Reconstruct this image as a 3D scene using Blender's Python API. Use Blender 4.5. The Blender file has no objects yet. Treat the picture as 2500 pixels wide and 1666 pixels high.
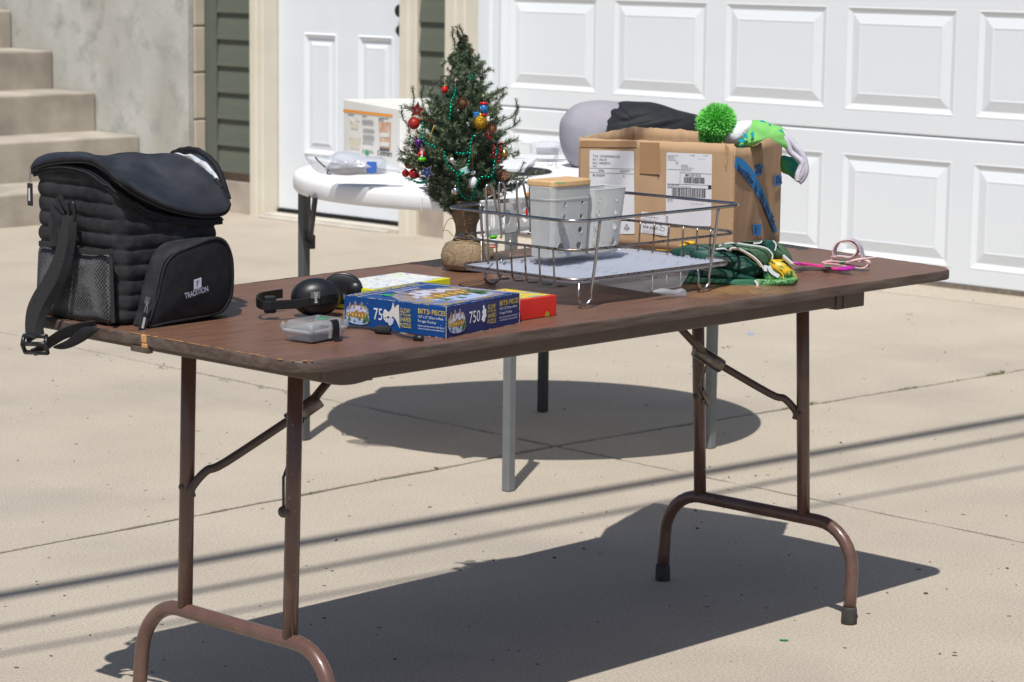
import bpy, bmesh, math, random
import numpy as np
from mathutils import Vector, Matrix, noise as mnoise
random.seed(7); np.random.seed(7)
S = bpy.context.scene
COL = S.collection
V = Vector
R = math.radians

# ------------------------------------------------------------------ camera
CAM = np.array([-2.648051185670978, -2.9960323418710892, 1.39161404041251])
YAW, PITCH, ROLL, FPX = -0.8070852987208742, -0.1529310892337367, 0.011885100584071231, 6250.28
CX, CY = 1250.0, 833.0
def _axes():
    cy, sy = math.cos(YAW), math.sin(YAW); cp, sp = math.cos(PITCH), math.sin(PITCH)
    f = np.array([-sy*cp, cy*cp, sp]); r = np.array([cy, sy, 0.0]); u = np.cross(r, f)
    cr, sr = math.cos(ROLL), math.sin(ROLL)
    return cr*r+sr*u, -sr*r+cr*u, f
RT, UP, FW = _axes()
cam_d = bpy.data.cameras.new('camera')
cam = bpy.data.objects.new('camera', cam_d); COL.objects.link(cam)
m = Matrix.Identity(4)
for i in range(3):
    m[i][0], m[i][1], m[i][2], m[i][3] = RT[i], UP[i], -FW[i], CAM[i]
cam.matrix_world = m
cam_d.sensor_width = 36; cam_d.sensor_fit = 'HORIZONTAL'
cam_d.lens = FPX*36/2500.0
cam_d.clip_start = 0.1; cam_d.clip_end = 500
cam_d.dof.use_dof = True; cam_d.dof.focus_distance = 4.95; cam_d.dof.aperture_fstop = 11.0
S.camera = cam

# ------------------------------------------------------------------ light
TOSUN = V((-.385, -.253, .887)).normalized()
w = bpy.data.worlds.new('World'); S.world = w; w.use_nodes = True
wn = w.node_tree.nodes; wl = w.node_tree.links
sky = wn.new('ShaderNodeTexSky'); sky.sky_type = 'NISHITA'; sky.sun_disc = False
sky.sun_elevation = math.asin(TOSUN.z); sky.sun_rotation = math.atan2(TOSUN.x, TOSUN.y)
sky.air_density = 1.0; sky.dust_density = 1.2; sky.ozone_density = 1.7
wl.new(sky.outputs[0], wn['Background'].inputs[0]); wn['Background'].inputs[1].default_value = 0.082
sd = bpy.data.lights.new('sun', 'SUN'); sd.energy = 4.5; sd.angle = R(0.5); sd.color = (1.0, .965, .905)
sun = bpy.data.objects.new('sun', sd); COL.objects.link(sun)
sun.rotation_euler = (-TOSUN).to_track_quat('-Z', 'Y').to_euler(); sun.location = (-10, -8, 15)
S.view_settings.view_transform = 'Standard'; S.view_settings.look = 'None'
S.view_settings.gamma = 1; S.view_settings.exposure = 0.0; S.view_settings.use_curve_mapping = False
S.cycles.max_bounces = 8; S.cycles.transparent_max_bounces = 24

# ---------------------------------------------------------------- geometry helpers
def ray(px, py):
    return CAM, FW + RT*(px-CX)/FPX - UP*(py-CY)/FPX
def gz(px, py, z):
    c, d = ray(px, py); t = (z-c[2])/d[2]; return V(c+t*d)
def gx(px, py, x):
    c, d = ray(px, py); t = (x-c[0])/d[0]; return V(c+t*d)
def gy(px, py, y):
    c, d = ray(px, py); t = (y-c[1])/d[1]; return V(c+t*d)
def gp(px, py, P0, n):
    c, d = ray(px, py); P0 = np.array(P0); n = np.array(n); t = ((P0-c)@n)/(d@n); return V(c+t*d)
def proj(P):
    d = np.array(P)-CAM; z = d@FW
    return CX+FPX*(d@RT)/z, CY-FPX*(d@UP)/z
TL, TW, TZ = 1.83, .765, .737
def zt(x, y):
    return TZ + .020*max(0, min(1, x/TL))*max(0, min(1, y/TW))
def tp(px, py, dz=0.0):
    z = TZ
    for _ in range(4):
        P = gz(px, py, z+dz); z = zt(P.x, P.y)
    return P

WL = {}
class MB:
    def __init__(s): s.v = []; s.f = []; s.m = []; s.s = []
    def add(s, vs, fs, mi=0, smooth=False):
        o = len(s.v); s.v += [tuple(v) for v in vs]
        for f in fs: s.f.append(tuple(i+o for i in f)); s.m.append(mi); s.s.append(smooth)
        return s
    def box(s, x0, x1, y0, y1, z0, z1, mi=0):
        vs = [(x, y, z) for x in (x0, x1) for y in (y0, y1) for z in (z0, z1)]
        return s.add(vs, [(0,1,3,2),(4,6,7,5),(0,4,5,1),(2,3,7,6),(0,2,6,4),(1,5,7,3)], mi)
    def hexa(s, b, t, mi=0):        # bottom 4, top 4 corner points
        return s.add(list(b)+list(t), [(3,2,1,0),(4,5,6,7),(0,1,5,4),(1,2,6,5),(2,3,7,6),(3,0,4,7)], mi)
    def obox(s, c, ax, ay, az, mi=0):
        c = V(c); ax = V(ax); ay = V(ay); az = V(az)
        b = [c-ax-ay-az, c+ax-ay-az, c+ax+ay-az, c-ax+ay-az]
        return s.hexa(b, [p+2*az for p in b], mi)
    def prism(s, poly, off, mi=0, smooth=False):
        n = len(poly); off = V(off); poly = [V(p) for p in poly]
        s.add(poly+[p+off for p in poly], [tuple(range(n))[::-1], tuple(range(n, 2*n))], mi)
        o = len(s.v)-2*n
        for i in range(n):
            j = (i+1) % n; s.f.append((o+i, o+j, o+n+j, o+n+i)); s.m.append(mi); s.s.append(smooth)
        return s
    def tube(s, pts, r, n=10, closed=False, mi=0, cap=True, flat=1.0):
        pts = [V(p) for p in pts]; N = len(pts)
        rr = r if isinstance(r, (list, tuple)) else [r]*N
        rings = []; prev = None
        for i, p in enumerate(pts):
            if closed: t = (pts[(i+1) % N]-pts[i-1])
            else: t = pts[min(i+1, N-1)]-pts[max(i-1, 0)]
            t.normalize()
            if prev is None:
                a = t.cross(V((0, 0, 1)))
                if a.length < .05: a = t.cross(V((1, 0, 0)))
            else: a = prev-t*prev.dot(t)
            a.normalize(); b = t.cross(a); prev = a
            rings.append([p+(a*math.cos(2*math.pi*k/n)+b*math.sin(2*math.pi*k/n)*flat)*rr[i] for k in range(n)])
        vs = [v for ring in rings for v in ring]; fs = []
        for i in range(N if closed else N-1):
            a = i*n; b = ((i+1) % N)*n
            for k in range(n): fs.append((a+k, a+(k+1) % n, b+(k+1) % n, b+k))
        s.add(vs, fs, mi, True)
        if not closed and cap:
            o = len(s.v)-len(vs)
            s.f.append(tuple(o+k for k in range(n))[::-1]); s.m.append(mi); s.s.append(False)
            s.f.append(tuple(o+(N-1)*n+k for k in range(n))); s.m.append(mi); s.s.append(False)
        return s
    def lathe(s, c, prof, n=24, mi=0, axis=None, sx=1, sy=1, smooth=True):
        c = V(c)
        if axis is None: ex, ey, ez = V((1,0,0)), V((0,1,0)), V((0,0,1))
        else:
            ez = V(axis).normalized(); ex = ez.cross(V((0,0,1)))
            if ex.length < .01: ex = V((1,0,0))
            ex.normalize(); ey = ez.cross(ex)
        vs = []; fs = []
        for r, h in prof:
            for k in range(n):
                a = 2*math.pi*k/n; vs.append(c+ex*r*sx*math.cos(a)+ey*r*sy*math.sin(a)+ez*h)
        for i in range(len(prof)-1):
            for k in range(n): fs.append((i*n+k, i*n+(k+1) % n, (i+1)*n+(k+1) % n, (i+1)*n+k))
        fs.append(tuple(range(n))[::-1]); fs.append(tuple((len(prof)-1)*n+k for k in range(n)))
        return s.add(vs, fs, mi, smooth)
    def ball(s, c, r, n=14, m=9, mi=0, sc=(1,1,1), fn=None):
        c = V(c); vs = []; fs = []
        for i in range(1, m):
            th = math.pi*i/m
            for k in range(n):
                a = 2*math.pi*k/n
                d = V((math.sin(th)*math.cos(a), math.sin(th)*math.sin(a), math.cos(th)))
                q = r*(fn(d) if fn else 1)
                vs.append(c+V((d.x*sc[0], d.y*sc[1], d.z*sc[2]))*q)
        t = len(vs); vs.append(c+V((0, 0, r*sc[2]))); vs.append(c-V((0, 0, r*sc[2])))
        for i in range(m-2):
            for k in range(n): fs.append((i*n+k, (i+1)*n+k, (i+1)*n+(k+1) % n, i*n+(k+1) % n))
        for k in range(n):
            fs.append((t, k, (k+1) % n)); fs.append((t+1, (m-2)*n+(k+1) % n, (m-2)*n+k))
        return s.add(vs, fs, mi, True)
    def grid(s, P, mi=0, smooth=True, closed=False):     # P: rows of points
        r, c = len(P), len(P[0]); fs = []
        for i in range(r-1):
            for j in range(c if closed else c-1):
                j2 = (j+1) % c
                fs.append((i*c+j, i*c+j2, (i+1)*c+j2, (i+1)*c+j))
        return s.add([p for row in P for p in row], fs, mi, smooth)
    def ribbon(s, pts, wdir, wd, th, mi=0):               # strap with real thickness
        pts = [V(p) for p in pts]; N = len(pts); ws = wd if isinstance(wd, list) else [wd]*N
        wds = wdir if isinstance(wdir, list) else [wdir]*N
        rows = []
        for i, p in enumerate(pts):
            t = (pts[min(i+1, N-1)]-pts[max(i-1, 0)]).normalized(); a = V(wds[i]); a = (a-t*a.dot(t)).normalized(); nn = t.cross(a)
            h = ws[i]/2
            rows.append([p-a*h-nn*th/2, p+a*h-nn*th/2, p+a*h+nn*th/2, p-a*h+nn*th/2])
        s.grid(rows, mi, False, True)
        o = len(s.v)-4*N
        s.f.append((o, o+1, o+2, o+3)); s.m.append(mi); s.s.append(False)
        e = o+4*(N-1); s.f.append((e+3, e+2, e+1, e)); s.m.append(mi); s.s.append(False)
        return s
    def build(s, name, mats, parent=None, bevel=0, seg=2, loc=None, weld=False, sub=0, solid=0, recalc=True):
        me = bpy.data.meshes.new(name)
        if parent is not None: o = V(WL[parent.name])
        elif loc is not None: o = V(loc)
        else:
            if s.v:
                a = np.array(s.v); o = V(((a[:,0].min()+a[:,0].max())/2, (a[:,1].min()+a[:,1].max())/2, a[:,2].min()))
            else: o = V((0,0,0))
        me.from_pydata([(v[0]-o.x, v[1]-o.y, v[2]-o.z) for v in s.v], [], s.f)
        if not isinstance(mats, (list, tuple)): mats = [mats]
        for mm in mats: me.materials.append(mm)
        me.polygons.foreach_set('material_index', s.m); me.polygons.foreach_set('use_smooth', s.s)
        if recalc or weld:
            bm = bmesh.new(); bm.from_mesh(me)
            if weld: bmesh.ops.remove_doubles(bm, verts=bm.verts, dist=1e-5)
            if recalc: bmesh.ops.recalc_face_normals(bm, faces=bm.faces)
            bm.to_mesh(me); bm.free()
        me.update()
        ob = bpy.data.objects.new(name, me); COL.objects.link(ob)
        if parent is not None: ob.parent = parent
        else: ob.location = o
        WL[ob.name] = tuple(o)
        if solid: md = ob.modifiers.new('s', 'SOLIDIFY'); md.thickness = solid; md.offset = 0
        if bevel:
            md = ob.modifiers.new('b', 'BEVEL'); md.width = bevel; md.segments = seg; md.limit_method = 'ANGLE'; md.angle_limit = R(35)
            md.harden_normals = False
        if sub: md = ob.modifiers.new('u', 'SUBSURF'); md.levels = sub; md.render_levels = sub
        return ob
def thing(name, label, cat, loc, group=None, kind=None):
    o = bpy.data.objects.new(name, None); COL.objects.link(o); o.location = loc; o.empty_display_size = .05
    WL[o.name] = tuple(loc); tag(o, label, cat, group, kind); return o
def tag(o, label=None, cat=None, group=None, kind=None):
    if label: o['label'] = label
    if cat: o['category'] = cat
    if group: o['group'] = group
    if kind: o['kind'] = kind
    return o
def stuff(o): o['kind'] = 'stuff'; return o
def structure(o): o['kind'] = 'structure'; return o
def catmull(pts, n=8, closed=False):
    pts = [V(p) for p in pts]; N = len(pts); out = []
    for i in range(N if closed else N-1):
        p0 = pts[(i-1) % N] if closed else pts[max(i-1, 0)]; p1 = pts[i]
        p2 = pts[(i+1) % N]; p3 = pts[(i+2) % N] if closed else pts[min(i+2, N-1)]
        for k in range(n):
            t = k/n
            out.append(.5*((2*p1)+(p2-p0)*t+(2*p0-5*p1+4*p2-p3)*t*t+(3*p1-p0-3*p2+p3)*t**3))
    if not closed: out.append(pts[-1])
    return out
def nz(p, s, seed=0): return mnoise.noise(V((p[0]*s+seed*7.3, p[1]*s-seed*3.1, p[2]*s+seed*1.7)))
def inflate(mb, px, P0, n, thick, mi=0, rings=9, wr=0, ws=30, seed=0, back=.6, smooth_n=5, power=.5, mifn=None, fold=None):
    """cushion-like solid whose outline, lying in the plane (P0, n), passes the given image points; thick towards -n"""
    n = V(n).normalized(); cl = [V((a, b, 0)) for a, b in px]
    if smooth_n > 1: cl = catmull(cl, smooth_n, True)
    out = [gp(p.x, p.y, P0, n) for p in cl]; N = len(out)
    c = sum(out, V((0, 0, 0)))/N
    def lay(sg):
        rows = []
        for k in range(rings+1):
            sx = 1-(k/rings); sx = sx if k else 1.0
            h = (1-sx*sx)**power
            row = []
            for o in out:
                p = c+(o-c)*sx
                d = nz(p, ws, seed)*wr*h + (nz(p, ws*2.7, seed+3)*wr*.4*h)
                if fold: d += fold(p)*h
                row.append(p-n*sg*(thick*(1 if sg > 0 else back)*h+d*(1 if sg > 0 else .2)))
            rows.append(row)
        return rows
    A = lay(1); B = lay(-1)
    o0 = len(s.v) if False else len(mb.v)
    rows = A[::-1]+B[1:]
    nf = len(mb.f)
    mb.grid(rows, mi, True, True)
    if mifn:
        for i in range(nf, len(mb.f)):
            q = sum((V(mb.v[j]) for j in mb.f[i]), V((0,0,0)))/4; mb.m[i] = mifn(q)
    return c

# ---------------------------------------------------------------- frames and text
class Frame:
    def __init__(s, o, x, y):
        s.o = V(o); s.x = V(x).normalized(); y = V(y); s.y = (y-s.x*y.dot(s.x)).normalized(); s.n = s.x.cross(s.y)
    def p(s, u, v, w=0): return s.o+s.x*u+s.y*v+s.n*w
def rect(mb, F, u0, u1, v0, v1, w=.0004, th=.0004, mi=0):
    b = [F.p(u0, v0, w-th), F.p(u1, v0, w-th), F.p(u1, v1, w-th), F.p(u0, v1, w-th)]
    mb.hexa(b, [q+F.n*th for q in b], mi)
def poly(mb, F, pts, w=.0004, th=.0004, mi=0):
    mb.prism([F.p(u, v, w-th) for u, v in pts], F.n*th, mi)
def text(name, st, F, u, v, h, mt, parent, wd=None, w=.0006, bold=0, align='LEFT', shear=0, rot=0):
    cu = bpy.data.curves.new(name, 'FONT'); cu.body = st; cu.size = 1; cu.extrude = 0.0; cu.offset = bold; cu.shear = shear
    cu.resolution_u = 2
    tmp = bpy.data.objects.new('t', cu); COL.objects.link(tmp)
    dg = bpy.context.evaluated_depsgraph_get()
    me = bpy.data.meshes.new_from_object(tmp.evaluated_get(dg)); bpy.data.objects.remove(tmp); bpy.data.curves.remove(cu)
    if not me.vertices: return None
    co = np.array([vv.co[:] for vv in me.vertices]); mn = co.min(0); mx = co.max(0)
    lines = st.count('\n')+1
    sy = h/(0.72+(lines-1)*1.0); sx = (wd/(mx[0]-mn[0])) if wd else sy
    o = V(WL[parent.name]); cr, sr = math.cos(rot), math.sin(rot)
    for vv in me.vertices:
        x = (vv.co.x-mn[0])*sx; y = vv.co.y*sy
        if align == 'CENTER': x -= (mx[0]-mn[0])*sx/2
        q = F.p(u+x*cr-y*sr, v+x*sr+y*cr, w); vv.co = q-o
    me.materials.clear(); me.materials.append(mt)
    ob = bpy.data.objects.new(name, me); COL.objects.link(ob); ob.parent = parent; WL[ob.name] = tuple(o)
    return ob

# ---------------------------------------------------------------- materials
def mat(name, c1, c2=None, sc=20, rough=.6, metal=0, bump=0, bsc=200, detail=5, lo=.35, hi=.65, stretch=None,
        speck=None, spsc=300, splo=.70, sphi=.74, alpha=1, trans=0, coat=0, spec=.5, coord='Object', c3=None, c3sc=3, c3lo=.5, c3hi=.7,
        weave=0, wsc=600, bdist=.002, ior=1.45, roughvar=0):
    m = bpy.data.materials.new(name); m.use_nodes = True
    N = m.node_tree.nodes; L = m.node_tree.links; b = N['Principled BSDF']
    tc = N.new('ShaderNodeTexCoord'); vec = tc.outputs[coord]
    if stretch:
        mp = N.new('ShaderNodeMapping'); mp.inputs['Scale'].default_value = stretch; L.new(vec, mp.inputs[0]); svec = mp.outputs[0]
    else: svec = vec
    def noise(scale, det, v):
        n = N.new('ShaderNodeTexNoise'); n.inputs['Scale'].default_value = scale; n.inputs['Detail'].default_value = det; L.new(v, n.inputs['Vector']); return n
    def ramp(src, a, c):
        r = N.new('ShaderNodeMapRange'); r.inputs['From Min'].default_value = a; r.inputs['From Max'].default_value = c; L.new(src, r.inputs['Value']); return r.outputs[0]
    def mix(f, a, c):
        x = N.new('ShaderNodeMix'); x.data_type = 'RGBA'; L.new(f, x.inputs[0])
        if isinstance(a, tuple): x.inputs[6].default_value = a+(1,)
        else: L.new(a, x.inputs[6])
        if isinstance(c, tuple): x.inputs[7].default_value = c+(1,)
        else: L.new(c, x.inputs[7])
        return x.outputs[2]
    col = c1
    if c2: col = mix(ramp(noise(sc, detail, svec).outputs['Fac'], lo, hi), c1, c2)
    if c3: col = mix(ramp(noise(c3sc, 4, svec).outputs['Fac'], c3lo, c3hi), col, c3)
    if speck: col = mix(ramp(noise(spsc, 3, vec).outputs['Fac'], splo, sphi), col, speck)
    if isinstance(col, tuple): b.inputs['Base Color'].default_value = col+(1,)
    else: L.new(col, b.inputs['Base Color'])
    b.inputs['Roughness'].default_value = rough; b.inputs['Metallic'].default_value = metal
    b.inputs['Specular IOR Level'].default_value = spec; b.inputs['IOR'].default_value = ior
    if alpha < 1: b.inputs['Alpha'].default_value = alpha
    if trans: b.inputs['Transmission Weight'].default_value = trans
    if coat: b.inputs['Coat Weight'].default_value = coat; b.inputs['Coat Roughness'].default_value = .1
    if roughvar:
        mr = N.new('ShaderNodeMapRange'); mr.inputs['To Min'].default_value = rough-roughvar; mr.inputs['To Max'].default_value = rough+roughvar
        L.new(noise(12, 4, svec).outputs['Fac'], mr.inputs['Value']); L.new(mr.outputs[0], b.inputs['Roughness'])
    if bump or weave:
        bp = N.new('ShaderNodeBump'); bp.inputs['Strength'].default_value = max(bump, weave); bp.inputs['Distance'].default_value = bdist
        h = noise(bsc, 4, svec).outputs['Fac']
        if weave:
            outs = []
            for k, d in enumerate(('DIAGONAL', 'Z')):
                wv = N.new('ShaderNodeTexWave'); wv.bands_direction = d; wv.inputs['Scale'].default_value = wsc/6.28*1.0; wv.inputs['Distortion'].default_value = .6; wv.inputs['Detail'].default_value = 0
                L.new(vec, wv.inputs[0]); outs.append(wv.outputs['Fac'])
            mm = N.new('ShaderNodeMath'); mm.operation = 'MULTIPLY'; L.new(outs[0], mm.inputs[0]); L.new(outs[1], mm.inputs[1])
            ma = N.new('ShaderNodeMath'); ma.operation = 'ADD'; L.new(mm.outputs[0], ma.inputs[0]); L.new(h, ma.inputs[1]); h = ma.outputs[0]
        L.new(h, bp.inputs['Height']); L.new(bp.outputs[0], b.inputs['Normal'])
    m.diffuse_color = (c1[0], c1[1], c1[2], 1)
    return m
CONC = mat('driveway_concrete', (.400,.350,.287), (.445,.390,.320), sc=2.6, rough=.9, bump=.10, bsc=300, detail=10, lo=.3, hi=.7, c3=(.35,.312,.264), c3sc=1.4, c3lo=.52, c3hi=.75, speck=(.20,.165,.135), spsc=160, splo=.66, sphi=.75, bdist=.004, spec=.3)
def add_fine(m, sc, amt):      # fine grain multiplied into the base colour
    N = m.node_tree.nodes; L = m.node_tree.links; b = N['Principled BSDF']; src = b.inputs['Base Color'].links[0].from_socket
    tc = N.new('ShaderNodeTexCoord'); n = N.new('ShaderNodeTexNoise'); n.inputs['Scale'].default_value = sc; n.inputs['Detail'].default_value = 5; n.inputs['Roughness'].default_value = .75
    L.new(tc.outputs['Object'], n.inputs[0]); mr = N.new('ShaderNodeMapRange'); mr.inputs['From Min'].default_value = .25; mr.inputs['From Max'].default_value = .75
    mr.inputs['To Min'].default_value = 1-amt; mr.inputs['To Max'].default_value = 1+amt; L.new(n.outputs['Fac'], mr.inputs['Value'])
    vm = N.new('ShaderNodeVectorMath'); vm.operation = 'SCALE'; L.new(src, vm.inputs[0]); L.new(mr.outputs[0], vm.inputs['Scale']); L.new(vm.outputs[0], b.inputs['Base Color'])
add_fine(CONC, 170, .42); add_fine(CONC, 520, .30)
def add_dots(m, sc, rad, col, coord='Object'):     # sparse dark dots (voronoi cells)
    N = m.node_tree.nodes; L = m.node_tree.links; b = N['Principled BSDF']; src = b.inputs['Base Color'].links[0].from_socket
    tc = N.new('ShaderNodeTexCoord'); v = N.new('ShaderNodeTexVoronoi'); v.inputs['Scale'].default_value = sc; L.new(tc.outputs[coord], v.inputs['Vector'])
    ns = N.new('ShaderNodeTexNoise'); ns.inputs['Scale'].default_value = sc*.9; L.new(tc.outputs[coord], ns.inputs[0])
    mr = N.new('ShaderNodeMapRange'); mr.inputs['From Min'].default_value = .42; mr.inputs['From Max'].default_value = .78; mr.inputs['To Min'].default_value = 0; mr.inputs['To Max'].default_value = rad; L.new(ns.outputs['Fac'], mr.inputs['Value'])
    lt = N.new('ShaderNodeMath'); lt.operation = 'LESS_THAN'; L.new(v.outputs['Distance'], lt.inputs[0]); L.new(mr.outputs[0], lt.inputs[1])
    x = N.new('ShaderNodeMix'); x.data_type = 'RGBA'; L.new(lt.outputs[0], x.inputs[0]); L.new(src, x.inputs[6]); x.inputs[7].default_value = col+(1,); L.new(x.outputs[2], b.inputs['Base Color'])
add_dots(CONC, 16, .16, (.09,.07,.055))
DIRT = mat('joint_dirt', (.07,.06,.05), (.12,.10,.08), sc=60, rough=1)
STEP = mat('step_concrete', (.43,.385,.325), (.28,.25,.21), sc=4, rough=.95, bump=.5, bsc=120, c3=(.50,.45,.38), c3sc=2.5, c3lo=.5, c3hi=.7, bdist=.004)
OLDWALL = mat('weathered_wall_concrete', (.40,.395,.36), (.52,.515,.48), sc=3.2, rough=.95, bump=.5, bsc=60, detail=8, c3=(.38,.33,.26), c3sc=1.3, c3lo=.50, c3hi=.75, speck=(.30,.305,.285), spsc=9, splo=.52, sphi=.78, stretch=(1,1,.55), bdist=.005)
BLOCK = mat('block_masonry', (.50,.44,.35), (.56,.49,.40), sc=8, rough=.95, bump=.4, bsc=150)
FOUND = mat('foundation_concrete', (.48,.42,.35), (.36,.30,.25), sc=6, rough=.95, bump=.4, bsc=100)
SIDING = mat('sage_green_siding', (.105,.118,.092), (.122,.135,.105), sc=14, rough=.65, bump=.25, bsc=25, stretch=(1,.25,3))
CORNER = mat('sage_corner_paint', (.105,.122,.098), (.118,.132,.108), sc=8, rough=.6)
TRIM = mat('cream_trim_paint', (.66,.61,.50), (.70,.655,.55), sc=6, rough=.55)
WHITE = mat('white_door_paint', (.74,.78,.83), (.765,.80,.85), sc=5, rough=.42)
GWHITE = mat('garage_door_white', (.745,.78,.815), (.775,.805,.84), sc=3, rough=.45, bump=.25, bsc=200, stretch=(1,.2,1), c3=(.69,.715,.735), c3sc=1.6, c3lo=.55, c3hi=.8)
DARKRUB = mat('weatherstrip_rubber', (.03,.03,.03), rough=.8)
BLKMET = mat('black_hardware', (.02,.02,.022), rough=.35, metal=.6)
SKIRTW = mat('brown_skirt_board', (.20,.15,.11), (.26,.2,.15), sc=10, rough=.9)
THRESH = mat('threshold_concrete', (.50,.46,.40), (.58,.54,.47), sc=8, rough=.9)
ROOFM = mat('roof_shingle', (.10,.09,.08), (.16,.15,.13), sc=30, rough=.95)
GRASS = mat('joint_grass', (.10,.15,.03), (.20,.22,.07), sc=50, rough=.9)
TTOP = mat('walnut_laminate', (.190,.100,.065), (.120,.060,.039), sc=11, rough=.36, stretch=(1.0,20,1), detail=10, lo=.38, hi=.62, c3=(.21,.105,.07), c3sc=5, c3lo=.5, c3hi=.8, bump=.08, bsc=60, roughvar=.07, speck=(.26,.18,.14), spsc=150, splo=.68, sphi=.76)
TEDGE = mat('worn_brown_edge', (.062,.040,.032), (.125,.09,.075), sc=45, rough=.5, speck=(.20,.15,.12), spsc=420, splo=.62, sphi=.74, stretch=(.25,.8,2.5), bump=.4, bsc=120)
CHIP = mat('chipped_particle_board', (.62,.33,.12), (.45,.22,.08), sc=120, rough=.9)
TMET = mat('brown_enamel_steel', (.112,.060,.046), (.135,.074,.057), sc=30, rough=.33, coat=.3, c3=(.10,.05,.04), c3sc=6, speck=(.32,.22,.17), spsc=160, splo=.70, sphi=.73)
TAPR = mat('brown_apron_steel', (.085,.058,.047), (.10,.07,.056), sc=20, rough=.45)
FOOT = mat('rubber_foot', (.035,.033,.03), (.06,.055,.05), sc=80, rough=.8)
DSTEEL = mat('dark_galvanised_steel', (.10,.085,.075), (.22,.19,.165), sc=60, rough=.35, metal=.7)
RTOP = mat('white_moulded_plastic', (.80,.80,.81), (.84,.84,.85), sc=10, rough=.45, bump=.15, bsc=300)
RLEG = mat('grey_powder_coat', (.16,.175,.18), (.19,.2,.205), sc=20, rough=.45)
RLEGD = mat('dark_grey_powder_coat', (.035,.037,.042), rough=.5)
BAGF = mat('black_quilted_nylon', (.012,.012,.015), (.030,.030,.034), sc=40, rough=.75, bump=.5, bsc=500, speck=(.07,.07,.075), spsc=350, splo=.68, sphi=.74, spec=.35)
BAGS = mat('black_smooth_nylon', (.010,.010,.013), (.016,.016,.019), sc=60, rough=.7, bump=.3, bsc=600, spec=.3)
BAGL = mat('navy_black_mesh_lid', (.016,.019,.029), (.026,.030,.042), sc=30, rough=.6, weave=.6, wsc=2600, spec=.4, c3=(.05,.055,.068), c3sc=9, c3lo=.5, c3hi=.8)
BAGLIN = mat('silver_lining', (.55,.58,.62), (.38,.41,.45), sc=60, rough=.45, bump=.5, bsc=60)
WEB = mat('black_webbing', (.015,.015,.017), (.028,.028,.03), sc=300, rough=.85, bump=.5, bsc=700)
PLAS = mat('black_plastic', (.012,.012,.014), rough=.35)
ZIP = mat('zipper_metal', (.55,.53,.5), rough=.3, metal=1)
LOGO = mat('lavender_grey_print', (.52,.52,.66), rough=.7)
TAGW = mat('white_tag_print', (.6,.6,.58), rough=.7)
CUP = mat('gloss_black_shell', (.011,.012,.015), (.016,.017,.02), sc=20, rough=.38, bump=.05, bsc=900)
CUSH = mat('matt_black_cushion', (.014,.015,.018), rough=.6)
CLEAR = mat('clear_grey_plastic', (.42,.44,.46), rough=.10, alpha=.34, spec=.8)
CLEAR2 = mat('clear_plastic_ridge', (.58,.60,.63), rough=.12, alpha=.45, spec=.8)
GREEN = mat('green_price_sticker', (.02,.32,.13), rough=.6)
BLUE = mat('royal_blue_print', (.003,.052,.21), (.004,.062,.25), sc=30, rough=.4, speck=(.5,.5,.55), spsc=120, splo=.76, sphi=.77)
NAVY = mat('navy_print', (.010,.020,.11), (.014,.028,.14), sc=30, rough=.4, speck=(.5,.5,.55), spsc=120, splo=.76, sphi=.77)
WPRINT = mat('white_print', (.78,.78,.78), rough=.5)
YPRINT = mat('yellow_print', (.72,.55,.06), rough=.5)
OPRINT = mat('orange_print', (.85,.32,.03), rough=.5)
KPRINT = mat('black_print', (.03,.03,.035), rough=.6)
RED = mat('red_carton', (.58,.02,.018), (.66,.03,.02), sc=20, rough=.4)
YEL = mat('yellow_carton', (.66,.66,.02), (.72,.72,.03), sc=20, rough=.4)
WEAR = mat('worn_card_edge', (.62,.6,.56), rough=.9)
SEAL = mat('weathered_bottom_seal', (.16,.13,.10), (.24,.2,.16), sc=30, rough=.9)

def worn_spot(m, cx, cy, r, col):
    N = m.node_tree.nodes; L = m.node_tree.links; b = N['Principled BSDF']; src = b.inputs['Base Color'].links[0].from_socket; tc = N.new('ShaderNodeTexCoord')
    mp = N.new('ShaderNodeMapping'); mp.inputs['Location'].default_value = (-cx, -cy, 0); mp.inputs['Scale'].default_value = (1, 1, 0); L.new(tc.outputs['Object'], mp.inputs[0])
    ln = N.new('ShaderNodeVectorMath'); ln.operation = 'LENGTH'; L.new(mp.outputs[0], ln.inputs[0]); n = N.new('ShaderNodeTexNoise'); n.inputs['Scale'].default_value = 60; n.inputs['Detail'].default_value = 8; L.new(tc.outputs['Object'], n.inputs[0])
    mr = N.new('ShaderNodeMapRange'); mr.inputs['From Min'].default_value = 0; mr.inputs['From Max'].default_value = r; mr.inputs['To Min'].default_value = 1.0; mr.inputs['To Max'].default_value = 0; L.new(ln.outputs['Value'], mr.inputs['Value'])
    a = N.new('ShaderNodeMath'); a.operation = 'MULTIPLY'; L.new(mr.outputs[0], a.inputs[0]); L.new(n.outputs['Fac'], a.inputs[1])
    r2 = N.new('ShaderNodeMapRange'); r2.inputs['From Min'].default_value = .22; r2.inputs['From Max'].default_value = .42; L.new(a.outputs[0], r2.inputs['Value'])
    x = N.new('ShaderNodeMix'); x.data_type = 'RGBA'; L.new(r2.outputs[0], x.inputs[0]); L.new(src, x.inputs[6]); x.inputs[7].default_value = col+(1,); L.new(x.outputs[2], b.inputs['Base Color'])
worn_spot(TTOP, 1.21-TL/2, .105-TW/2, .17, (.30,.17,.075)); worn_spot(TTOP, 1.10-TL/2, .085-TW/2, .08, (.24,.13,.06))
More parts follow.
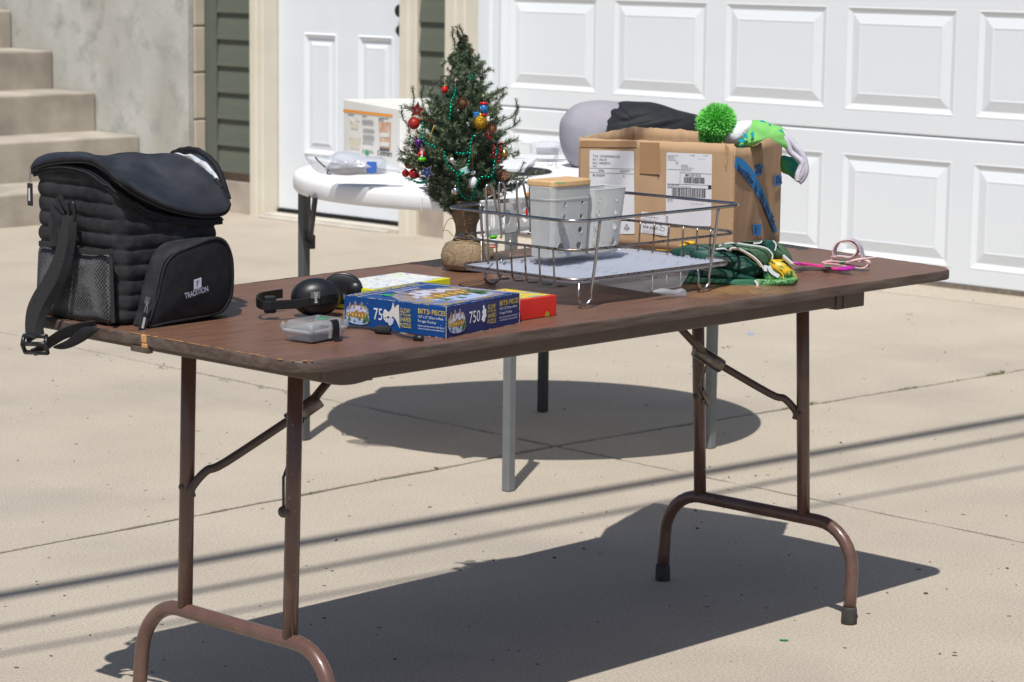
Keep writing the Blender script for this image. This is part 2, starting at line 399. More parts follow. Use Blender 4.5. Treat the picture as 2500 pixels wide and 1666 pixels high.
# ================================================================ setting
def jag(a, b, n, amp, seed):
    a = V(a); b = V(b); d = (b-a); t = V((-d.y, d.x, 0)).normalized(); out = []
    for i in range(n+1):
        p = a+d*(i/n); q = nz((p.x, p.y, seed), 6, seed)*amp+nz((p.x, p.y, seed), 40, seed)*amp*.7 if 0 < i < n else 0
        out.append(p+t*q)
    return out
base = MB(); base.box(-80, 80, -80, 80, -.5, -.09); structure(tag(base.build('ground', DIRT)))
drive = bpy.data.objects.new('driveway', None); COL.objects.link(drive); WL['driveway'] = (0, 0, 0); structure(drive)
XJ = [2.526, 2.60]     # control joint at y=.25 and y=2.68
def jx(y): return 2.526+(y-.254)*.0305
def jy(x): return 1.822 if x < 2.56 else 1.822-(x-2.56)*.078
CR = (2.565, 1.822)
def slab(corners, seed):
    pts = []
    for i in range(4):
        a, b, near = corners[i][0], corners[(i+1) % 4][0], corners[i][1]
        n = 420 if near else 1
        pts += jag(a+(0,), b+(0,), n, .0075 if near else 0, seed+i)[:-1]
    m_ = MB(); m_.prism([V((p.x, p.y, -.085)) for p in pts], (0, 0, .085))
    return m_.build('slab', CONC, drive, bevel=.003, seg=1)
g = .0105
h2 = .0085
slab([((-14, 1.822+g), True), ((CR[0]-h2, CR[1]+g), True), ((jx(7.9)-h2, 7.9), False), ((-14, 7.9), False)], 1)
slab([((-14, -16), False), ((jx(-16)-h2, -16), True), ((CR[0]-h2, CR[1]-g), True), ((-14, 1.822-g), False)], 2)
slab([((CR[0]+h2, CR[1]+g), True), ((6.33, jy(6.33)+g), False), ((6.33, 7.9), False), ((jx(7.9)+h2, 7.9), True)], 3)
slab([((jx(-16)+h2, -16), False), ((6.33, -16), False), ((6.33, jy(6.33)-g), True), ((CR[0]+h2, CR[1]-g), True)], 4)
# apron under the garage door and the lawn further out
m_ = MB(); m_.prism([V((5.972,.31,.002)),V((6.16,.31,.024)),V((6.9,.31,.024)),V((6.9,.31,-.08)),V((5.972,.31,-.08))],(0,5.24,0)); structure(tag(m_.build('garage_apron', CONC)))
m_ = MB(); m_.box(-14, 12, 7.903, 20, -.085, -.004); structure(tag(m_.build('pavement', CONC)))
# grass in the joints
def tuft(x, y, n, h, w_, seed):
    rnd = random.Random(seed); mb = MB()
    for k in range(n):
        px_ = x+rnd.uniform(-w_, w_); py_ = y+rnd.uniform(-.006, .006); a = rnd.uniform(0, 6.28); l = h*rnd.uniform(.4, 1)
        d = V((math.cos(a), math.sin(a), 0))*l*.7; t = V((-d.y, d.x, 0)).normalized()*.0012
        b0 = V((px_, py_, -.004)); mb.add([b0-t, b0+t, b0+d*.5+V((0,0,l*.7))+t*.6, b0+d+V((0,0,l))], [(0,1,2),(0,2,3)])
    return mb
gm = MB()
for i, (x, y, n, h) in enumerate([(3.55, 1.745, 60, .012), (3.62, 1.742, 60, .015), (4.1, 1.70, 50, .012), (4.55, 1.66, 90, .018), (4.75, 1.648, 60, .014), (5.0, 1.63, 70, .016), (1.62, 1.822, 20, .010), (1.9, 1.822, 20, .012), (3.1, 1.78, 25, .008), (4.35, 1.68, 25, .01)]):
    t = tuft(x, y, n, h, .05, i); gm.add(t.v, t.f)
for i, (x, y) in enumerate([(2.57, 3.28), (2.575, 3.6), (2.565, 2.95), (2.57, 3.1)]):
    rnd = random.Random(i+50)
    for k in range(16):
        px_ = x+rnd.uniform(-.006, .006); py_ = y+rnd.uniform(-.03, .03); l = .014*rnd.uniform(.4, 1); a = rnd.uniform(0, 6.28)
        gm.add([(px_, py_, -.003), (px_+.002, py_, -.003), (px_+math.cos(a)*l, py_+math.sin(a)*l, l)], [(0, 1, 2)])
t = tuft(4.33, 2.63, 22, .014, .03, 77); gm.add(t.v, t.f)
stuff(tag(gm.build('grass', GRASS, recalc=False), 'short green grass and weeds growing out of the driveway joints', 'grass'))

# ---------------------------------------------------------------- house
XS = 5.97; XT = 5.93; XD = 6.15; KD = (6.15+2.648)/(6.306+2.648)
house = thing('house', 'garage wing of a house with sage green clapboards, cream trim and white doors', 'house', (XS, 4, 0))
for bx_ in ((6.02,6.3,5.645,6.02,.2,3.),(6.02,6.3,7.03,12.,.2,3.),(6.02,6.5,.28,5.64,2.55,3.),(6.02,6.5,-3.2,.195,.2,3.),(6.02,6.4,6.02,7.03,2.1,3.)):
    h = MB(); h.box(*bx_); h.build('wall', CORNER, house)
h = MB(); h.box(5.60, 6.9, -3.4, 12.2, 3.0, 3.06); h.prism([V((5.55, -3.5, 3.06)), V((5.55, -3.5, 3.12)), V((10.5, -3.5, 5.5)), V((10.5, -3.5, 3.06))], (0, 15.8, 0)); h.build('roof', ROOFM, house)
# foundation
FY = [(5.66, 5.876), (7.10, 7.40)]
for a,b in ((5.66,5.89),(7.09,12),(-3.2,.2)):
    fm = MB(); fm.box(5.955, 6.3, a, b, -.02, .165); fm.build('foundation', FOUND, house, bevel=.004)
    fm = MB(); fm.box(5.972, 6.1, a+.002, b-.002, .166, .215); fm.build('skirt_board', SKIRTW, house)
# clapboards: each board its own mesh, sharing data
def clapmesh(L):
    mb = MB(); E_ = .1375
    # profile (x outward negative): bottom edge thick
    pr = [(-.020, 0), (-.002, E_+.02), (.004, E_+.02), (.004, 0.0)]
    mb.prism([V((x, 0, z)) for x, z in pr], (0, L, 0))
    me = bpy.data.meshes.new('clapboard'); me.from_pydata([tuple(v) for v in mb.v], [], mb.f); me.materials.append(SIDING)
    bm = bmesh.new(); bm.from_mesh(me); bmesh.ops.recalc_face_normals(bm, faces=bm.faces); bm.to_mesh(me); bm.free(); return me
for (y0, y1, zb) in ((5.669, 5.874, .205), (7.106, 7.383, .211), (-3.2, .15, .205)):
    me = clapmesh(y1-y0)
    for k in range(20):
        ob = bpy.data.objects.new('clapboard', me); COL.objects.link(ob); ob.parent = house
        ob.location = (XS-.004-house.location.x, y0-house.location.y, zb+k*.1375)
cb = MB(); cb.box(5.945, 6.05, 7.388, 7.60, .12, 3.0); cb.build('corner_board', CORNER, house, bevel=.003)
# casings
def casing(y0, y1, x0=XT, x1=6.02, ztop=3.0, z0=.0):
    mb = MB(); ym = y0+(y1-y0)*.42
    prof = [(x1, y0), (x0+.006, y0), (x0, y0+.006), (x0, ym-.006), (x0+.006, ym), (x0+.006, ym+.004), (x0-.004, ym+.012), (x0-.004, y1-.008), (x0+.008, y1), (x1, y1)]
    mb.prism([V((x, y, z0)) for x, y in prof], (0, 0, ztop-z0)); return mb
casing(5.876, 5.997, z0=-.01).build('door_casing', TRIM, house)
casing(7.003, 7.106, z0=-.01).build('door_casing', TRIM, house)
mb = MB(); mb.box(XT+.006, 6.14, 6.997, 7.03, .02, 2.1); mb.box(XT+.006, 6.14, 5.97, 5.998, .02, 2.1); mb.build('door_jamb', TRIM, house)
mb = MB(); mb.box(XT-.005, 6.12, 5.999, 6.996, -.01, .022); mb.box(XT-.04, XT-.004, 6.05, 7.0, -.01, .012); mb.build('threshold', THRESH, house, bevel=.004)
mb = MB(); mb.box(6.02, 6.14, 6.0, 6.995, .0225, .040); mb.build('door_sill', BLKMET, house)
# garage trim: wide flat board with stop moulding in front of the door
casing(5.55, 5.685, x0=XT, z0=-.01).build('garage_casing', TRIM, house)
mb = MB(); mb.box(XT+.03, XD-.004, 5.553, 5.64, -.01, 2.55); mb.box(XD-.05, XD-.006, 5.53, 5.558, .01, 2.5); mb.build('garage_jamb', GWHITE, house)
casing(.16, .30, x0=XT, z0=-.01).build('garage_casing', TRIM, house)
# person door
pd = thing('entry_door', 'white panelled entry door with black knob between cream casings', 'door', (6.2, 6.5, .04))
def panel_rings(mb, X, y0, y1, z0, z1, rings):
    loops = []
    for ins, dp in rings:
        loops.append([V((X+dp, y0+ins, z0+ins)), V((X+dp, y1-ins, z0+ins)), V((X+dp, y1-ins, z1-ins)), V((X+dp, y0+ins, z1-ins))])
    for a, b in zip(loops, loops[1:]):
        for i in range(4): mb.add([a[i], a[(i+1) % 4], b[(i+1) % 4], b[i]], [(0, 1, 2, 3)])
    mb.add(loops[-1], [(0, 1, 2, 3)])
XP = 6.03
dy0, dy1 = 6.0, 6.992
P1 = (gx(743, 80, XP).y, gx(823, 80, XP).y); P2 = (gx(875, 86, XP).y, gx(961, 86, XP).y)
pz1 = gx(743, 80, XP).z; pz0 = gx(820, 384, XP).z
mb = MB()
ys = [dy0, P2[1], P2[0], P1[1], P1[0], dy1]
for a, b in ((ys[0], ys[1]), (ys[2], ys[3]), (ys[4], ys[5])): mb.box(XP, XP+.045, a, b, .045, 2.08)
for a, b in ((ys[1], ys[2]), (ys[3], ys[4])):
    mb.box(XP, XP+.045, a, b, .045, pz0); mb.box(XP, XP+.045, a, b, pz1, 1.28); mb.box(XP, XP+.045, a, b, 1.96, 2.08)
mb.build('door_leaf', WHITE, pd)
for a, b in ((ys[1], ys[2]), (ys[3], ys[4])):
    for z0, z1 in ((pz0, pz1), (1.28, 1.96)):
        mb = MB(); panel_rings(mb, XP, a, b, z0, z1, [(0, 0), (.006, -.007), (.016, -.002), (.026, .009), (.045, .007), (.062, .0), (.07, .001)]); mb.build('panel', WHITE, pd, recalc=False)
kx = gx(976, 27, XP-.04); k2 = gx(979, 75, XP-.05)
mb = MB(); mb.lathe(kx, [(.0, -.008), (.030, -.006), (.032, .0), (.030, .04)], 24, axis=(1, 0, 0)); mb.build('deadbolt', BLKMET, pd)
mb = MB(); mb.lathe(k2, [(.0, -.02), (.020, -.018), (.030, -.004), (.028, .010), (.014, .02), (.014, .035), (.033, .036), (.033, .05)], 24, axis=(1, 0, 0)); mb.build('door_knob', BLKMET, pd)
mb = MB(); mb.box(XP+.01, XP+.06, dy0, dy1, .0405, .0445); mb.build('door_sweep', DARKRUB, pd)
mb = MB(); mb.box(6.14, 6.16, 5.9, 7.1, -.05, 2.2); mb.build('door_backing', DARKRUB, house)

# garage door
gd = thing('garage_door', 'white sectional garage door with raised rectangular panels', 'garage door', (XD, 3, 0))
PY0 = -2.996+KD*8.611; PW = .562*KD; PP = .6665*KD
ZB = 1.3916*(1-KD)
PZ = (.087*KD, .527*KD); SEC = .628*KD
GY0, GY1 = .20, 5.64
def gpanel():
    mb = MB(); hgt = PZ[1]-PZ[0]
    panel_rings(mb, 0, 0, PW, 0, hgt, [(0, 0), (.004, -.0015), (.008, .001), (.027, .0078), (.031, .0070), (.066, -.0008), (.070, -.0022), (.076, -.0008)])
    me = bpy.data.meshes.new('panel'); me.from_pydata([tuple(v) for v in mb.v], [], mb.f); me.materials.append(GWHITE)
    bm = bmesh.new(); bm.from_mesh(me); bmesh.ops.remove_doubles(bm, verts=bm.verts, dist=1e-5); bmesh.ops.recalc_face_normals(bm, faces=bm.faces)
    bm.to_mesh(me); bm.free(); return me
pme = gpanel()
ypan = [PY0-k*PP-PW for k in range(8)]      # lower y of each panel
for s in range(4):
    z0 = ZB+s*SEC+(.016 if s == 0 else .0); z1 = ZB+(s+1)*SEC-.005
    mb = MB(); zs0, zs1 = ZB+s*SEC+PZ[0], ZB+s*SEC+PZ[1]
    edges = [GY0]+[q for y in sorted(ypan) for q in (y, y+PW)]+[GY1]
    fr = MB()
    for a, b in zip(edges[::2], edges[1::2]): fr.box(XD, XD+.04, a, b, zs0, zs1)
    def rail(za, zb, chb, cht):
        pr = [(XD+.04, za), (XD+.006, za), (XD, za+chb), (XD, zb-cht), (XD+.006, zb), (XD+.04, zb)]
        fr.prism([V((x, GY0, z)) for x, z in pr], (0, GY1-GY0, 0))
    rail(z0, zs0, .006, 0); rail(zs1, z1, 0, .006)
    sec = fr.build('door_section', GWHITE, gd)
    for y in ypan:
        ob = bpy.data.objects.new('panel', pme); COL.objects.link(ob); ob.parent = sec; ob.location = (0, y-3, zs0)
mb = MB(); mb.box(XD+.041, XD+.06, GY0, GY1, .024, 2.6); mb.build('door_backing', DARKRUB, gd)
mb = MB(); mb.box(XD-.004, XD+.03, GY0, GY1, .020, ZB+.0155); mb.build('bottom_seal', SEAL, gd)

# retaining wall beside the stairs and the stairs
XW = 5.86
ye = 7.475
rw = thing('retaining_wall', 'tall grey weathered concrete wall with stains behind the stairs', 'wall', (XW, 9, 0))
mb = MB(); mb.box(XW-.03, XW+.010, ye+.004, 14.5, -.02, 2.6); mb.box(XW+.0105, XW+.10, ye+.33, 14.5, -.02, 2.6); mb.build('wall_panel', OLDWALL, rw, bevel=.004)
zj = [gy(467, y_*.2151, 7.48).z for y_ in (300, 828, 1362)]    # masonry joints at the wall end
zz = sorted([0.0]+zj+[zj[-1]-.205] + [zj[0]+.205*k for k in range(1, 8)])
zz = [z for z in zz if z >= 0]
ye = 7.475
for a, b in zip(zz, zz[1:]):
    mb = MB(); mb.box(XW+.012, 5.944, ye, ye+.32, a+.004, b-.004); mb.build('block', BLOCK, rw, bevel=.006)
mb = MB(); mb.box(XW+.016, 5.935, ye+.008, ye+.3, 0, 2.6); mb.build('mortar', DIRT, rw)

st = thing('stairs', 'concrete steps rising to the left along the weathered wall', 'stairs', (5, 8, 0))
Y = [7.42]+[gx(*q, XW-.03).y for q in ((342, 330), (237, 230), (130, 124), (29, 25))]
Zs = [gx(*q, XW-.03).z for q in ((342, 330), (237, 230), (130, 124), (29, 25))]
rise = (Zs[3]-Zs[0])/3; run = (Y[4]-Y[1])/3
Zl = [Zs[0]-rise]+[Zs[0]+rise*k for k in range(0, 7)]
Yl = [Y[1]-run]+[Y[1]+run*k for k in range(0, 7)]
print('stairs', Y, Zs, Yl, Zl)
pz = -.02
for i, (y_, z_) in enumerate(zip(Yl, Zl)):
    mb = MB(); y1 = 14.4
    mb.box(2.6, XW-.033, y_ if i else 7.42, (Yl[i+1]+.05) if i < 7 else y1, pz, z_); pz = z_-.02+.002
    mb.build('step', STEP, st, bevel=.012, seg=3)
mb = MB(); mb.box(2.61, XW-.04, Yl[3], 14.4, -.02, Zl[1]); mb.build('stair_core', STEP, st)

# ================================================================ folding table
ft = thing('folding_table', 'long brown laminate folding table with worn edges and brown tube legs', 'table', (TL/2, TW/2, 0))
def rrect(x0, x1, y0, y1, r, n=8):
    out = []
    for cx, cy, a0 in ((x1-r, y1-r, 0), (x0+r, y1-r, 90), (x0+r, y0+r, 180), (x1-r, y0+r, 270)):
        for k in range(n+1):
            a = R(a0+90*k/n); out.append((cx+r*math.cos(a), cy+r*math.sin(a)))
    return out
def subd(poly, step):
    out = []
    for i, a in enumerate(poly):
        b = poly[(i+1) % len(poly)]; d = math.dist(a, b); n = max(1, int(d/step))
        for k in range(n): out.append((a[0]+(b[0]-a[0])*k/n, a[1]+(b[1]-a[1])*k/n))
    return out
TH = .0195
ol = subd(rrect(0, TL, 0, TW, .055), .02)
oli = subd(rrect(.0022, TL-.0022, .0022, TW-.0022, .053), .02)
mb = MB()      # top as rings so it can follow the slight twist of the old board
cx_, cy_ = TL/2, TW/2
rows = []
for s_ in (1, .97, .9, .75, .5, .25, .02):
    rows.append([V((cx_+(x-cx_)*s_, cy_+(y-cy_)*s_, zt(cx_+(x-cx_)*s_, cy_+(y-cy_)*s_))) for x, y in oli])
mb.grid(rows, 0, False, True); mb.f.append(tuple(range(len(mb.v)-len(oli), len(mb.v)))); mb.m.append(0); mb.s.append(False)
o_ = len(mb.v); mb.add([V((x, y, zt(x, y)-TH+.001)) for x, y in oli], [tuple(range(len(oli)))])
mb.grid([rows[0], [V((x, y, zt(x, y)-TH+.001)) for x, y in oli]], 0, False, True)
mb.build('tabletop', TTOP, ft, weld=True)
mb = MB(); rws = []
for dz, ins in ((.0005, .0022), (-.0008, .0006), (-.003, 0), (-TH+.003, 0), (-TH+.0006, .0008), (-TH, .003)):
    rws.append([V((TL/2+(x-TL/2)*(1-ins/ (TL/2)), TW/2+(y-TW/2)*(1-ins/(TW/2)), zt(x, y)+dz+(nz((x,y,0), 60, 1)*.0006 if dz > -.004 else 0))) for x, y in ol])
mb.grid(rws, 0, True, True); mb.build('edge_band', TEDGE, ft)
# chipped corner bits
def chipat(x, y, wx, wy, dz=0, seed=1):
    mb = MB(); rnd = random.Random(seed); n = 9
    pts = [V((x+wx*math.cos(6.28*k/n)*rnd.uniform(.6, 1), y+wy*math.sin(6.28*k/n)*rnd.uniform(.6, 1), 0)) for k in range(n)]
    mb.prism([V((p.x, p.y, zt(p.x, p.y)+.0008)) for p in pts], (0, 0, .0006)); return mb
ch = MB()
A = gx(352, 817, 0)
for (ya, yb, za, zb_) in ((A.y-.006, A.y+.008, -.0125, .0012), (A.y-.008, A.y+.007, -.030, -.0135)):
    ch.box(-.0012, .004, ya, yb, TZ+za, TZ+zb_)
ch.build('chip', CHIP, ft, bevel=.0015)
for i in range(46):        # bare edge flecks along the left end and corner
    rnd = random.Random(i); t_ = rnd.random()
    if i < 30: x, y = .0012, .05+t_*.40
    elif i < 38: a = R(180+90*t_); x, y = .055+.0545*math.cos(a), .055+.0545*math.sin(a)
    else: x, y = TL-.004-.03*(1-math.cos(t_)), .02+.03*t_
    l = rnd.uniform(.002, .009)
    mbc = chipat(x, y, .0014 if i < 30 else .002, l if i < 30 else .003, seed=i); ch.v = mbc.v if i == 0 else ch.v
    if i == 0: chf = MB()
    chf.add(mbc.v, mbc.f)
stuff(chf.build('edge_flecks', CHIP, ft))
# hinge bracket below the chip
mb = MB(); mb.box(-.003, .01, A.y-.012, A.y+.035, TZ-.030, TZ-.0197); mb.build('edge_clip', TEDGE, ft, bevel=.002)
# aprons
ax0 = gy(797, 905, .03).x; ax1 = gy(2106, 742, .03).x; acl = gy(907, 905, .03).x; acr = gy(2040, 742, .03).x
print('apron', ax0, acl, acr, ax1)
for y0, y1 in ((.030, .042), (TW-.042, TW-.030)):
    zz_ = lambda x: zt(x, y0)-TH
    mb = MB(); mb.hexa([(acl-.02, y0, zz_(acl)-.029), (acr+.01, y0, zz_(acr)-.029), (acr+.01, y1, zz_(acr)-.029), (acl-.02, y1, zz_(acl)-.029)],
        [(acl-.02, y0, zz_(acl)-.0003), (acr+.01, y0, zz_(acr)-.0003), (acr+.01, y1, zz_(acr)-.0003), (acl-.02, y1, zz_(acl)-.0003)])
    mb.build('apron', TAPR, ft, bevel=.003)
    mb = MB(); zl = zz_(ax0); n = 8; pl = []
    yb = y0-.004
    pl = [V((ax0, yb, zl-.001)), V((ax0, yb, zl-.024))]+[V((ax0+(acl-ax0)*k/n, yb, zl-.026-.007*math.sin(math.pi*.9*k/n))) for k in range(1, n)]+[V((acl, yb, zl-.031)), V((acl, yb, zl-.001))]
    mb.prism(pl, (0, .018, 0)); mb.build('corner_bracket', TAPR, ft, bevel=.002)
    mb = MB(); zr = zz_(ax1); mb.box(acr, ax1, yb, y1+.01, zr-.034, zr-.001); mb.box(acr+.018, acr+.024, yb-.003, yb, zr-.033, zr-.002); mb.build('corner_bracket', TAPR, ft, bevel=.003)
for x0 in (ax0, ax1-.02):
    z_ = zt(x0, TW/2)-TH; mb = MB(); mb.box(x0+.002, x0+.018, .046, TW-.046, z_-.027, z_-.004); mb.build('cross_rail', TAPR, ft, bevel=.003)
mb = MB(); z_ = zt(TL/2, TW/2)-TH; mb.box(TL/2-.02, TL/2+.02, .045, TW-.045, z_-.025, z_-.004); mb.build('cross_rail', TAPR, ft, bevel=.003)
# legs
LC = .203; rt = .0136
for side in (1, -1):
    if side > 0:
        yc, ycf, LE, LD = .365, .345, .142, .256; xf, xb = 1.602, 1.613; xtp = gy(1960, 790, yc-LE).x; zt0 = gy(1960, 790, yc-LE).z
    else:
        yc, ycf, LE, LD = .382, .382, .143, .256; xf, xb = .165, .186; q_ = gy(722, 905, yc-LE); xtp, zt0 = q_.x, q_.z
    fx = lambda z: (xf+(xb-xf)*z/LC) if z < LC else xb+(xtp-xb)*(z-LC)/(zt0-LC)
    bend = .095
    pts = [V((fx(.03), ycf-LD, .03)), V((fx(.06), ycf-LD, .06))]
    for k in range(0, 9):
        a = R(90*k/8); z = LC-bend+bend*math.sin(a); y = ycf-LD+bend*(1-math.cos(a)); pts.append(V((fx(z), y, z)))
    for k in range(8, -1, -1):
        a = R(90*k/8); z = LC-bend+bend*math.sin(a); y = ycf+LD-bend*(1-math.cos(a)); pts.append(V((fx(z), y, z)))
    pts += [V((fx(.06), ycf+LD, .06)), V((fx(.03), ycf+LD, .03))]
    mb = MB(); mb.tube(pts, rt, 18); mb.build('foot_frame', TMET, ft)
    for s_ in (-1, 1):
        mb = MB(); mb.lathe((fx(.016), ycf+s_*LD, 0), [(.0158, .0), (.0168, .003), (.0160, .032), (.0142, .037)], 20); mb.build('rubber_foot', FOOT, ft)
        mb = MB(); ztop = zt(fx(.7), yc+s_*LE)-TH-.002
        p0 = V((fx(LC+.006), yc+s_*LE, LC+.006)); p1 = V((fx(ztop), yc+s_*LE, ztop))
        mb.tube([p0, p0.lerp(p1, .35), p0.lerp(p1, .5), p1], rt, 18); mb.build('leg', TMET, ft)
        mb = MB(); mb.tube([(fx(LC), yc+s_*LE-.012, LC+.0095), (fx(LC), yc+s_*LE, LC+.0145), (fx(LC), yc+s_*LE+.012, LC+.0095)], .0048, 8); mb.build('weld', TMET, ft)
        hz_ = .43; mb = MB(); mb.lathe((fx(hz_)-.0138, yc+s_*LE, hz_), [(.0, -.002), (.005, -.0015), (.0065, .0), (.007, .003)], 12, axis=(1, 0, 0)); mb.build('rivet', TAPR, ft)
    # brace: rear leg on the left end, front leg on the right end
    ys = yc+LE if side < 0 else yc-LE
    yo = ys-.016 if side < 0 else ys+.016
    if side < 0:
        a = gy(468, 1197, yo); b = gy(745, 1000, yc+.01); c = gy(815, 915, yc)
    else:
        a = gy(1943, 1010, yo); b = gy(1727, 873, yc-.01); c = gy(1655, 795, yc)
    mid = a.lerp(b, .13)+V((0, 0, .016))
    mb = MB(); mb.tube(catmull([a-V((0,0,.012)), a+V((0,0,.004)), mid, a.lerp(b, .3)+V((0,0,.007)), b], 5), .0105, 12, flat=.75); mb.build('brace', TAPR, ft)
    mb = MB(); mb.tube([b.lerp(c, -.25), c], .0098, 12, flat=.75); mb.build('brace', TAPR, ft)
    d = (b-a).normalized(); mb = MB(); sl = [b-d*.038, b-d*.036, b+d*.030, b+d*.032]
    mb.tube(sl, [.0135, .0150, .0150, .0135], 16); mb.build('locking_sleeve', DSTEEL, ft)
    # wire catch to the other leg
    yo2 = (yc-LE+.014) if side < 0 else (yc+LE-.014)
    if side > 0:
        q = [b+V((0, 0, -.012)), gy(1708, 945, yo2), gy(1712, 957, yo2), gy(1722, 978, yo2)]
        mb = MB(); mb.tube(q, .0025, 8); mb.build('wire_catch', DSTEEL, ft)
        mb = MB(); e = q[-1]; mb.obox(e+V((0, 0, .008)), (.004, 0, .006), (0, .003, 0), (-.012, 0, .016)); mb.lathe(e+V((-.008,0,0)), [(0,-.004),(.005,-.003),(.005,.003),(0,.004)], 10, axis=(1,-.8,0)); mb.build('catch_plate', DSTEEL, ft, bevel=.002)
    else:
        e = gy(692, 1250, yo2); mb = MB(); mb.lathe(e, [(.0, -.004), (.010, -.003), (.010, .003), (0, .004)], 10, axis=(1, .2, 0)); mb.build('catch_plate', TAPR, ft)
        mb = MB(); mb.tube([b+V((0, 0, -.012)), e+V((0,0,.06)), e], .0025, 8); mb.build('wire_catch', TAPR, ft)

# ================================================================ round table
RCX, RCY, RR, RZ = 2.55, 1.941, .647, .765
rt_ = thing('round_table', 'round white plastic folding table with grey legs in front of the garage', 'table', (RCX, RCY, 0))
n = 96
def ring(r, z): return [V((RCX+r*math.cos(2*math.pi*k/n), RCY+r*math.sin(2*math.pi*k/n), z)) for k in range(n)]
mb = MB(); prof = [(.01, RZ-.0005), (.30, RZ-.0005), (RR-.022, RZ-.0003), (RR-.019, RZ-.0022), (RR-.016, RZ-.0022), (RR-.013, RZ-.0002), (RR-.007, RZ-.001), (RR-.002, RZ-.006), (RR, RZ-.016), (RR-.001, RZ-.042), (RR-.008, RZ-.051), (RR-.016, RZ-.051), (RR-.018, RZ-.030), (.02, RZ-.030)]
mb.grid([ring(r, z) for r, z in prof], 0, True, True); mb.f += [tuple(range(n))[::-1], tuple(range(len(mb.v)-n, len(mb.v)))]; mb.m += [0, 0]; mb.s += [False, False]
mb.build('tabletop', RTOP, rt_)
# mould line on the rim
am = math.atan2(gz(1018, 470, RZ).y-RCY, gz(1018, 470, RZ).x-RCX)
mb = MB(); mb.obox((RCX+(RR+.0002)*math.cos(am), RCY+(RR+.0002)*math.sin(am), RZ-.034), (.0012*math.cos(am), .0012*math.sin(am), 0), (-.001*math.sin(am), .001*math.cos(am), 0), (0, 0, .018)); mb.build('mould_line', TRIM, rt_)
mb = MB(); q = gz(945, 500, RZ-.050); mb.lathe(q, [(.0, -.006), (.03, -.005), (.045, 0), (.045, .006)], 24); mb.build('hinge_cap', RLEGD, rt_)
for i, (px_, py_, mt_) in enumerate([(742, 1076, mat('shadow_darkened_powder_coat', (.075,.08,.083), rough=.45)), (1241, 1201, RLEG), (1325, 1007, RLEGD), (1733, 1096, RLEG)]):  # first leg's grey is darkened to paint in the tabletop's shadow
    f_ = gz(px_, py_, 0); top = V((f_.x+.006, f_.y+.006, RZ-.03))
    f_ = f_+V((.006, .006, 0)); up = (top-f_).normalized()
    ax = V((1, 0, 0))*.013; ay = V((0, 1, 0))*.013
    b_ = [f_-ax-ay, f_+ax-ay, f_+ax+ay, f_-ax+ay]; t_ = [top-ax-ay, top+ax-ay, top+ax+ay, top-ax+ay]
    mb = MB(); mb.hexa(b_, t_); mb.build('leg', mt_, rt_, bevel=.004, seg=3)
    s0 = f_.lerp(top, .74); s1 = V((s0.x+(RCX-s0.x)*.55, s0.y+(RCY-s0.y)*.55, RZ-.035)) if i else s0+V((.09, -.005, .17))
    if i == 0: s1 = gz(770, 478, RZ-.04)*1.0; s0 = f_.lerp(top, .77)+V((.012, -.012, 0))
    mb = MB(); mb.tube([s0, s1], .0075, 8); mb.tube([s0+V((0, 0, .02)), s1+V((-.012, .01, 0))], .003, 6); mb.build('brace', RLEGD, rt_)
    mb = MB(); mb.obox(s0, (.012, -.008, 0), (.004, .006, 0), (0, 0, .02)); mb.build('brace_bracket', RLEGD, rt_, bevel=.003)
mb = MB(); mb.box(RCX-.05, RCX+.05, RCY-.4, RCY+.4, RZ-.042, RZ-.031); mb.build('frame_rail', RLEGD, rt_)
# ================================================================ cooler bag
bag = thing('cooler_bag', 'black quilted cooler bag with half open lid on the left end of the brown table', 'cooler bag', (.14, .62, TZ))
def lerp1(x, xs, ys): return float(np.interp(x, xs, ys))
s1 = .37
def bc(x, y): return (x*s1, 320+y*s1)
BX0, BX1, BY0, BY1 = .030, .252, .500, .742
zb = TZ+.001
# top line: side face (x=BX0, back to front) then front face (y=BY0, left to right)
side_pts = [(238, 262), (330, 238), (420, 230), (520, 240), (600, 265), (660, 300), (720, 350), (785, 405)]
front_pts = [(800, 420), (880, 475), (960, 525), (1080, 560), (1200, 578), (1330, 585), (1452, 575)]
sp = [gx(*bc(*q), BX0) for q in side_pts]; fp = [gy(*bc(*q), BY0) for q in front_pts]
def ztop(x, y):
    if x <= BX0+.001: return lerp1(-y, [-q.y for q in sp], [q.z for q in sp])
    if y <= BY0+.001: return lerp1(x, [q.x for q in fp], [q.z for q in fp])
    if y >= BY1-.001: return lerp1(x, [BX0, BX1], [sp[0].z, sp[0].z])
    return lerp1(y, [BY0, BY1], [fp[-1].z, sp[0].z])
# perimeter with rounded corners
per = []
def rr_per(x0, x1, y0, y1, r, nn=6):
    out = []
    corners = [((x0+r, y1-r), 90, 180), ((x0+r, y0+r), 180, 270), ((x1-r, y0+r), 270, 360), ((x1-r, y1-r), 0, 90)]
    for (cx, cy), a0, a1 in corners:
        for k in range(nn+1):
            a = R(a0+(a1-a0)*k/nn); out.append((cx+r*math.cos(a), cy+r*math.sin(a), math.cos(a), math.sin(a)))
    return out
pr = rr_per(BX0, BX1, BY0, BY1, .022)
dense = []
for i, a in enumerate(pr):
    b = pr[(i+1) % len(pr)]; d = math.dist(a[:2], b[:2]); n_ = max(1, int(d/.006))
    for k in range(n_):
        t = k/n_; nx, ny = a[2]*(1-t)+b[2]*t, a[3]*(1-t)+b[3]*t; L_ = math.hypot(nx, ny)
        dense.append((a[0]+(b[0]-a[0])*t, a[1]+(b[1]-a[1])*t, nx/L_, ny/L_))
QH = .0262
rows = []
NR = 92
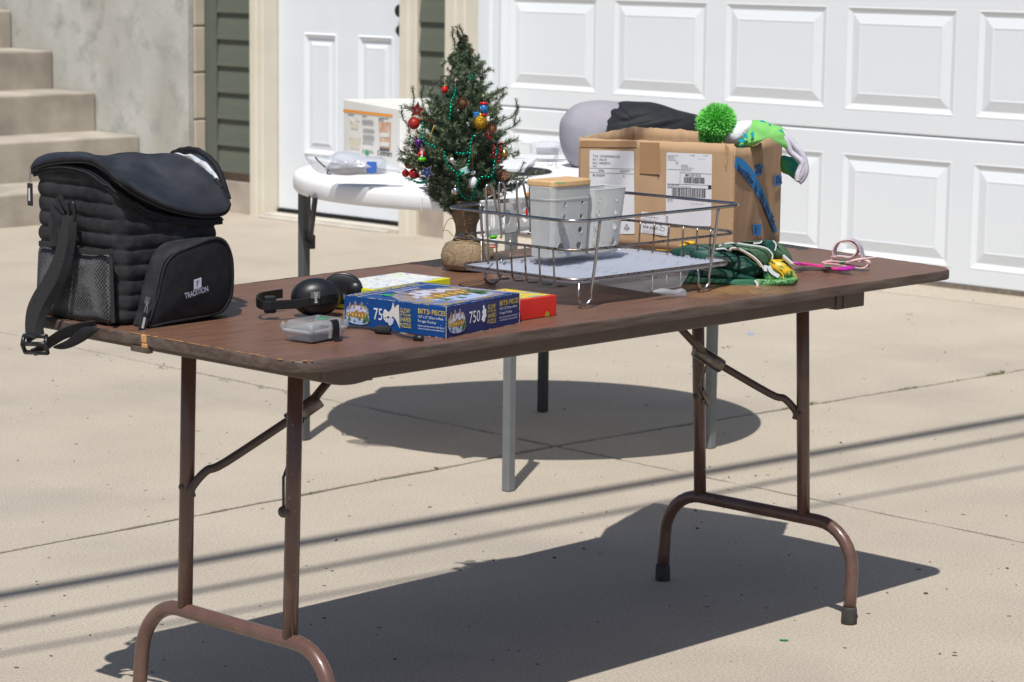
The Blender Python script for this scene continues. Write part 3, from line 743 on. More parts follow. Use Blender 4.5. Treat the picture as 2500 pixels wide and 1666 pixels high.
for i in range(NR+1):
    z = zb+.300*i/NR; row = []
    for (x, y, nx, ny) in dense:
        u_ = x*.0+ (y*7 if abs(nx) > .7 else x*7)
        zq = z+.003*nz((x, y, .3), 9, 2)+.0014*nz((x, y, z), 30, 5)
        ph = ((zq-zb) % QH)/QH
        bul = (.0062+.0016*nz((x*1.0, y*1.0, int((zq-zb)/QH)*.31), 7, 6))*(math.sin(math.pi*ph)**.38)-.003
        zmax = ztop(x if abs(nx) < .99 else (BX0 if nx < 0 else BX1), y if abs(ny) < .99 else (BY0 if ny < 0 else BY1)) if False else None
        # nearest face height
        fx_ = BX0 if (nx < -.7) else (BX1 if nx > .7 else x); fy_ = BY0 if ny < -.7 else (BY1 if ny > .7 else y)
        zm = ztop(fx_, fy_)
        hgt = (z-zb)/.25; seam = 1-.8*math.exp(-((x-BX0-.004)**2+(y-BY0-.004)**2)/.0001)
        wob = .0018*nz((x, y, z), 12, 8)+.0009*nz((x, y, z), 90, 9)
        rin = -.010*max(0, 1-(z-zb)/.012)**2
        o = bul*seam+wob+rin
        zz_ = min(z, zm-.002)
        row.append(V((x+nx*o+.0, y+ny*o, zz_)))
    rows.append(row)
mb = MB(); mb.grid(rows, 0, True, True); mb.f.append(tuple(range(len(dense)))[::-1]); mb.m.append(0); mb.s.append(False)
body = mb.build('body', BAGF, bag, weld=True)
# inner rim (dark gusset above the zipper) and inner liner box
def rim_pt(q, ins, dz): return V((q[0].x+q[1]*ins, q[0].y+q[2]*ins, q[0].z+dz))
zipl = catmull(sp[:-1]+[V((BX0+.006, BY0+.006, (sp[-1].z+fp[0].z)/2))]+fp[1:], 6)
def outn(p):
    if p.y > BY0+.03: return V((-1, 0, 0))
    if p.x > BX0+.03: return V((0, -1, 0))
    return V((-.7, -.7, 0))
mb = MB(); mb.ribbon([p+outn(p)*.006+V((0, 0, -.004)) for p in zipl], [V((0, 0, 1))]*len(zipl), .013, .004); mb.build('zipper_tape', BAGS, bag, bevel=.001)
mb = MB(); mb.tube([p+outn(p)*.0098+V((0, 0, -.002)) for p in zipl], .0013, 6); mb.build('zipper_teeth', WEB, bag)
mb = MB(); rowa = [p+outn(p)*.003+V((0, 0, .000)) for p in zipl]; rowb = [p-outn(p)*.010+V((0, 0, .017)) for p in zipl]; rowc = [p-outn(p)*.02+V((0, 0, .002)) for p in zipl]
mb.grid([rowa, rowb, rowc], 0, True); mb.build('gusset', BAGS, bag)
# lid
low = [(212, 243), (262, 222), (330, 202), (420, 190), (540, 186), (620, 200), (700, 250), (790, 330), (880, 395), (990, 455), (1100, 500), (1210, 530), (1320, 547), (1410, 545), (1480, 528), (1512, 490)]
upx = [(216, 222), (250, 185), (310, 165), (400, 162), (500, 172), (560, 180), (640, 178), (720, 165), (800, 150), (890, 147), (980, 158), (1080, 152), (1190, 160), (1300, 215), (1400, 295), (1470, 385)]
P_low = []; P_up = []
for q in low:
    X_, Y_ = bc(*q)
    a = gx(X_, Y_, BX0-.010); b = gy(X_, Y_, BY0-.014)
    P_low.append(a if a.y > BY0-.014 else b)
P_low[0] = gx(*bc(*low[0]), BX0-.004)
for q in upx:
    X_, Y_ = bc(*q); a = gy(X_, Y_, BY1+.002); b = gx(X_, Y_, BX1+.010)
    P_up.append(a if a.x < BX1+.010 else b)
P_up[-1] = gx(*bc(*upx[-1]), BX1+.014)
cl_ = catmull(P_low, 4); cu_ = catmull(P_up, 4)
NS = 14; rows = []
for j in range(NS+1):
    s_ = j/NS; row = []
    for i in range(len(cl_)):
        p = cl_[i].lerp(cu_[i], s_); t = i/(len(cl_)-1)
        bulge = .010*math.sin(math.pi*s_)**.7*math.sin(math.pi*min(1, t*1.1+.05))
        fold = -.010*math.exp(-((t-.40-.12*s_)/.06)**2)*math.sin(math.pi*s_)
        p = p+V((0, 0, bulge+fold+.003*nz(p, 22, 4)*math.sin(math.pi*s_)+.0012*nz(p, 70, 5)*math.sin(math.pi*s_)))
        row.append(p)
    rows.append(row)
mb = MB(); mb.grid(rows, 0, True); lid = mb.build('lid', BAGL, bag, recalc=False, solid=.004)
mb = MB(); mb.tube(cl_+[cu_[-1]]+cu_[::-1][:4], .0042, 8); mb.build('lid_piping', BAGS, bag)
mb = MB(); off = [p+outn(p)*.001+V((0, 0, -.0055)) for p in cl_]; mb.tube(off, .0018, 6); mb.build('lid_zipper', ZIP if False else WEB, bag)
# under lid gusset band between lid edge and zipper
NB = len(zipl); cb_ = [cl_[min(len(cl_)-1, int(i*(len(cl_)-1)/(NB-1)))] for i in range(NB)]
mb = MB(); mb.grid([[p+V((.004, .006, -.004)) for p in cb_], [p-outn(p)*.004+V((0, 0, .006)) for p in zipl]], 0, True); mb.build('lid_gusset', BAGS, bag)
# turned-up lid rim at the far right with the silver lining showing
rim = [(1140, 152), (1180, 134), (1240, 124), (1310, 134), (1380, 180), (1430, 240), (1465, 320), (1490, 400), (1505, 450)]
inn = [(1140, 156), (1190, 158), (1240, 172), (1290, 200), (1335, 235), (1380, 275), (1420, 320), (1455, 380), (1480, 430)]
rw_ = [gx(*bc(*q), BX1+.030) for q in rim]; iw_ = [gx(*bc(*q), BX1+.020) for q in inn]
cr_ = catmull(rw_, 4); ci_ = catmull(iw_, 4)
mb = MB(); mb.tube([p+V((.0, 0, .0007*math.sin(i*1.7))) for i, p in enumerate(cr_)], .0058, 8); mb.build('lid_rim', BAGS, bag)
rows = []
for j in range(5):
    s_ = j/4; rows.append([a.lerp(b, s_)+V((.010*math.sin(math.pi*s_), 0, .002*math.sin(i*.9))) for i, (a, b) in enumerate(zip(cr_, ci_))])
mb = MB(); mb.grid(rows, 0, True); mb.build('lid_lining', BAGLIN, bag, recalc=False, solid=.002)
# emblem patch shape on lid + chalk scratches
mb = MB(); q = [lid_p for lid_p in [rows]]
lp = lambda x, y: None
for a_, b_, c_ in (((1212, 492), (1262, 508), (1292, 524)), ((1132, 452), (1148, 458), (1160, 460)), ((1225, 500), (1245, 500), (1262, 504))):
    pass
# mesh side pocket
MESH = bpy.data.materials.new('pocket_mesh'); MESH.use_nodes = True
def mesh_mat():
    N = MESH.node_tree.nodes; L = MESH.node_tree.links; b = N['Principled BSDF']; tc = N.new('ShaderNodeTexCoord')
    mp = N.new('ShaderNodeMapping'); mp.inputs['Rotation'].default_value = (R(45), 0, 0); L.new(tc.outputs['Object'], mp.inputs[0])
    v = N.new('ShaderNodeTexVoronoi'); v.feature = 'F1'; v.inputs['Scale'].default_value = 190; v.inputs['Randomness'].default_value = .15; L.new(mp.outputs[0], v.inputs['Vector'])
    r = N.new('ShaderNodeMapRange'); r.inputs['From Min'].default_value = .42; r.inputs['From Max'].default_value = .52; L.new(v.outputs['Distance'], r.inputs['Value'])
    n2 = N.new('ShaderNodeTexNoise'); n2.inputs['Scale'].default_value = 30; L.new(tc.outputs['Object'], n2.inputs[0])
    mm = N.new('ShaderNodeMath'); mm.operation = 'MULTIPLY'; L.new(r.outputs[0], mm.inputs[0]); mm.inputs[1].default_value = .62
    x = N.new('ShaderNodeMix'); x.data_type = 'RGBA'; L.new(mm.outputs[0], x.inputs[0]); x.inputs[6].default_value = (.008, .008, .01, 1); x.inputs[7].default_value = (.14, .14, .15, 1); L.new(x.outputs[2], b.inputs['Base Color'])
    b.inputs['Roughness'].default_value = .7
mesh_mat()
pk = [(262, 760), (330, 768), (400, 780), (520, 800), (640, 812), (738, 812), (742, 1000), (748, 1260), (700, 1270), (560, 1262), (420, 1245), (330, 1222), (262, 1160), (243, 1080), (246, 950), (250, 850)]
mb = MB(); inflate(mb, [bc(*q) for q in pk], (BX0-.010, 0, 0), (1, 0, 0), .010, rings=9, wr=.0025, ws=30, seed=3, smooth_n=2, power=.35, back=.3); pkt = mb.build('mesh_pocket', MESH, bag)
def strip_x(name, pts, X, wd, th, mt, wdirs=None):
    P = catmull([gx(*bc(*q), X) for q in pts], 4)
    mb = MB(); mb.ribbon(P, wdirs or [V((0, 0, 1)) if abs((P[min(i+1, len(P)-1)]-P[max(i-1, 0)]).normalized().z) < .7 else V((0, 1, 0)) for i in range(len(P))], wd, th); return mb.build(name, mt, bag, bevel=.0008)
strip_x('pocket_binding', [(258, 742), (330, 752), (450, 775), (560, 795), (650, 802), (744, 796)], BX0-.020, .0095, .003, WEB)
strip_x('pocket_binding', [(732, 790), (736, 950), (742, 1120), (748, 1268)], BX0-.019, .0085, .003, WEB, [V((0, 1, 0))]*40)
# front pocket (gusset + face)
back_ = [(880, 1303), (905, 1190), (940, 1030), (975, 900), (1010, 810), (1060, 755), (1120, 728), (1230, 712), (1340, 700), (1440, 700), (1495, 735), (1528, 810), (1540, 900), (1538, 1040), (1525, 1110), (1480, 1185), (1420, 1208), (1200, 1245), (1000, 1285)]
face_ = [(985, 1290), (1010, 1190), (1045, 1080), (1065, 980), (1085, 905), (1115, 850), (1170, 805), (1250, 772), (1340, 735), (1420, 712), (1480, 735), (1518, 810), (1532, 900), (1530, 1040), (1515, 1110), (1470, 1182), (1410, 1210), (1250, 1242), (1100, 1268)]
FB, FF = BY0-.004, BY0-.048
bo = catmull([gy(*bc(*q), FB) for q in back_], 5, True); fo = catmull([gy(*bc(*q), FF) for q in face_], 5, True)
for P in (bo, fo):
    for i, p in enumerate(P):
        if p.z < zb+.001: P[i] = V((p.x, p.y, zb+.001))
c0 = sum(fo, V((0, 0, 0)))/len(fo)
rows = [bo]
for j in range(1, 5):
    s_ = j/4; rows.append([a.lerp(b, s_)+(a.lerp(b, s_)-V((c0.x, a.lerp(b, s_).y, c0.z))).normalized()*.003*math.sin(math.pi*s_) for a, b in zip(bo, fo)])
mb = MB(); mb.grid(rows, 0, True, True); mb.build('front_pocket_gusset', BAGF, bag)
rows = [fo]
for s_ in (.93, .85, .7, .5, .3, .12, .02):
    rows.append([V((c0.x+(p.x-c0.x)*s_, FF-.007*(1-s_**2)-.0035*nz(((c0.x+(p.x-c0.x)*s_), 0, c0.z+(p.z-c0.z)*s_), 14, 6), c0.z+(p.z-c0.z)*s_)) for p in fo])
mb = MB(); mb.grid(rows, 0, True, True); mb.build('front_pocket', BAGS, bag)
mb = MB(); mb.tube(fo, .0026, 8, True); mb.build('pocket_piping', BAGS, bag)
zp = [(1000, 1225), (1018, 1120), (1040, 1010), (1062, 915), (1085, 860), (1130, 815), (1200, 785), (1290, 755)]
P = catmull([gy(*bc(*q), FF+.004) for q in zp], 5); mb = MB(); mb.tube(P, .0015, 6); mb.build('pocket_zipper', WEB, bag)
def puller(x, y, Ypl, tilt, tw, hh, axis='y'):
    g_ = gy if axis == 'y' else gx
    X_, Y_ = bc(x, y); o = g_(X_, Y_, Ypl); mb = MB()
    u = V((1, 0, 0)) if axis == 'y' else V((0, -1, 0)); dn = (V((0, 0, -1))+u*tilt).normalized(); nn = V((0, -1, 0)) if axis == 'y' else V((-1, 0, 0)); u = dn.cross(nn)
    mb.obox(o, u*.0035, nn*.0025, dn*.006); mb.tube([o+dn*.002+nn*.002, o+dn*.012+u*.0022+nn*.002, o+dn*.02+u*.0028+nn*.002, o+dn*.021-u*.0028+nn*.002, o+dn*.012-u*.0022+nn*.002, o+dn*.002+nn*.002], .0009, 6)
    z_ = mb.build('zipper_slider', ZIP, bag, bevel=.0006)
    mb = MB(); c = o+dn*(.022+hh/2)+nn*.002; mb.obox(c, u*tw/2, nn*.0015, dn*hh/2); t_ = mb.build('zipper_pull', WEB, bag, bevel=.0008)
    mb = MB(); mb.obox(c+nn*.0017, u*.0022, nn*.0003, dn*hh*.28); mb.build('pull_print', TAGW, t_)
puller(972, 1118, FF-.003, -.30, .0135, .034)
puller(202, 262, BX0-.016, .0, .0135, .040, 'x')
# logo
LY = FF-.0095
lo = gy(*bc(1279, 1048), LY); lx = gy(*bc(1328, 1031), LY); lu = gy(*bc(1290, 985), LY)
F = Frame(lo, (lx-lo), V((0, 0, 1))); W_ = (lx-lo).length; H_ = (lu-lo).length
mb = MB(); poly(mb, F, [(0, 0), (W_, 0), (W_*1.18, H_), (W_*.18, H_)], w=.0008, th=.0005); lg = mb.build('logo_patch', LOGO, bag)
text('emblem_letter', 'T', F, W_*.34, H_*.22, H_*.62, BAGS, lg, wd=W_*.45, w=.0016, bold=-.0, shear=.4)
t0 = gy(*bc(1220, 1108), LY); t1 = gy(*bc(1373, 1058), LY)
F = Frame(t0, t1-t0, V((0, 0, 1))); text('logo_lettering', 'TRADITION', F, 0, 0, .0105, LOGO, bag, wd=(t1-t0).length, w=.001, bold=.0)
# shoulder strap
XSd = BX0-.022
lp = [gx(*bc(*q), XSd) for q in ((345, 505), (365, 470), (400, 463), (455, 470), (470, 495), (478, 560), (482, 640))]
mb = MB(); mb.ribbon(catmull([gx(*bc(*q), XSd+.006) for q in ((345, 760), (345, 620), (350, 520), (375, 480), (425, 472), (455, 478))], 5), V((0, 1, 0)), .001+.028, .0035) if False else None
mb = MB(); P = catmull([gx(*bc(*q), XSd) for q in ((372, 760), (362, 640), (372, 560), (392, 512))], 5); mb.ribbon(P, V((0, -1, 0)), .034, .004); mb.build('strap_tab', BAGF, bag, bevel=.001)
mb = MB(); P = catmull([gx(*bc(*q), XSd-.004) for q in ((392, 515), (402, 490), (420, 470))], 4); mb.ribbon(P, V((0, -1, 0)), .034, .004); mb.build('strap_tab', BAGF, bag, bevel=.001)
mb = MB(); ringp = [gx(*bc(*q), XSd-.004) for q in ((450, 475), (465, 470), (485, 480), (492, 560), (485, 640), (465, 640), (455, 560))]; mb.tube(catmull(ringp, 4, True), .0032, 8, True); mb.build('strap_ring', PLAS, bag)
XO = -.020
st1 = [(452, 560), (440, 660), (425, 760), (400, 860), (365, 950), (320, 1040), (270, 1120), (235, 1200), (225, 1290), (235, 1370)]
P = [gx(*bc(*q), lerp1(i, [0, 4, 9], [XSd-.006, -.012, -.030])) for i, q in enumerate(st1)]
mb = MB(); P = catmull(P, 5); n_ = len(P); mb.ribbon(P, [V((.25, -.95, .25)).lerp(V((0, -1, .02)), i/n_) for i in range(n_)], [.026+.022*min(1, i/n_*1.3) for i in range(n_)], .0025); mb.build('shoulder_strap', WEB, bag)
st1b = [(478, 600), (475, 700), (460, 800), (435, 900), (400, 1000), (350, 1090), (300, 1180), (270, 1260), (255, 1350)]
P = catmull([gx(*bc(*q), lerp1(i, [0, 4, 8], [XSd-.012, -.020, -.038])) for i, q in enumerate(st1b)], 5); n_ = len(P)
mb = MB(); mb.ribbon(P, [V((.9, -.5, .1)).lerp(V((.5, -.9, 0)), i/n_) for i in range(n_)], .014, .0022); mb.build('shoulder_strap', BAGS, bag)
bk = Frame(gx(*bc(165, 1475), -.034), gx(*bc(320, 1480), -.034)-gx(*bc(165, 1475), -.034), V((0, 0, 1)))
bw = (gx(*bc(320, 1480), -.034)-gx(*bc(165, 1475), -.034)).length; bh = (gx(*bc(165, 1340), -.034)-gx(*bc(165, 1475), -.034)).length
for v0, v1, w0 in ((0, .008, 0), (bh*.42, bh*.42+.008, .003), (bh-.007, bh, 0)):
    mb = MB(); mb.tube([bk.p(.002, (v0+v1)/2, w0), bk.p(bw-.002, (v0+v1)/2, w0)], .0042, 10); mb.build('buckle_bar', PLAS, bag)
mb = MB(); mb.tube([bk.p(.002, .003, 0), bk.p(0, bh/2, .004), bk.p(.002, bh-.003, 0)], .004, 10); mb.build('buckle_side', PLAS, bag); mb = MB(); mb.tube([bk.p(bw-.002, .003, 0), bk.p(bw, bh/2, .004), bk.p(bw-.002, bh-.003, 0)], .004, 10); mb.build('buckle_side', PLAS, bag)
st2 = [(215, 1462), (262, 1445), (330, 1395), (400, 1350), (470, 1320), (560, 1300), (640, 1292)]
P = catmull([gx(*bc(*q), lerp1(i, [0, 6], [-.036, .005])) for i, q in enumerate(st2)], 5); n_ = len(P)
mb = MB(); mb.ribbon(P, [V((-.3, -.5, .8))]*n_, [.016+.010*i/n_ for i in range(n_)], .0024); mb.build('shoulder_strap', WEB, bag)
pad = [(350, 1425), (400, 1442), (470, 1430), (560, 1385), (625, 1335), (655, 1302), (560, 1290), (500, 1330), (440, 1380)]
mb = MB(); inflate(mb, [bc(*q) for q in pad], (-.014, 0, 0), (1, .0, 0), .005, rings=6, wr=.001, smooth_n=4); mb.build('shoulder_pad', BAGS, bag)
def art_mat(name, stops, sc, seed=0, dist=2.0):
    m = bpy.data.materials.new(name); m.use_nodes = True; N = m.node_tree.nodes; L = m.node_tree.links; b = N['Principled BSDF']
    tc = N.new('ShaderNodeTexCoord'); mp = N.new('ShaderNodeMapping'); mp.inputs['Location'].default_value = (seed, seed*.7, seed*1.3); L.new(tc.outputs['Object'], mp.inputs[0])
    n = N.new('ShaderNodeTexNoise'); n.inputs['Scale'].default_value = sc; n.inputs['Detail'].default_value = 6; n.inputs['Roughness'].default_value = .7; n.inputs['Distortion'].default_value = dist; L.new(mp.outputs[0], n.inputs[0])
    r = N.new('ShaderNodeValToRGB'); e = r.color_ramp.elements
    while len(e) < len(stops): e.new(.5)
    for i, (p_, c_) in enumerate(stops): e[i].position = p_; e[i].color = c_+(1,)
    L.new(n.outputs['Fac'], r.inputs[0]); L.new(r.outputs[0], b.inputs['Base Color']); b.inputs['Roughness'].default_value = .4; return m
ARTV = art_mat('village_print', [(.30, (.02,.05,.25)), (.41, (.22,.26,.45)), (.46, (.45,.42,.55)), (.50, (.42,.26,.07)), (.55, (.14,.09,.05)), (.60, (.50,.40,.10)), (.70, (.03,.12,.05))], 55, 3)
ARTT = art_mat('village_cover_print', [(.28, (.012,.035,.16)), (.39, (.03,.09,.30)), (.45, (.30,.32,.45)), (.50, (.22,.15,.09)), (.55, (.50,.36,.10)), (.60, (.05,.12,.07)), (.70, (.16,.26,.45))], 24, 5)
ARTY = art_mat('pale_cartoon_print', [(.32, (.25,.45,.16)), (.40, (.62,.70,.45)), (.46, (.78,.78,.74)), (.53, (.75,.76,.80)), (.58, (.35,.45,.72)), (.64, (.70,.45,.25)), (.72, (.62,.62,.1))], 26, 9)
ARTR = art_mat('yellow_cover_print', [(.35, (.05,.12,.35)), (.42, (.12,.35,.5)), (.47, (.72,.50,.02)), (.55, (.75,.55,.03)), (.60, (.55,.05,.03)), (.68, (.05,.3,.1))], 18, 2)
def boxthing(name, label, cat, F0, Rr, Ll, h, mats, group=None):
    """carton from three base corners: F0 (near), Rr (right), Ll (left); mats = side, left side, top"""
    F0, Rr, Ll = V(F0), V(Rr), V(Ll); B = Rr+Ll-F0; z0 = F0.z+.0006
    for p in (F0, Rr, Ll, B): p.z = z0
    t = thing(name, label, cat, tuple((F0+B)/2), group)
    up = V((0, 0, h)); mb = MB()
    mb.hexa([F0, Rr, B, Ll], [p+up for p in (F0, Rr, B, Ll)])
    mb.m = [0, 2, 0, 0, 0, 1]
    mb.build('carton', mats, t, bevel=.0012)
    return t, F0, Rr, Ll, B
def sticker(P, r, parent, n=V((0, 0, 1)), own=True):
    mb = MB(); mb.lathe(P, [(r, 0), (r, .0004)], 24, axis=n); return mb.build('price_sticker', GREEN, parent)
s3 = .204
def c3(x, y): return (820+x*s3, 650+y*s3)
Lb, Fb, Rb = tp(840, 795), tp(1089, 827.5), tp(1268, 789)
blue, F0, Rr, Ll, B0 = boxthing('puzzle_box', 'dark blue jigsaw puzzle box with village art and gold lettering, nearest the table edge', 'puzzle box', Fb, Rb, Lb, .0535, [NAVY, BLUE, BLUE], 'puzzle boxes on the brown table')
BH = .0535
SNOWR = mat('lavender_roof_print', (.42,.42,.60), (.62,.62,.72), sc=300, rough=.4); OCHW = mat('ochre_wall_print', (.42,.25,.08), (.20,.11,.05), sc=260, rough=.4); GLOWW = mat('lit_window_print', (.85,.62,.12), rough=.4); SNOWG = mat('snow_print', (.48,.55,.72), (.30,.40,.62), sc=180, rough=.4); DKG = mat('fir_print', (.02,.07,.03), (.10,.2,.08), sc=300, rough=.4); BRN = mat('brown_print', (.16,.08,.04), (.3,.17,.1), sc=240, rough=.4)
def cottage(F, u0, v0, w_, h_, par, wb=.0014, seed=1):
    """small printed winter village scene made of flat inked shapes"""
    rnd = random.Random(seed); T = lambda pts: [(u0+a*w_, v0+b*h_) for a, b in pts]
    def P(name, m_, pts, k): mb = MB(); poly(mb, F, T(pts), w=wb+.00012*k, th=.0001); mb.build(name, m_, par)
    P('snow_print', SNOWG, [(.0, .28), (.10, .10), (.30, .02), (.62, .0), (.88, .06), (1., .22), (.98, .42), (.5, .5), (.02, .46)], 0)
    P('wall_print', OCHW, [(.04, .30), (.94, .26), (.95, .52), (.80, .60), (.20, .60), (.03, .50)], 1)
    P('roof_print', SNOWR, [(.14, .52), (.24, .74), (.34, .80), (.70, .80), (.86, .66), (.94, .50), (.74, .60), (.60, .52), (.48, .64), (.36, .52)], 2)
    P('roof_print', SNOWR, [(.0, .46), (.08, .60), (.20, .54), (.24, .42), (.12, .50)], 2)
    for a in (.20, .36, .66): P('spire_print', BRN, [(a-.035, .66), (a, .86+.12*(a > .3)), (a+.035, .66)], 3)
    for a in (.30, .42, .56, .70, .84, .10): P('window_print', GLOWW, [(a, .34), (a+.035, .34), (a+.035, .46), (a, .46)], 3)
    P('door_print', BRN, [(.48, .26), (.53, .26), (.53, .42), (.48, .42)], 3)
    for a, b, s_ in ((.90, .18, .12), (.80, .10, .09), (.16, .14, .07), (.60, .20, .06), (.38, .10, .05)): P('tree_print', DKG, [(a-s_, b), (a-s_*.5, b+s_*1.6), (a, b+s_*2.6), (a+s_*.5, b+s_*1.6), (a+s_, b)], 4)
def side_print(F, W_, flip):
    k = W_/1.0
    mb = MB(); rnd = random.Random(4+flip)
    pts = [(.022, .36), (.035, .30), (.07, .22), (.13, .15), (.19, .12), (.245, .16), (.25, .40), (.245, .60), (.215, .74), (.20, .70), (.19, .75), (.178, .86), (.165, .74), (.13, .72), (.115, .86), (.10, .73), (.07, .70), (.062, .80), (.05, .66), (.022, .56)]
    poly(mb, F, [(u*W_, v*BH) for u, v in pts], w=.0009, th=.0006); mb.build('village_picture', ARTV, blue); cottage(F, .022*W_, .10*BH, .235*W_, .76*BH, blue, seed=flip)
    if not flip:
        text('lettering', '750', F, .30*W_, .33*BH, .021, WPRINT, blue, wd=.135*W_, w=.001, bold=.0)
        mb = MB(); poly(mb, F, [(u*W_, v*BH) for u, v in [(.385, .52), (.41, .66), (.45, .62), (.475, .74), (.49, .95), (.505, .76), (.53, .88), (.545, .90), (.55, .55), (.555, .15), (.535, .30), (.515, .42), (.49, .50), (.47, .44), (.44, .50), (.41, .42)]], w=.0012, th=.0008); mb.build('torn_patch', WEAR, blue)
        mb = MB(); poly(mb, F, [(u*W_, v*BH) for u, v in [(.43, .40), (.47, .46), (.50, .40), (.49, .26), (.46, .18), (.44, .28), (.415, .30)]], w=.0016, th=.0006); mb.build('puzzle_piece_print', LOGO, blue)
        a = .560; ww = .105
        tx = .735
    else:
        text('lettering', '750', F, .30*W_, .33*BH, .021, WPRINT, blue, wd=.145*W_, w=.001, bold=.0)
        mb = MB(); poly(mb, F, [(u*W_, v*BH) for u, v in [(.47, .36), (.485, .52), (.475, .60), (.49, .66), (.485, .78), (.50, .82), (.51, .70), (.528, .68), (.525, .55), (.53, .46), (.515, .40), (.51, .30), (.49, .28)]], w=.0012, th=.0006); mb.build('puzzle_piece_print', WPRINT, blue)
        a = .550; ww = .115; tx = .715
    for i, (st_, h_) in enumerate((('GLOW', .0082), ('IN THE DARK', .0042), ('SHAPED', .0078), ('PUZZLE', .0078))):
        v_ = [.66, .555, .375, .19][i]*BH; text('lettering', st_, F, a*W_, v_, h_, YPRINT, blue, wd=ww*W_*(.92 if i == 0 else 1), w=.001, bold=.0)
    text('lettering', 'BITS', F, tx*W_, .70*BH, .0088, YPRINT, blue, wd=.105*W_, w=.001, bold=.0)
    text('lettering', 'and', F, (tx+.108)*W_, .705*BH, .006, OPRINT, blue, wd=.022*W_, w=.0014, bold=.0, rot=.8)
    text('lettering', 'PIECES', F, (tx+.132)*W_, .70*BH, .0088, YPRINT, blue, wd=.13*W_, w=.001, bold=.0)
    for i, (st_, h_, wd_) in enumerate((('19.5" x 27" (50cm x 69cm)', .0045, .24), ('For ages 13 and up', .0045, .17), ('Expose completed puzzle to bright light for', .0028, .255), ('at least 20 minutes to activate glow effect.', .0028, .25))):
        text('lettering', st_, F, tx*W_, [.56, .42, .29, .20][i]*BH, h_, WPRINT, blue, wd=wd_*W_, w=.001)
z_ = F0.z
side_print(Frame(Ll, F0-Ll, (0, 0, 1)), (F0-Ll).length, 0)
side_print(Frame(F0, Rr-F0, (0, 0, 1)), (Rr-F0).length, 1)
FT = Frame(F0+V((0, 0, BH)), Rr-F0, Ll-F0); WT = (Rr-F0).length; DT = (Ll-F0).length
mb = MB(); pts = [(.03, .03), (.97, .03), (.97, .30), (.93, .62), (.80, .66), (.72, .60), (.62, .74), (.50, .70), (.42, .80), (.36, .70), (.30, .72), (.22, .82), (.20, .66), (.03, .45)]
poly(mb, FT, [(u*WT, v*DT) for u, v in pts], w=.0009, th=.0005); mb.build('cover_picture', ARTT, blue); cottage(FT, .20*WT, .08*DT, .70*WT, .72*DT, blue, wb=.0011, seed=5)
for (u0, u1, v0, v1) in ((.03, .97, .845, .85), (.965, .97, .03, .845)):
    mb = MB(); rect(mb, FT, u0*WT, u1*WT, v0*DT, v1*DT, w=.001); mb.build('border_line', WPRINT, blue)
text('lettering', 'GLOW IN THE DARK SHAPED PUZZLE', FT, .05*WT, .885*DT, .075*DT, YPRINT, blue, wd=.86*WT, w=.0012, bold=.0)
text('lettering', 'Nicky Boehme', FT, .40*WT, .755*DT, .05*DT, WPRINT, blue, wd=.32*WT, w=.0012, shear=.3)
sticker(FT.p(.24*WT, .72*DT, .0012), .0105, blue, FT.n)
mb = MB(); rnd = random.Random(5)
for (a, b, z0_, w0) in ((F0, F0+V((0, 0, BH)), 0, 30), (Ll+V((0,0,BH)), F0+V((0,0,BH)), 0, 26), (F0+V((0,0,BH)), Rr+V((0,0,BH)), 0, 26), (Ll, Ll+V((0,0,BH)), 0, 14), (Rr, Rr+V((0,0,BH)), 0, 20), (Ll, F0, 0, 14), (F0, Rr, 0, 24)):
    for k in range(w0):
        t_ = rnd.random(); p = a.lerp(b, t_); d = (b-a).normalized()*rnd.uniform(.0008, .0045); r_ = rnd.uniform(.0001, .00035)
        mb.obox(p, d, (r_, 0, 0) if abs(d.z) > .0005 or True else (0, r_, 0), V((0, 0, r_)) if abs(d.normalized().z) < .5 else V((0, r_, 0)))
stuff(mb.build('scuffed_edges', WEAR, blue))
# yellow box
FY_ = tp(913, 711, .040); RY_ = tp(1099.5, 680.6, .040); BY_ = tp(971, 667, .040)
LY_ = FY_+BY_-RY_
for p in (FY_, RY_, LY_): p.z = TZ+.004
yb, F1, R1, L1, B1 = boxthing('puzzle_box', 'flat yellow children\'s puzzle box with pale cartoon lid, behind the blue box', 'puzzle box', FY_, RY_, LY_, .040, [YEL, YEL, YEL], 'puzzle boxes on the brown table')
FT2 = Frame(F1+V((0, 0, .04)), R1-F1, L1-F1); W2, D2 = (R1-F1).length, (L1-F1).length
mb = MB(); poly(mb, FT2, [(.02*W2, .03*D2), (.75*W2, .03*D2), (.86*W2, .10*D2), (.97*W2, .06*D2), (.985*W2, .985*D2), (.02*W2, .985*D2)], w=.0008); mb.build('cover_picture', ARTY, yb)
text('lettering', '+4', Frame(F1, R1-F1, (0, 0, 1)), .90*W2, .36*.04, .012, KPRINT, yb, w=.0008)
text('lettering', 'Puzzle', FT2, .20*W2, .62*D2, .10*D2, OPRINT, yb, w=.0010, shear=.2) if False else None
sticker(FT2.p(.19*W2, .78*D2, .0012), .0115, yb, FT2.n)
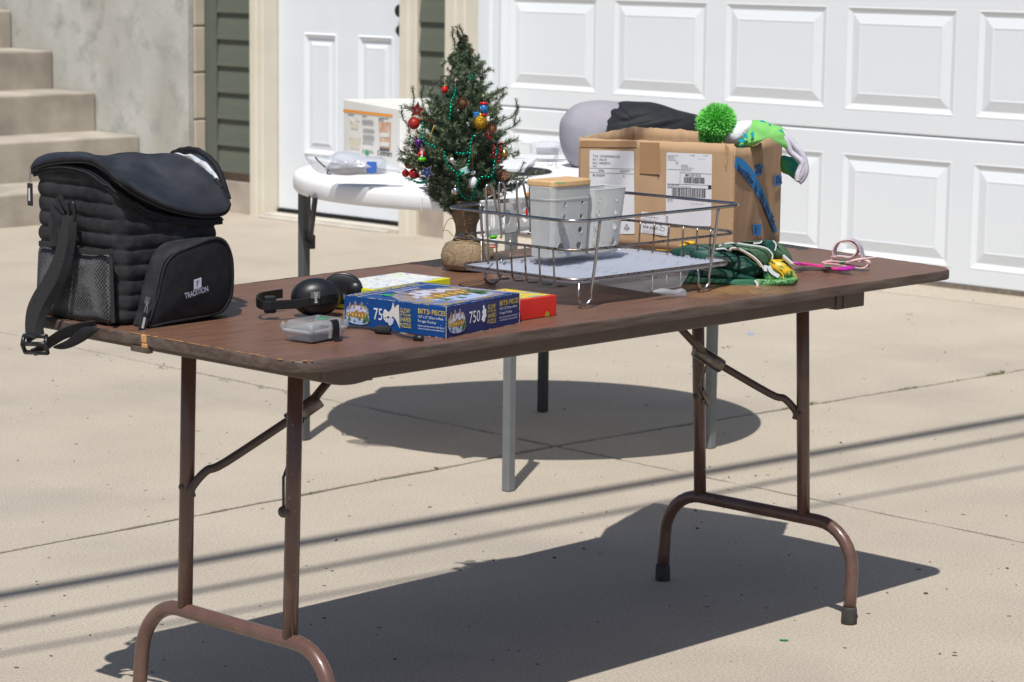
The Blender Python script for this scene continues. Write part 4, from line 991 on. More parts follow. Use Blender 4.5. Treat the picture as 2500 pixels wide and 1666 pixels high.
# red box
RR_ = tp(1358.6, 770.7); RF_ = V((RR_.x-.125, RR_.y-.006, RR_.z)); BR_ = tp(1226.6, 705.4, .0365); BR_.z = RR_.z
dL = BR_-RR_
rb, F2, R2, L2, B2 = boxthing('puzzle_box', 'red puzzle box with a yellow illustrated lid, half behind the blue box', 'puzzle box', RF_, RR_, RF_+V((dL.x, dL.y, 0)), .0365, [RED, RED, RED], 'puzzle boxes on the brown table')
FT3 = Frame(F2+V((0, 0, .0365)), R2-F2, L2-F2); W3, D3 = (R2-F2).length, (L2-F2).length
mb = MB(); rect(mb, FT3, .03*W3, .95*W3, .06*D3, .97*D3, w=.0008); mb.build('cover_picture', ARTR, rb)
sticker(FT3.p(.45*W3, .78*D3, .0012), .0105, rb, FT3.n)
fr = Frame(F2, R2-F2, (0, 0, 1)); mb = MB(); poly(mb, fr, [(.79*W3+.0055*math.cos(R(a)), .0008+.0085*math.sin(R(a))) for a in range(0, 181, 15)], w=.0008); mb.build('thumb_cut', mat('olive_carton', (.35,.33,.03), rough=.7), rb)

# ear muffs
s4 = .12755
def c4(x, y): return (640+x*s4, 650+y*s4)
e0 = gz(*c4(1040, 600), TZ+.037)
ear = thing('ear_muffs', 'black padded ear defenders lying folded on the table beside the clear case', 'ear muffs', (e0.x, e0.y, TZ))
ax_ = V((-.50, -.80, .08)).normalized()
def cupd(c, ax, r, dep, cush, flip=1):
    mb = MB(); prof = [(.001, dep), (r*.35, dep*.96), (r*.62, dep*.80), (r*.82, dep*.56), (r*.95, dep*.25), (r, 0), (r*.99, -.004)]
    mb.lathe(c, prof, 40, axis=ax, sx=1.10, sy=.86); o = mb.build('cup_shell', CUP, ear)
    mb = MB(); mb.lathe(c-ax*.0035, [(r*.90, 0), (r*.97, -.004), (r*.98, -.012), (r*.90, -cush), (r*.5, -cush-.002), (.001, -cush-.001)], 40, axis=ax, sx=1.10, sy=.86); mb.build('ear_cushion', CUSH, ear)
cupd(e0+ax_*-.002, ax_, .0400, .027, .017)
e1 = gz(*c4(1545, 410), TZ+.042)
cupd(e1, V((.75, .62, .1)).normalized(), .0325, .022, .014)
e2 = gz(*c4(1785, 465), TZ+.040); mb = MB(); mb.lathe(e2, [(.001, .003), (.014, .0025), (.015, 0), (.015, -.006), (.001, -.007)], 24, axis=(.75, .62, .1)); mb.build('cup_hinge', CUP, ear)
P = [e0+ax_*.027+V((.032, -.010, -.001)), e0+ax_*.0275+V((.010, -.004, -.002))]+[gp(*c4(x, y), (e0+ax_*.026)[:], ax_) for x, y in ((700, 720), (480, 735), (300, 745))]
q0 = P[-1]; P += [q0+V((-.014, .008, -.001)), q0+V((-.020, .022, 0)), q0+V((-.012, .042, .003)), q0+V((.010, .060, .006)), q0+V((.040, .070, .006)), q0+V((.075, .074, .006))]
P = catmull(P, 6); mb = MB(); mb.ribbon(P, [V((0, 0, 1))]*len(P), [.0165]*len(P), .0034); mb.build('headband', PLAS, ear, bevel=.0012)
mb = MB(); q = gp(*c4(150, 735), (e0+ax_*.014)[:], ax_); mb.obox(q, ax_.cross(V((0,0,1)))*.0105, ax_*.008, (0, 0, .0155)); mb.build('slider_block', CUP, ear, bevel=.004, seg=3)
fl = Frame(gp(*c4(925, 750), (e0+ax_*.0315)[:], ax_), ax_.cross(V((0, 0, 1)))*-1, (0, 0, 1)); 
mb = MB(); rect(mb, fl, 0, .0175, 0, .026, w=.001, th=.002); mb.build('clip_plate', CUP, ear, bevel=.001)
mb = MB(); rect(mb, fl, 0, .0175, .012, .0245, w=.0014, th=.0008); mb.build('silver_clip', mat('silver_clip', (.32,.32,.33), rough=.25, metal=.9), ear, bevel=.0005)
text('lettering', 'BANZ', fl, .0118, .004, .0052, WPRINT, ear, wd=.019, w=.0018, bold=.0, rot=math.pi/2)

# clear case
La, Fa, Ra = tp(689, 833), tp(760, 843), tp(847, 826)
Ba = La+Ra-Fa; cen = (Fa+Ba)/2
case = thing('clear_case', 'small clear plastic waterproof case with black latch near the table corner', 'case', (cen.x, cen.y, TZ))
def qd(s, z): return [V((cen.x+(p.x-cen.x)*s, cen.y+(p.y-cen.y)*s, TZ+z)) for p in (Fa, Ra, Ba, La)]
for nm, (z0, s0, z1, s1_) in (('case_base', (.001, .90, .0195, 1.0)), ('case_lid', (.0205, 1.0, .0365, .90))):
    mb = MB(); mb.hexa(qd(s0, z0), qd(s1_, z1)); mb.build(nm, CLEAR, case, bevel=.007, seg=4)
mb = MB(); mb.hexa(qd(1.02, .0172), qd(1.02, .0225)); mb.build('seal_rim', CLEAR2, case, bevel=.0018)
mb = MB(); mb.hexa(qd(.80, .003), qd(.80, .006)); mb.build('inner_pad', mat('grey_pad', (.30,.31,.33), (.4,.41,.43), sc=80, rough=.5), case)
for p in qd(.97, .0):
    mb = MB(); mb.ball((p.x, p.y, TZ+.026), .0065, sc=(.8, .8, 1.2)); mb.build('corner_bump', CLEAR, case)
d = (Ra-Fa).normalized(); nn = V((d.y, -d.x, 0)); c_ = Fa.lerp(Ra, .63)+nn*.0015
mb = MB(); pts_ = [c_+nn*-.004+V((0, 0, .0345)), c_+nn*.001+V((0, 0, .033)), c_+nn*.0032+V((0, 0, .022)), c_+nn*.003+V((0, 0, .010)), c_+nn*.005+V((0, 0, .003)), c_+nn*.011+V((0, 0, .0015))]
mb.ribbon(catmull(pts_, 4), d, .0165, .002); mb.build('latch', PLAS, case, bevel=.0006)
for t_ in (.50, .76):
    q = Fa.lerp(Ra, t_)+nn*.0015; mb = MB(); mb.obox(q+V((0, 0, .019)), d*.002, nn*.003, (0, 0, .014)); mb.build('latch_guard', CLEAR, case, bevel=.0015)
sticker(gz(*c4(1160, 1000), TZ+.0372), .0098, case)

# cord
s2_ = .3315
def c2(x, y): return (620+x*s2_, 600+y*s2_)
cp = [tp(*c2(x, y), .0035) for x, y in ((660, 598), (760, 600), (850, 608), (900, 622))]
cp2 = [tp(*c2(x, y), .004) for x, y in ((1000, 632), (1040, 640), (1075, 655), (1110, 668), (1180, 680))]
cord = thing('elastic_cord', 'black elastic cord with a wrapped knot lying in front of the blue box', 'cord', tuple(cp[2][:2])+(TZ,))
for dy in (0, .0045):
    mb = MB(); mb.tube([p+V((dy, dy, 0)) for p in catmull(cp, 4)], .0016, 8); mb.tube([p+V((dy*.5, dy, 0)) for p in catmull(cp2, 4)], .0016, 8); mb.build('cord_strand', WEB, cord)
a, b = tp(*c2(893, 622), .006), tp(*c2(1008, 632), .006); d = (b-a).normalized(); e_ = V((-d.y, d.x, 0)); pts_ = []
for k in range(9*14):
    t_ = k/(9*14-1); an = k/14*6.283; r_ = .0055*(.75+.5*math.sin(math.pi*t_)); pts_.append(a.lerp(b, t_)+e_*r_*math.cos(an)+V((0, 0, r_*math.sin(an)+.001)))
mb = MB(); mb.tube(pts_, .0017, 7); mb.build('knot', WEB, cord)
a, b = tp(*c2(1172, 680), .005), tp(*c2(1252, 684), .005); mb = MB(); mb.tube([a, a.lerp(b, .1), a.lerp(b, .5), a.lerp(b, .9), b], [.002, .0045, .0055, .005, .002], 12); mb.build('cord_end', PLAS, cord)
# ================================================================ little christmas tree
TN = V((FW[0], FW[1], 0)).normalized(); TC = tp(1140, 667)+TN*.047; TC.z = TZ; TRt = V((TN.y, -TN.x, 0))
st_ = .4209
def tt(x, y): return (900+x*st_, 40+y*st_)
def tpl(X_, Y_, d=0.0):      # point in the tree's plane moved d towards the viewer's side
    P0 = TC-TN*d; return gp(X_, Y_, P0[:], TN[:])
tree = thing('christmas_tree', 'small artificial christmas tree with beads and ornaments, burlap wrapped base, on the brown table', 'christmas tree', (TC.x, TC.y, TZ+.008))
ND = mat('dark_green_needles', (.050,.090,.045), rough=.45); NLt = mat('light_green_needles', (.26,.32,.20), rough=.4); NM = mat('mid_green_needles', (.105,.160,.09), rough=.45)
STEM = mat('green_wire_stem', (.03,.035,.02), (.06,.045,.03), sc=90, rough=.8)
BURL = mat('burlap', (.58,.43,.27), (.44,.31,.19), sc=340, rough=.95, weave=1.0, wsc=1500, bdist=.0015, stretch=None, lo=.42, hi=.6)
def burl_weave(m_):
    N = m_.node_tree.nodes; L = m_.node_tree.links; b = N['Principled BSDF']; src = b.inputs['Base Color'].links[0].from_socket; tc = N.new('ShaderNodeTexCoord')
    v = N.new('ShaderNodeTexVoronoi'); v.inputs['Scale'].default_value = 430; v.inputs['Randomness'].default_value = .35; L.new(tc.outputs['Object'], v.inputs['Vector'])
    r = N.new('ShaderNodeMapRange'); r.inputs['From Min'].default_value = .25; r.inputs['From Max'].default_value = .7; r.inputs['To Min'].default_value = 1.1; r.inputs['To Max'].default_value = .42; L.new(v.outputs['Distance'], r.inputs['Value'])
    vm = N.new('ShaderNodeVectorMath'); vm.operation = 'SCALE'; L.new(src, vm.inputs[0]); L.new(r.outputs[0], vm.inputs['Scale']); L.new(vm.outputs[0], b.inputs['Base Color'])
burl_weave(BURL)
def branch_mesh(seed):
    rnd = random.Random(seed); mb = MB(); L0 = .1
    def twig(p0, d0, ln, nn_, r0, droop):
        d = V(d0).normalized(); pts = []; p = V(p0); steps = 6
        for k in range(steps+1): pts.append(p.copy()); p = p+d*(ln/steps); d = (d+V((0, 0, droop))+V((rnd.uniform(-.1,.1), rnd.uniform(-.1,.1), rnd.uniform(-.05,.05)))).normalized()
        mb.tube(pts, [r0*(1-.6*k/steps) for k in range(steps+1)], 4, cap=False, mi=3)
        for k in range(nn_):
            t = rnd.random()*steps*.999; i = int(t); q = pts[i].lerp(pts[i+1], t-i); ax = (pts[i+1]-pts[i]).normalized()
            a = rnd.uniform(0, 6.283); u = ax.cross(V((0, 0, 1))); u = u.normalized() if u.length > .1 else V((1, 0, 0)); w_ = ax.cross(u)
            rad = u*math.cos(a)+w_*math.sin(a); dd = (rad*rnd.uniform(.55, 1)+ax*rnd.uniform(.5, 1.1)).normalized()
            l = rnd.uniform(.0075, .0135); sw = dd.cross(V((rnd.uniform(-1, 1), rnd.uniform(-1, 1), rnd.uniform(-1, 1)))).normalized()*.0006
            mb.add([q-sw, q+sw, q+dd*l+sw*.5, q+dd*l-sw*.5], [(0, 1, 2, 3)], rnd.choice((0, 1, 1, 2, 2)))
        return pts
    main = twig((0, 0, 0), (1, 0, .05), L0, 230, .0012, .03)
    for k in range(1, 5):
        for s_ in (-1, 1):
            if rnd.random() < .8: twig(main[k], (1, s_*rnd.uniform(.7, 1.3), rnd.uniform(-.2, .5)), rnd.uniform(.028, .045)*(1.15-k*.13), 78, .0008, .05)
    me = bpy.data.meshes.new('branch'); me.from_pydata([tuple(v) for v in mb.v], [], mb.f)
    for mm in (ND, NLt, NM, STEM): me.materials.append(mm)
    me.polygons.foreach_set('material_index', mb.m); return me
BM = [branch_mesh(s) for s in range(7)]
def slim_mesh(seed):
    rnd = random.Random(seed); mb = MB(); pts = [V((.1*k/8, .003*math.sin(k), .004*math.sin(k*.8))) for k in range(9)]
    mb.tube(pts, .0010, 4, cap=False, mi=3)
    for k in range(260):
        t = rnd.random()*7.99; i = int(t); q = pts[i].lerp(pts[i+1], t-i); a = rnd.uniform(0, 6.283); rad = V((0, math.cos(a), math.sin(a))); dd = (rad+V((rnd.uniform(.5, 1.1), 0, 0))).normalized()
        l = rnd.uniform(.007, .012); sw = dd.cross(V((rnd.uniform(-1, 1), rnd.uniform(-1, 1), rnd.uniform(-1, 1)))).normalized()*.0005
        mb.add([q-sw, q+sw, q+dd*l+sw*.5, q+dd*l-sw*.5], [(0, 1, 2, 3)], rnd.choice((0, 1, 1, 2, 2)))
    me = bpy.data.meshes.new('branch'); me.from_pydata([tuple(v) for v in mb.v], [], mb.f)
    for mm in (ND, NLt, NM, STEM): me.materials.append(mm)
    me.polygons.foreach_set('material_index', mb.m); return me
SM = [slim_mesh(s) for s in (31, 32, 33)]
troot = V(WL[tree.name])
def put(me, a, b, roll=0):
    d = b-a; L_ = d.length; x = d.normalized(); y = V((0, 0, 1)).cross(x)
    if y.length < .05: y = V((1, 0, 0)).cross(x)
    y.normalize(); z = x.cross(y); cr, sr = math.cos(roll), math.sin(roll); y, z = y*cr+z*sr, z*cr-y*sr
    s_ = L_/.1; k = max(.75, min(1.25, s_))
    M_ = Matrix(((x.x*s_, y.x*k, z.x*k, a.x-troot.x), (x.y*s_, y.y*k, z.y*k, a.y-troot.y), (x.z*s_, y.z*k, z.z*k, a.z-troot.z), (0, 0, 0, 1)))
    ob = bpy.data.objects.new('branch', me); COL.objects.link(ob); ob.parent = tree; ob.matrix_local = M_; return ob
ys_ = [65, 90, 120, 148, 175, 195, 212, 232, 255, 275, 300, 330, 360, 390, 415, 445, 470, 495, 515]
xl = [1103, 1106, 1112, 1090, 1078, 1080, 1062, 1040, 1010, 992, 992, 990, 990, 978, 985, 1002, 1030, 1055, 1078]
xr = [1121, 1140, 1150, 1180, 1198, 1195, 1200, 1232, 1248, 1258, 1264, 1262, 1258, 1250, 1246, 1236, 1222, 1204, 1180]
xc = [1112, 1124, 1132, 1134, 1135, 1135, 1135, 1134, 1132, 1130, 1130, 1130, 1130, 1132, 1133, 1134, 1134, 1134, 1134]
rnd = random.Random(11)
trunk = [tpl(np.interp(y, ys_, xc), y) for y in (540, 500, 450, 400, 350, 300, 250, 200, 150, 120, 95, 75)]
mb = MB(); mb.tube(trunk, [.009, .009, .008, .008, .007, .006, .005, .0045, .004, .0035, .003, .002], 8); mb.build('trunk', STEM, tree)
rnd = random.Random(5)
nb = 0
for lev in range(25):
    y_ = 112+lev*16.6
    wl_ = np.interp(y_, ys_, xc)-np.interp(y_, ys_, xl); wr_ = np.interp(y_, ys_, xr)-np.interp(y_, ys_, xc)
    n_ = 7 if y_ < 200 else (9 if y_ < 480 else 8)
    a0 = rnd.uniform(0, 6.28)
    for k in range(n_):
        a = a0+6.283*k/n_+rnd.uniform(-.25, .25)
        cw = math.cos(a); rad = (wl_ if cw < 0 else wr_)/1215.0
        rad *= rnd.choice((rnd.uniform(.62, .85), rnd.uniform(.9, 1.12))) if abs(cw) > .4 else rnd.uniform(.6, .98)
        dep = rad*(.85)
        base_y = min(520, y_+rnd.uniform(18, 50) if y_ > 190 else y_+16)
        p0 = tpl(np.interp(base_y, ys_, xc), base_y)
        p1 = tpl(np.interp(y_, ys_, xc), y_)+TRt*(rad*cw)-TN*(dep*math.sin(a))
        p0 = p0.lerp(V((p1.x, p1.y, p0.z)), .15)
        if (p1-p0).length < .015: continue
        put(rnd.choice(BM), p0, p1, rnd.uniform(-.6, .6)); nb += 1
    # inner fill
for k in range(12):
    y_ = rnd.uniform(230, 500); a = rnd.uniform(0, 6.28); w_ = .045
    p0 = tpl(np.interp(y_+18, ys_, xc), y_+18); p1 = tpl(np.interp(y_, ys_, xc), y_)+TRt*w_*math.cos(a)-TN*w_*math.sin(a)*1.1
    put(rnd.choice(BM), p0, p1, rnd.uniform(0, 6)); nb += 1
for (a, b) in (((255, 560), (262, 408)), ((300, 560), (320, 405)), ((235, 680), (183, 520)), ((345, 520), (372, 410)), ((600, 480), (800, 418)), ((620, 330), (728, 312)), ((690, 560), (790, 455)), ((760, 640), (875, 530)), ((740, 700), (880, 600)), ((640, 800), (870, 790)), ((560, 200), (505, 60)), ((500, 175), (482, 62)), ((520, 250), (525, 120)), ((640, 280), (665, 258)), ((230, 860), (175, 820)), ((280, 800), (200, 760)), ((300, 930), (215, 945)),
               ((780, 1000), (905, 850)), ((800, 990), (1015, 900)), ((480, 1090), (425, 1080)), ((470, 1080), (440, 1130)), ((430, 290), (438, 255)), ((480, 330), (415, 372)), ((760, 470), (800, 440)), ((850, 640), (860, 480)), ((840, 820), (868, 790)), ((560, 190), (530, 50)), ((590, 260), (575, 160)), ((540, 230), (555, 140))):
    d_ = .03 if a[1] > 950 and a[0] > 700 else rnd.uniform(-.02, .03); put(rnd.choice(SM), tpl(*tt(*a), d_), tpl(*tt(*b), d_+.01), rnd.uniform(0, 6)); nb += 1
for (a, b) in (((620, 1000), (800, 1000)), ((640, 980), (850, 950)), ((650, 1040), (860, 1000)), ((600, 1060), (780, 1080)), ((700, 960), (900, 960)), ((740, 1000), (930, 980))):
    put(rnd.choice(BM), tpl(*tt(*a), .03), tpl(*tt(*b), rnd.uniform(.02, .06)), rnd.uniform(-1, 1)); nb += 1
print('branches', nb)
# burlap base and neck
rows = []
prf = [(0, .030), (.004, .046), (.014, .0525), (.030, .0535), (.044, .050), (.054, .040), (.060, .026), (.066, .0215), (.078, .0195), (.092, .021), (.106, .027), (.120, .033), (.134, .036), (.142, .037)]
n = 48
for h, r_ in prf:
    row = []
    for k in range(n):
        a = 6.283*k/n; lump = 1+.07*nz((math.cos(a), math.sin(a), h*12), 1.6, 3)+(.05*math.sin(a*9+h*60)*(1 if h > .06 else .15))+(.02*math.sin(5*a) if h < .05 else 0)
        off = V((0, 0, 0)) if h < .05 else TRt*(-.004+.02*(h-.06))
        row.append(V((TC.x+r_*lump*math.cos(a), TC.y+r_*lump*math.sin(a), zt(TC.x, TC.y)+.0005+h))+off)
    rows.append(row)
mb = MB(); mb.grid(rows[:7], 0, True, True); mb.f.append(tuple(range(n))[::-1]); mb.m.append(0); mb.s.append(False); mb.build('burlap_ball', BURL, tree)
mb = MB(); mb.grid(rows[6:], 0, True, True); mb.build('burlap_neck', BURL, tree, recalc=False, solid=.0015)
TW_ = mat('jute_twine', (.42,.28,.15), (.3,.2,.1), sc=200, rough=.9)
for pts_ in ([(500, 1180), (470, 1175), (445, 1210), (432, 1250)], [(432, 1240), (460, 1245), (490, 1275), (515, 1285)], [(555, 1185), (560, 1230), (580, 1262), (640, 1295)], [(510, 1295), (560, 1305), (620, 1300), (700, 1305)]):
    mb = MB(); mb.tube(catmull([tpl(*tt(*q), .035) for q in pts_], 5), .0009, 6); mb.build('twine', TW_, tree)

# ---------------- ornaments (each hangs on the tree: a thing of its own)
t3_ = .15308
def o3(x, y): return (960+x*t3_, 200+y*t3_)
def o4(x, y): return (1030+x*t3_, 360+y*t3_)
GOLD = mat('gold_glitter', (.62,.36,.03), (.30,.16,.01), sc=350, rough=.35, metal=.8, lo=.4, hi=.55, bump=.8, bsc=900)
REDG = mat('gloss_red', (.55,.008,.008), rough=.12, coat=.5); REDM = mat('matt_red_glitter', (.48,.03,.02), (.3,.01,.01), sc=500, rough=.4)
CHR = mat('chrome_ball', (.75,.72,.72), rough=.08, metal=1); GBEAD = mat('metallic_green_bead', (.0,.30,.19), rough=.18, metal=.85); RBEAD = mat('metallic_red_bead', (.42,.01,.02), rough=.18, metal=.7)
DKR = mat('dark_red_enamel', (.20,.008,.01), rough=.2); WHT = mat('white_enamel', (.75,.75,.75), rough=.3); BLE = mat('bright_blue_enamel', (.01,.16,.45), rough=.3); LIME = mat('lime_green_enamel', (.10,.55,.02), rough=.3)
PURP = mat('purple_foil', (.10,.015,.18), rough=.25); DBLUE = mat('dark_blue_enamel', (.008,.03,.14), rough=.25); CONE = mat('pine_cone_brown', (.17,.085,.045), (.30,.16,.085), sc=120, rough=.8); CONEL = mat('light_pine_cone', (.42,.20,.10), (.5,.28,.16), sc=120, rough=.8)
SKIN = mat('painted_face', (.75,.50,.38), rough=.5); CYAN = mat('pale_cyan_plastic', (.38,.62,.58), rough=.3, alpha=.9); BRASS = mat('brass', (.55,.38,.12), rough=.3, metal=1)
def dp(x, y): # forward offset of the foliage surface at crop pixel
    X_, Y_ = tt(x, y); w_ = (np.interp(Y_, ys_, xr)-np.interp(Y_, ys_, xl))/2/1215; c_ = np.interp(Y_, ys_, xc); k = min(1, abs((X_-c_)/1215)/max(w_, .01)); return max(.006, .84*w_*math.sqrt(1-k*k*.9)-.003)
def orn(x, y, r, m_, label, cat='bauble', name='bauble', cap=True):
    c = tpl(*tt(x, y), dp(x, y)); t = thing(name, label, cat, tuple(c), 'ornaments hanging on the little christmas tree')
    mb = MB(); mb.ball(c, r, 20, 12); mb.build('ball', m_, t)
    if cap: mb = MB(); mb.lathe(c+V((0, 0, r*.95)), [(r*.28, 0), (r*.26, r*.25), (.001, r*.27)], 10); mb.build('cap', BRASS, t); mb = MB(); mb.tube([c+V((0, 0, r*1.2)), c+V((.001, 0, r*2.2))], .0005, 4); mb.build('hanger', BRASS, t)
    return t
orn(648, 617, .0147, GOLD, 'round gold glitter bauble beside a pine cone on the small tree')
orn(262, 622, .0120, REDM, 'matt red glitter bauble under the dark red star')
orn(262, 915, .0105, REDG, 'shiny red heart-like bauble at the lower left of the tree'); orn(214, 912, .0075, REDG, 'small red bauble at the lowest left tip of the tree')
orn(503, 1012, .0088, CHR, 'pinkish silver mirror bauble low on the front of the tree')
orn(440, 425, .0070, REDG, 'flat shiny red ornament high on the left of the tree')
orn(482, 832, .0042, WHT, 'tiny white bead ornament between the green bead strings', cap=False)
c = tpl(*tt(606, 965), dp(606, 965)); t = thing('bell_ornament', 'white and silver drop ornament under the gold hook', 'ornament', tuple(c), 'ornaments hanging on the little christmas tree')
mb = MB(); mb.ball(c, .0088, 16, 10, sc=(1, 1, 1.35)); mb.build('drop', WHT, t); mb = MB(); mb.ball(c+V((0, 0, .0195)), .0048, 12, 8); mb.build('drop_head', WHT, t)
mb = MB(); mb.tube([c+V((0, 0, .022)), tpl(*tt(604, 860), dp(604, 860)+.002), tpl(*tt(601, 705), dp(601, 705)), tpl(*tt(607, 860), dp(604, 860)+.003)], .0006, 4); mb.build('hanger', BRASS, t)
def star(x, y, r, m1, label, tilt=0.0, lim=5):
    c = tpl(*tt(x, y), dp(x, y)+.004); t = thing('star_ornament', label, 'ornament', tuple(c), 'ornaments hanging on the little christmas tree')
    def pts(R_, r_): return [c+TRt*(R_ if k % 2 == 0 else r_)*math.sin(6.283*k/10+tilt)+V((0, 0, 1))*(R_ if k % 2 == 0 else r_)*math.cos(6.283*k/10+tilt) for k in range(10)]
    mb = MB(); mb.prism(pts(r, r*.46), TN*.002); mb.build('star_frame', mat('silver_edge', (.5,.42,.36), rough=.3, metal=.9), t)
    mb = MB()
    for k in range(5):
        a0, a1, a2 = (6.283*(2*k+d)/10+tilt for d in (-1, 0, 1)); f_ = lambda R_, a: c-TN*.0006+TRt*R_*math.sin(a)+V((0, 0, 1))*R_*math.cos(a)
        mb.prism([f_(r*.06, a1), f_(r*.39, a0), f_(r*.88, a1), f_(r*.39, a2)], -TN*.0008)
    mb.build('star_enamel', m1, t); return t
star(281, 545, .0185, DKR, 'dark red enamel star ornament at the left of the tree', .12)
star(338, 905, .0165, DBLUE, 'dark blue star ornament beside the red baubles', .62)
# toy soldier-like drum ornament
c = tpl(*tt(668, 535), dp(668, 535)+.004); t = thing('toy_ornament', 'blue and red toy drum ornament above the gold bauble', 'ornament', tuple(c), 'ornaments hanging on the little christmas tree')
mb = MB(); mb.lathe(c, [(.0075, -.010), (.0078, .008)], 14); mb.build('drum', BLE, t)
mb = MB(); mb.lathe(c, [(.0088, .0081), (.009, .012), (.005, .0125)], 14); mb.build('drum_rim', REDG, t); mb = MB(); mb.lathe(c+V((0, 0, -.0135)), [(.0088, 0), (.0088, .0034)], 14); mb.build('drum_rim', REDG, t)
mb = MB(); mb.obox(c-TRt*.014+V((0, 0, -.013)), TRt*.006, TN*.004, (0, 0, .006)); mb.build('toy_arm', BLE, t, bevel=.002); mb = MB(); mb.obox(c+TRt*.007+V((0, 0, -.020)), TRt*.0045, TN*.004, (0, 0, .005)); mb.build('toy_foot', WHT, t, bevel=.001)
mb = MB(); mb.tube([c+V((0, 0, .012)), c+V((-.002, .0, .028))], .0007, 4); mb.build('hanger', BRASS, t)
# little winter figure ornament
c = tpl(*tt(308, 800), dp(308, 800)+.006); t = thing('figure_ornament', 'little figure ornament in red and white with a lime green base', 'ornament', tuple(c), 'ornaments hanging on the little christmas tree')
mb = MB(); mb.ball(c, .0088, 14, 9, sc=(1, .8, .8)); mb.build('coat', REDG, t); mb = MB(); mb.obox(c-TN*.0065, TRt*.0022, TN*.001, (0, 0, .006)); mb.build('coat_front', WHT, t, bevel=.0008)
mb = MB(); mb.ball(c+V((0, 0, .010))+TRt*.002, .0062, 14, 9); mb.build('head', SKIN, t); mb = MB(); mb.ball(c+V((0, 0, -.010))+TRt*.001, .0088, 14, 9, sc=(1.1, .8, .6)); mb.build('base', LIME, t)
mb = MB(); mb.lathe(c+V((0, 0, .013))+TRt*.002, [(.008, 0), (.008, .001), (.0048, .0012), (.0045, .009), (.001, .0095)], 14); mb.build('hat', KPRINT, t)
c = tpl(*tt(290, 745), dp(290, 745)+.003); mb = MB(); mb.lathe(c, [(.004, -.012), (.004, -.002), (.0085, .004), (.009, .010)], 12); tag(mb.build('cup_ornament', PURP, loc=tuple(c)), 'shiny purple foil ornament above the little figure', 'ornament', 'ornaments hanging on the little christmas tree')
c = tpl(*tt(558, 897), dp(558, 897)+.008); mb = MB(); mb.obox(c, (TRt+V((0, 0, .45))).normalized()*.0085, TN*.002, (V((0, 0, 1))-TRt*.45).normalized()*.0068); tag(mb.build('bead_clasp', CYAN, loc=tuple(c), bevel=.0015), 'pale cyan plastic tag on the green bead string', 'tag', 'ornaments hanging on the little christmas tree')
c = tpl(*tt(787, 800), dp(787, 800)); mb = MB(); mb.lathe(c, [(.006, -.007), (.0085, -.002), (.008, .003), (.003, .010), (.001, .011)], 14); tag(mb.build('lantern_ornament', BRASS, loc=tuple(c)), 'small brass and silver ornament at the right edge of the tree', 'ornament', 'ornaments hanging on the little christmas tree')
# figure hanging low behind the rack wires
c = tpl(*tt(722, 1312), .05); t = thing('snowman_ornament', 'white snowman ornament with green hat hanging beside the burlap base', 'ornament', tuple(c), 'ornaments hanging on the little christmas tree')
mb = MB(); mb.ball(c, .0105, 16, 10, sc=(1, 1, .9)); mb.build('body', WHT, t); mb = MB(); mb.ball(c+V((0, 0, .012)), .0085, 14, 8, sc=(1.15, 1, .55)); mb.build('hat', LIME, t); mb = MB(); mb.ball(c+V((0, 0, -.008)), .0105, 14, 8, sc=(1.1, 1, .3)); mb.build('base', mat('salmon_enamel', (.65,.22,.14), rough=.4), t)
c = tpl(*tt(922, 1120), .03); t = thing('figure_ornament', 'thin red and orange figure ornament seen behind the plate prongs', 'ornament', tuple(c), 'ornaments hanging on the little christmas tree')
mb = MB(); mb.obox(c, TRt*.004, TN*.003, (0, 0, .020)); mb.build('coat', REDG, t, bevel=.002); mb = MB(); mb.ball(c+V((0, 0, .027)), .0055, 12, 8, sc=(.8, .8, 1.3)); mb.build('head', mat('orange_enamel', (.75,.30,.03), rough=.4), t); mb = MB(); mb.obox(c+V((0, 0, .006))-TN*.0034, TRt*.0042, TN*.0008, (0, 0, .0035)); mb.build('collar', WHT, t)
for (x0_, y0_, x1_, y1_, par_) in ((722, 1285, 715, 1050, None), (922, 1060, 925, 930, None)):
    mb = MB(); mb.tube([tpl(*tt(x0_, y0_), .045), tpl(*tt(x1_, y1_), .045)], .0006, 4); mb.build('ornament_wire', BRASS, tree)
# pine cones
def cone(x, y, r, m_, label, axis):
    c = tpl(*tt(x, y), dp(x, y)); mb = MB(); ax = V(axis).normalized(); u = ax.cross(V((.3, .2, 1))).normalized(); w_ = ax.cross(u)
    mb.ball(c, r*.55, 10, 7)
    for k in range(44):
        t_ = k/43; a = k*2.4; rr = r*(.35+.65*math.sin(math.pi*(.15+.8*t_))); p = c+ax*(r*1.6*(t_-.5)); d = (u*math.cos(a)+w_*math.sin(a)); s_ = d.cross(ax)*r*.24
        tip = p+d*rr+ax*r*.15; mb.add([p+s_*.6, p-s_*.6, tip-s_, tip+s_, tip+d*r*.12-ax*r*.06], [(0, 1, 2, 4, 3)]); mb.add([p+s_*.6-ax*.001, p-s_*.6-ax*.001, tip-s_-ax*.0012, tip+s_-ax*.0012], [(3, 2, 1, 0)])
    tag(mb.build('pine_cone', m_, loc=tuple(c), recalc=False), label, 'pine cone', 'pine cones on the little christmas tree')
cone(553, 132, .0105, CONE, 'brown pine cone near the tip of the small tree', (.2, -.3, .8)); cone(545, 505, .0125, CONE, 'brown pine cone in the upper middle of the small tree', (.5, -.8, .2)); cone(716, 655, .0105, CONEL, 'pale orange pine cone right beside the gold bauble', (.6, -.4, .3))
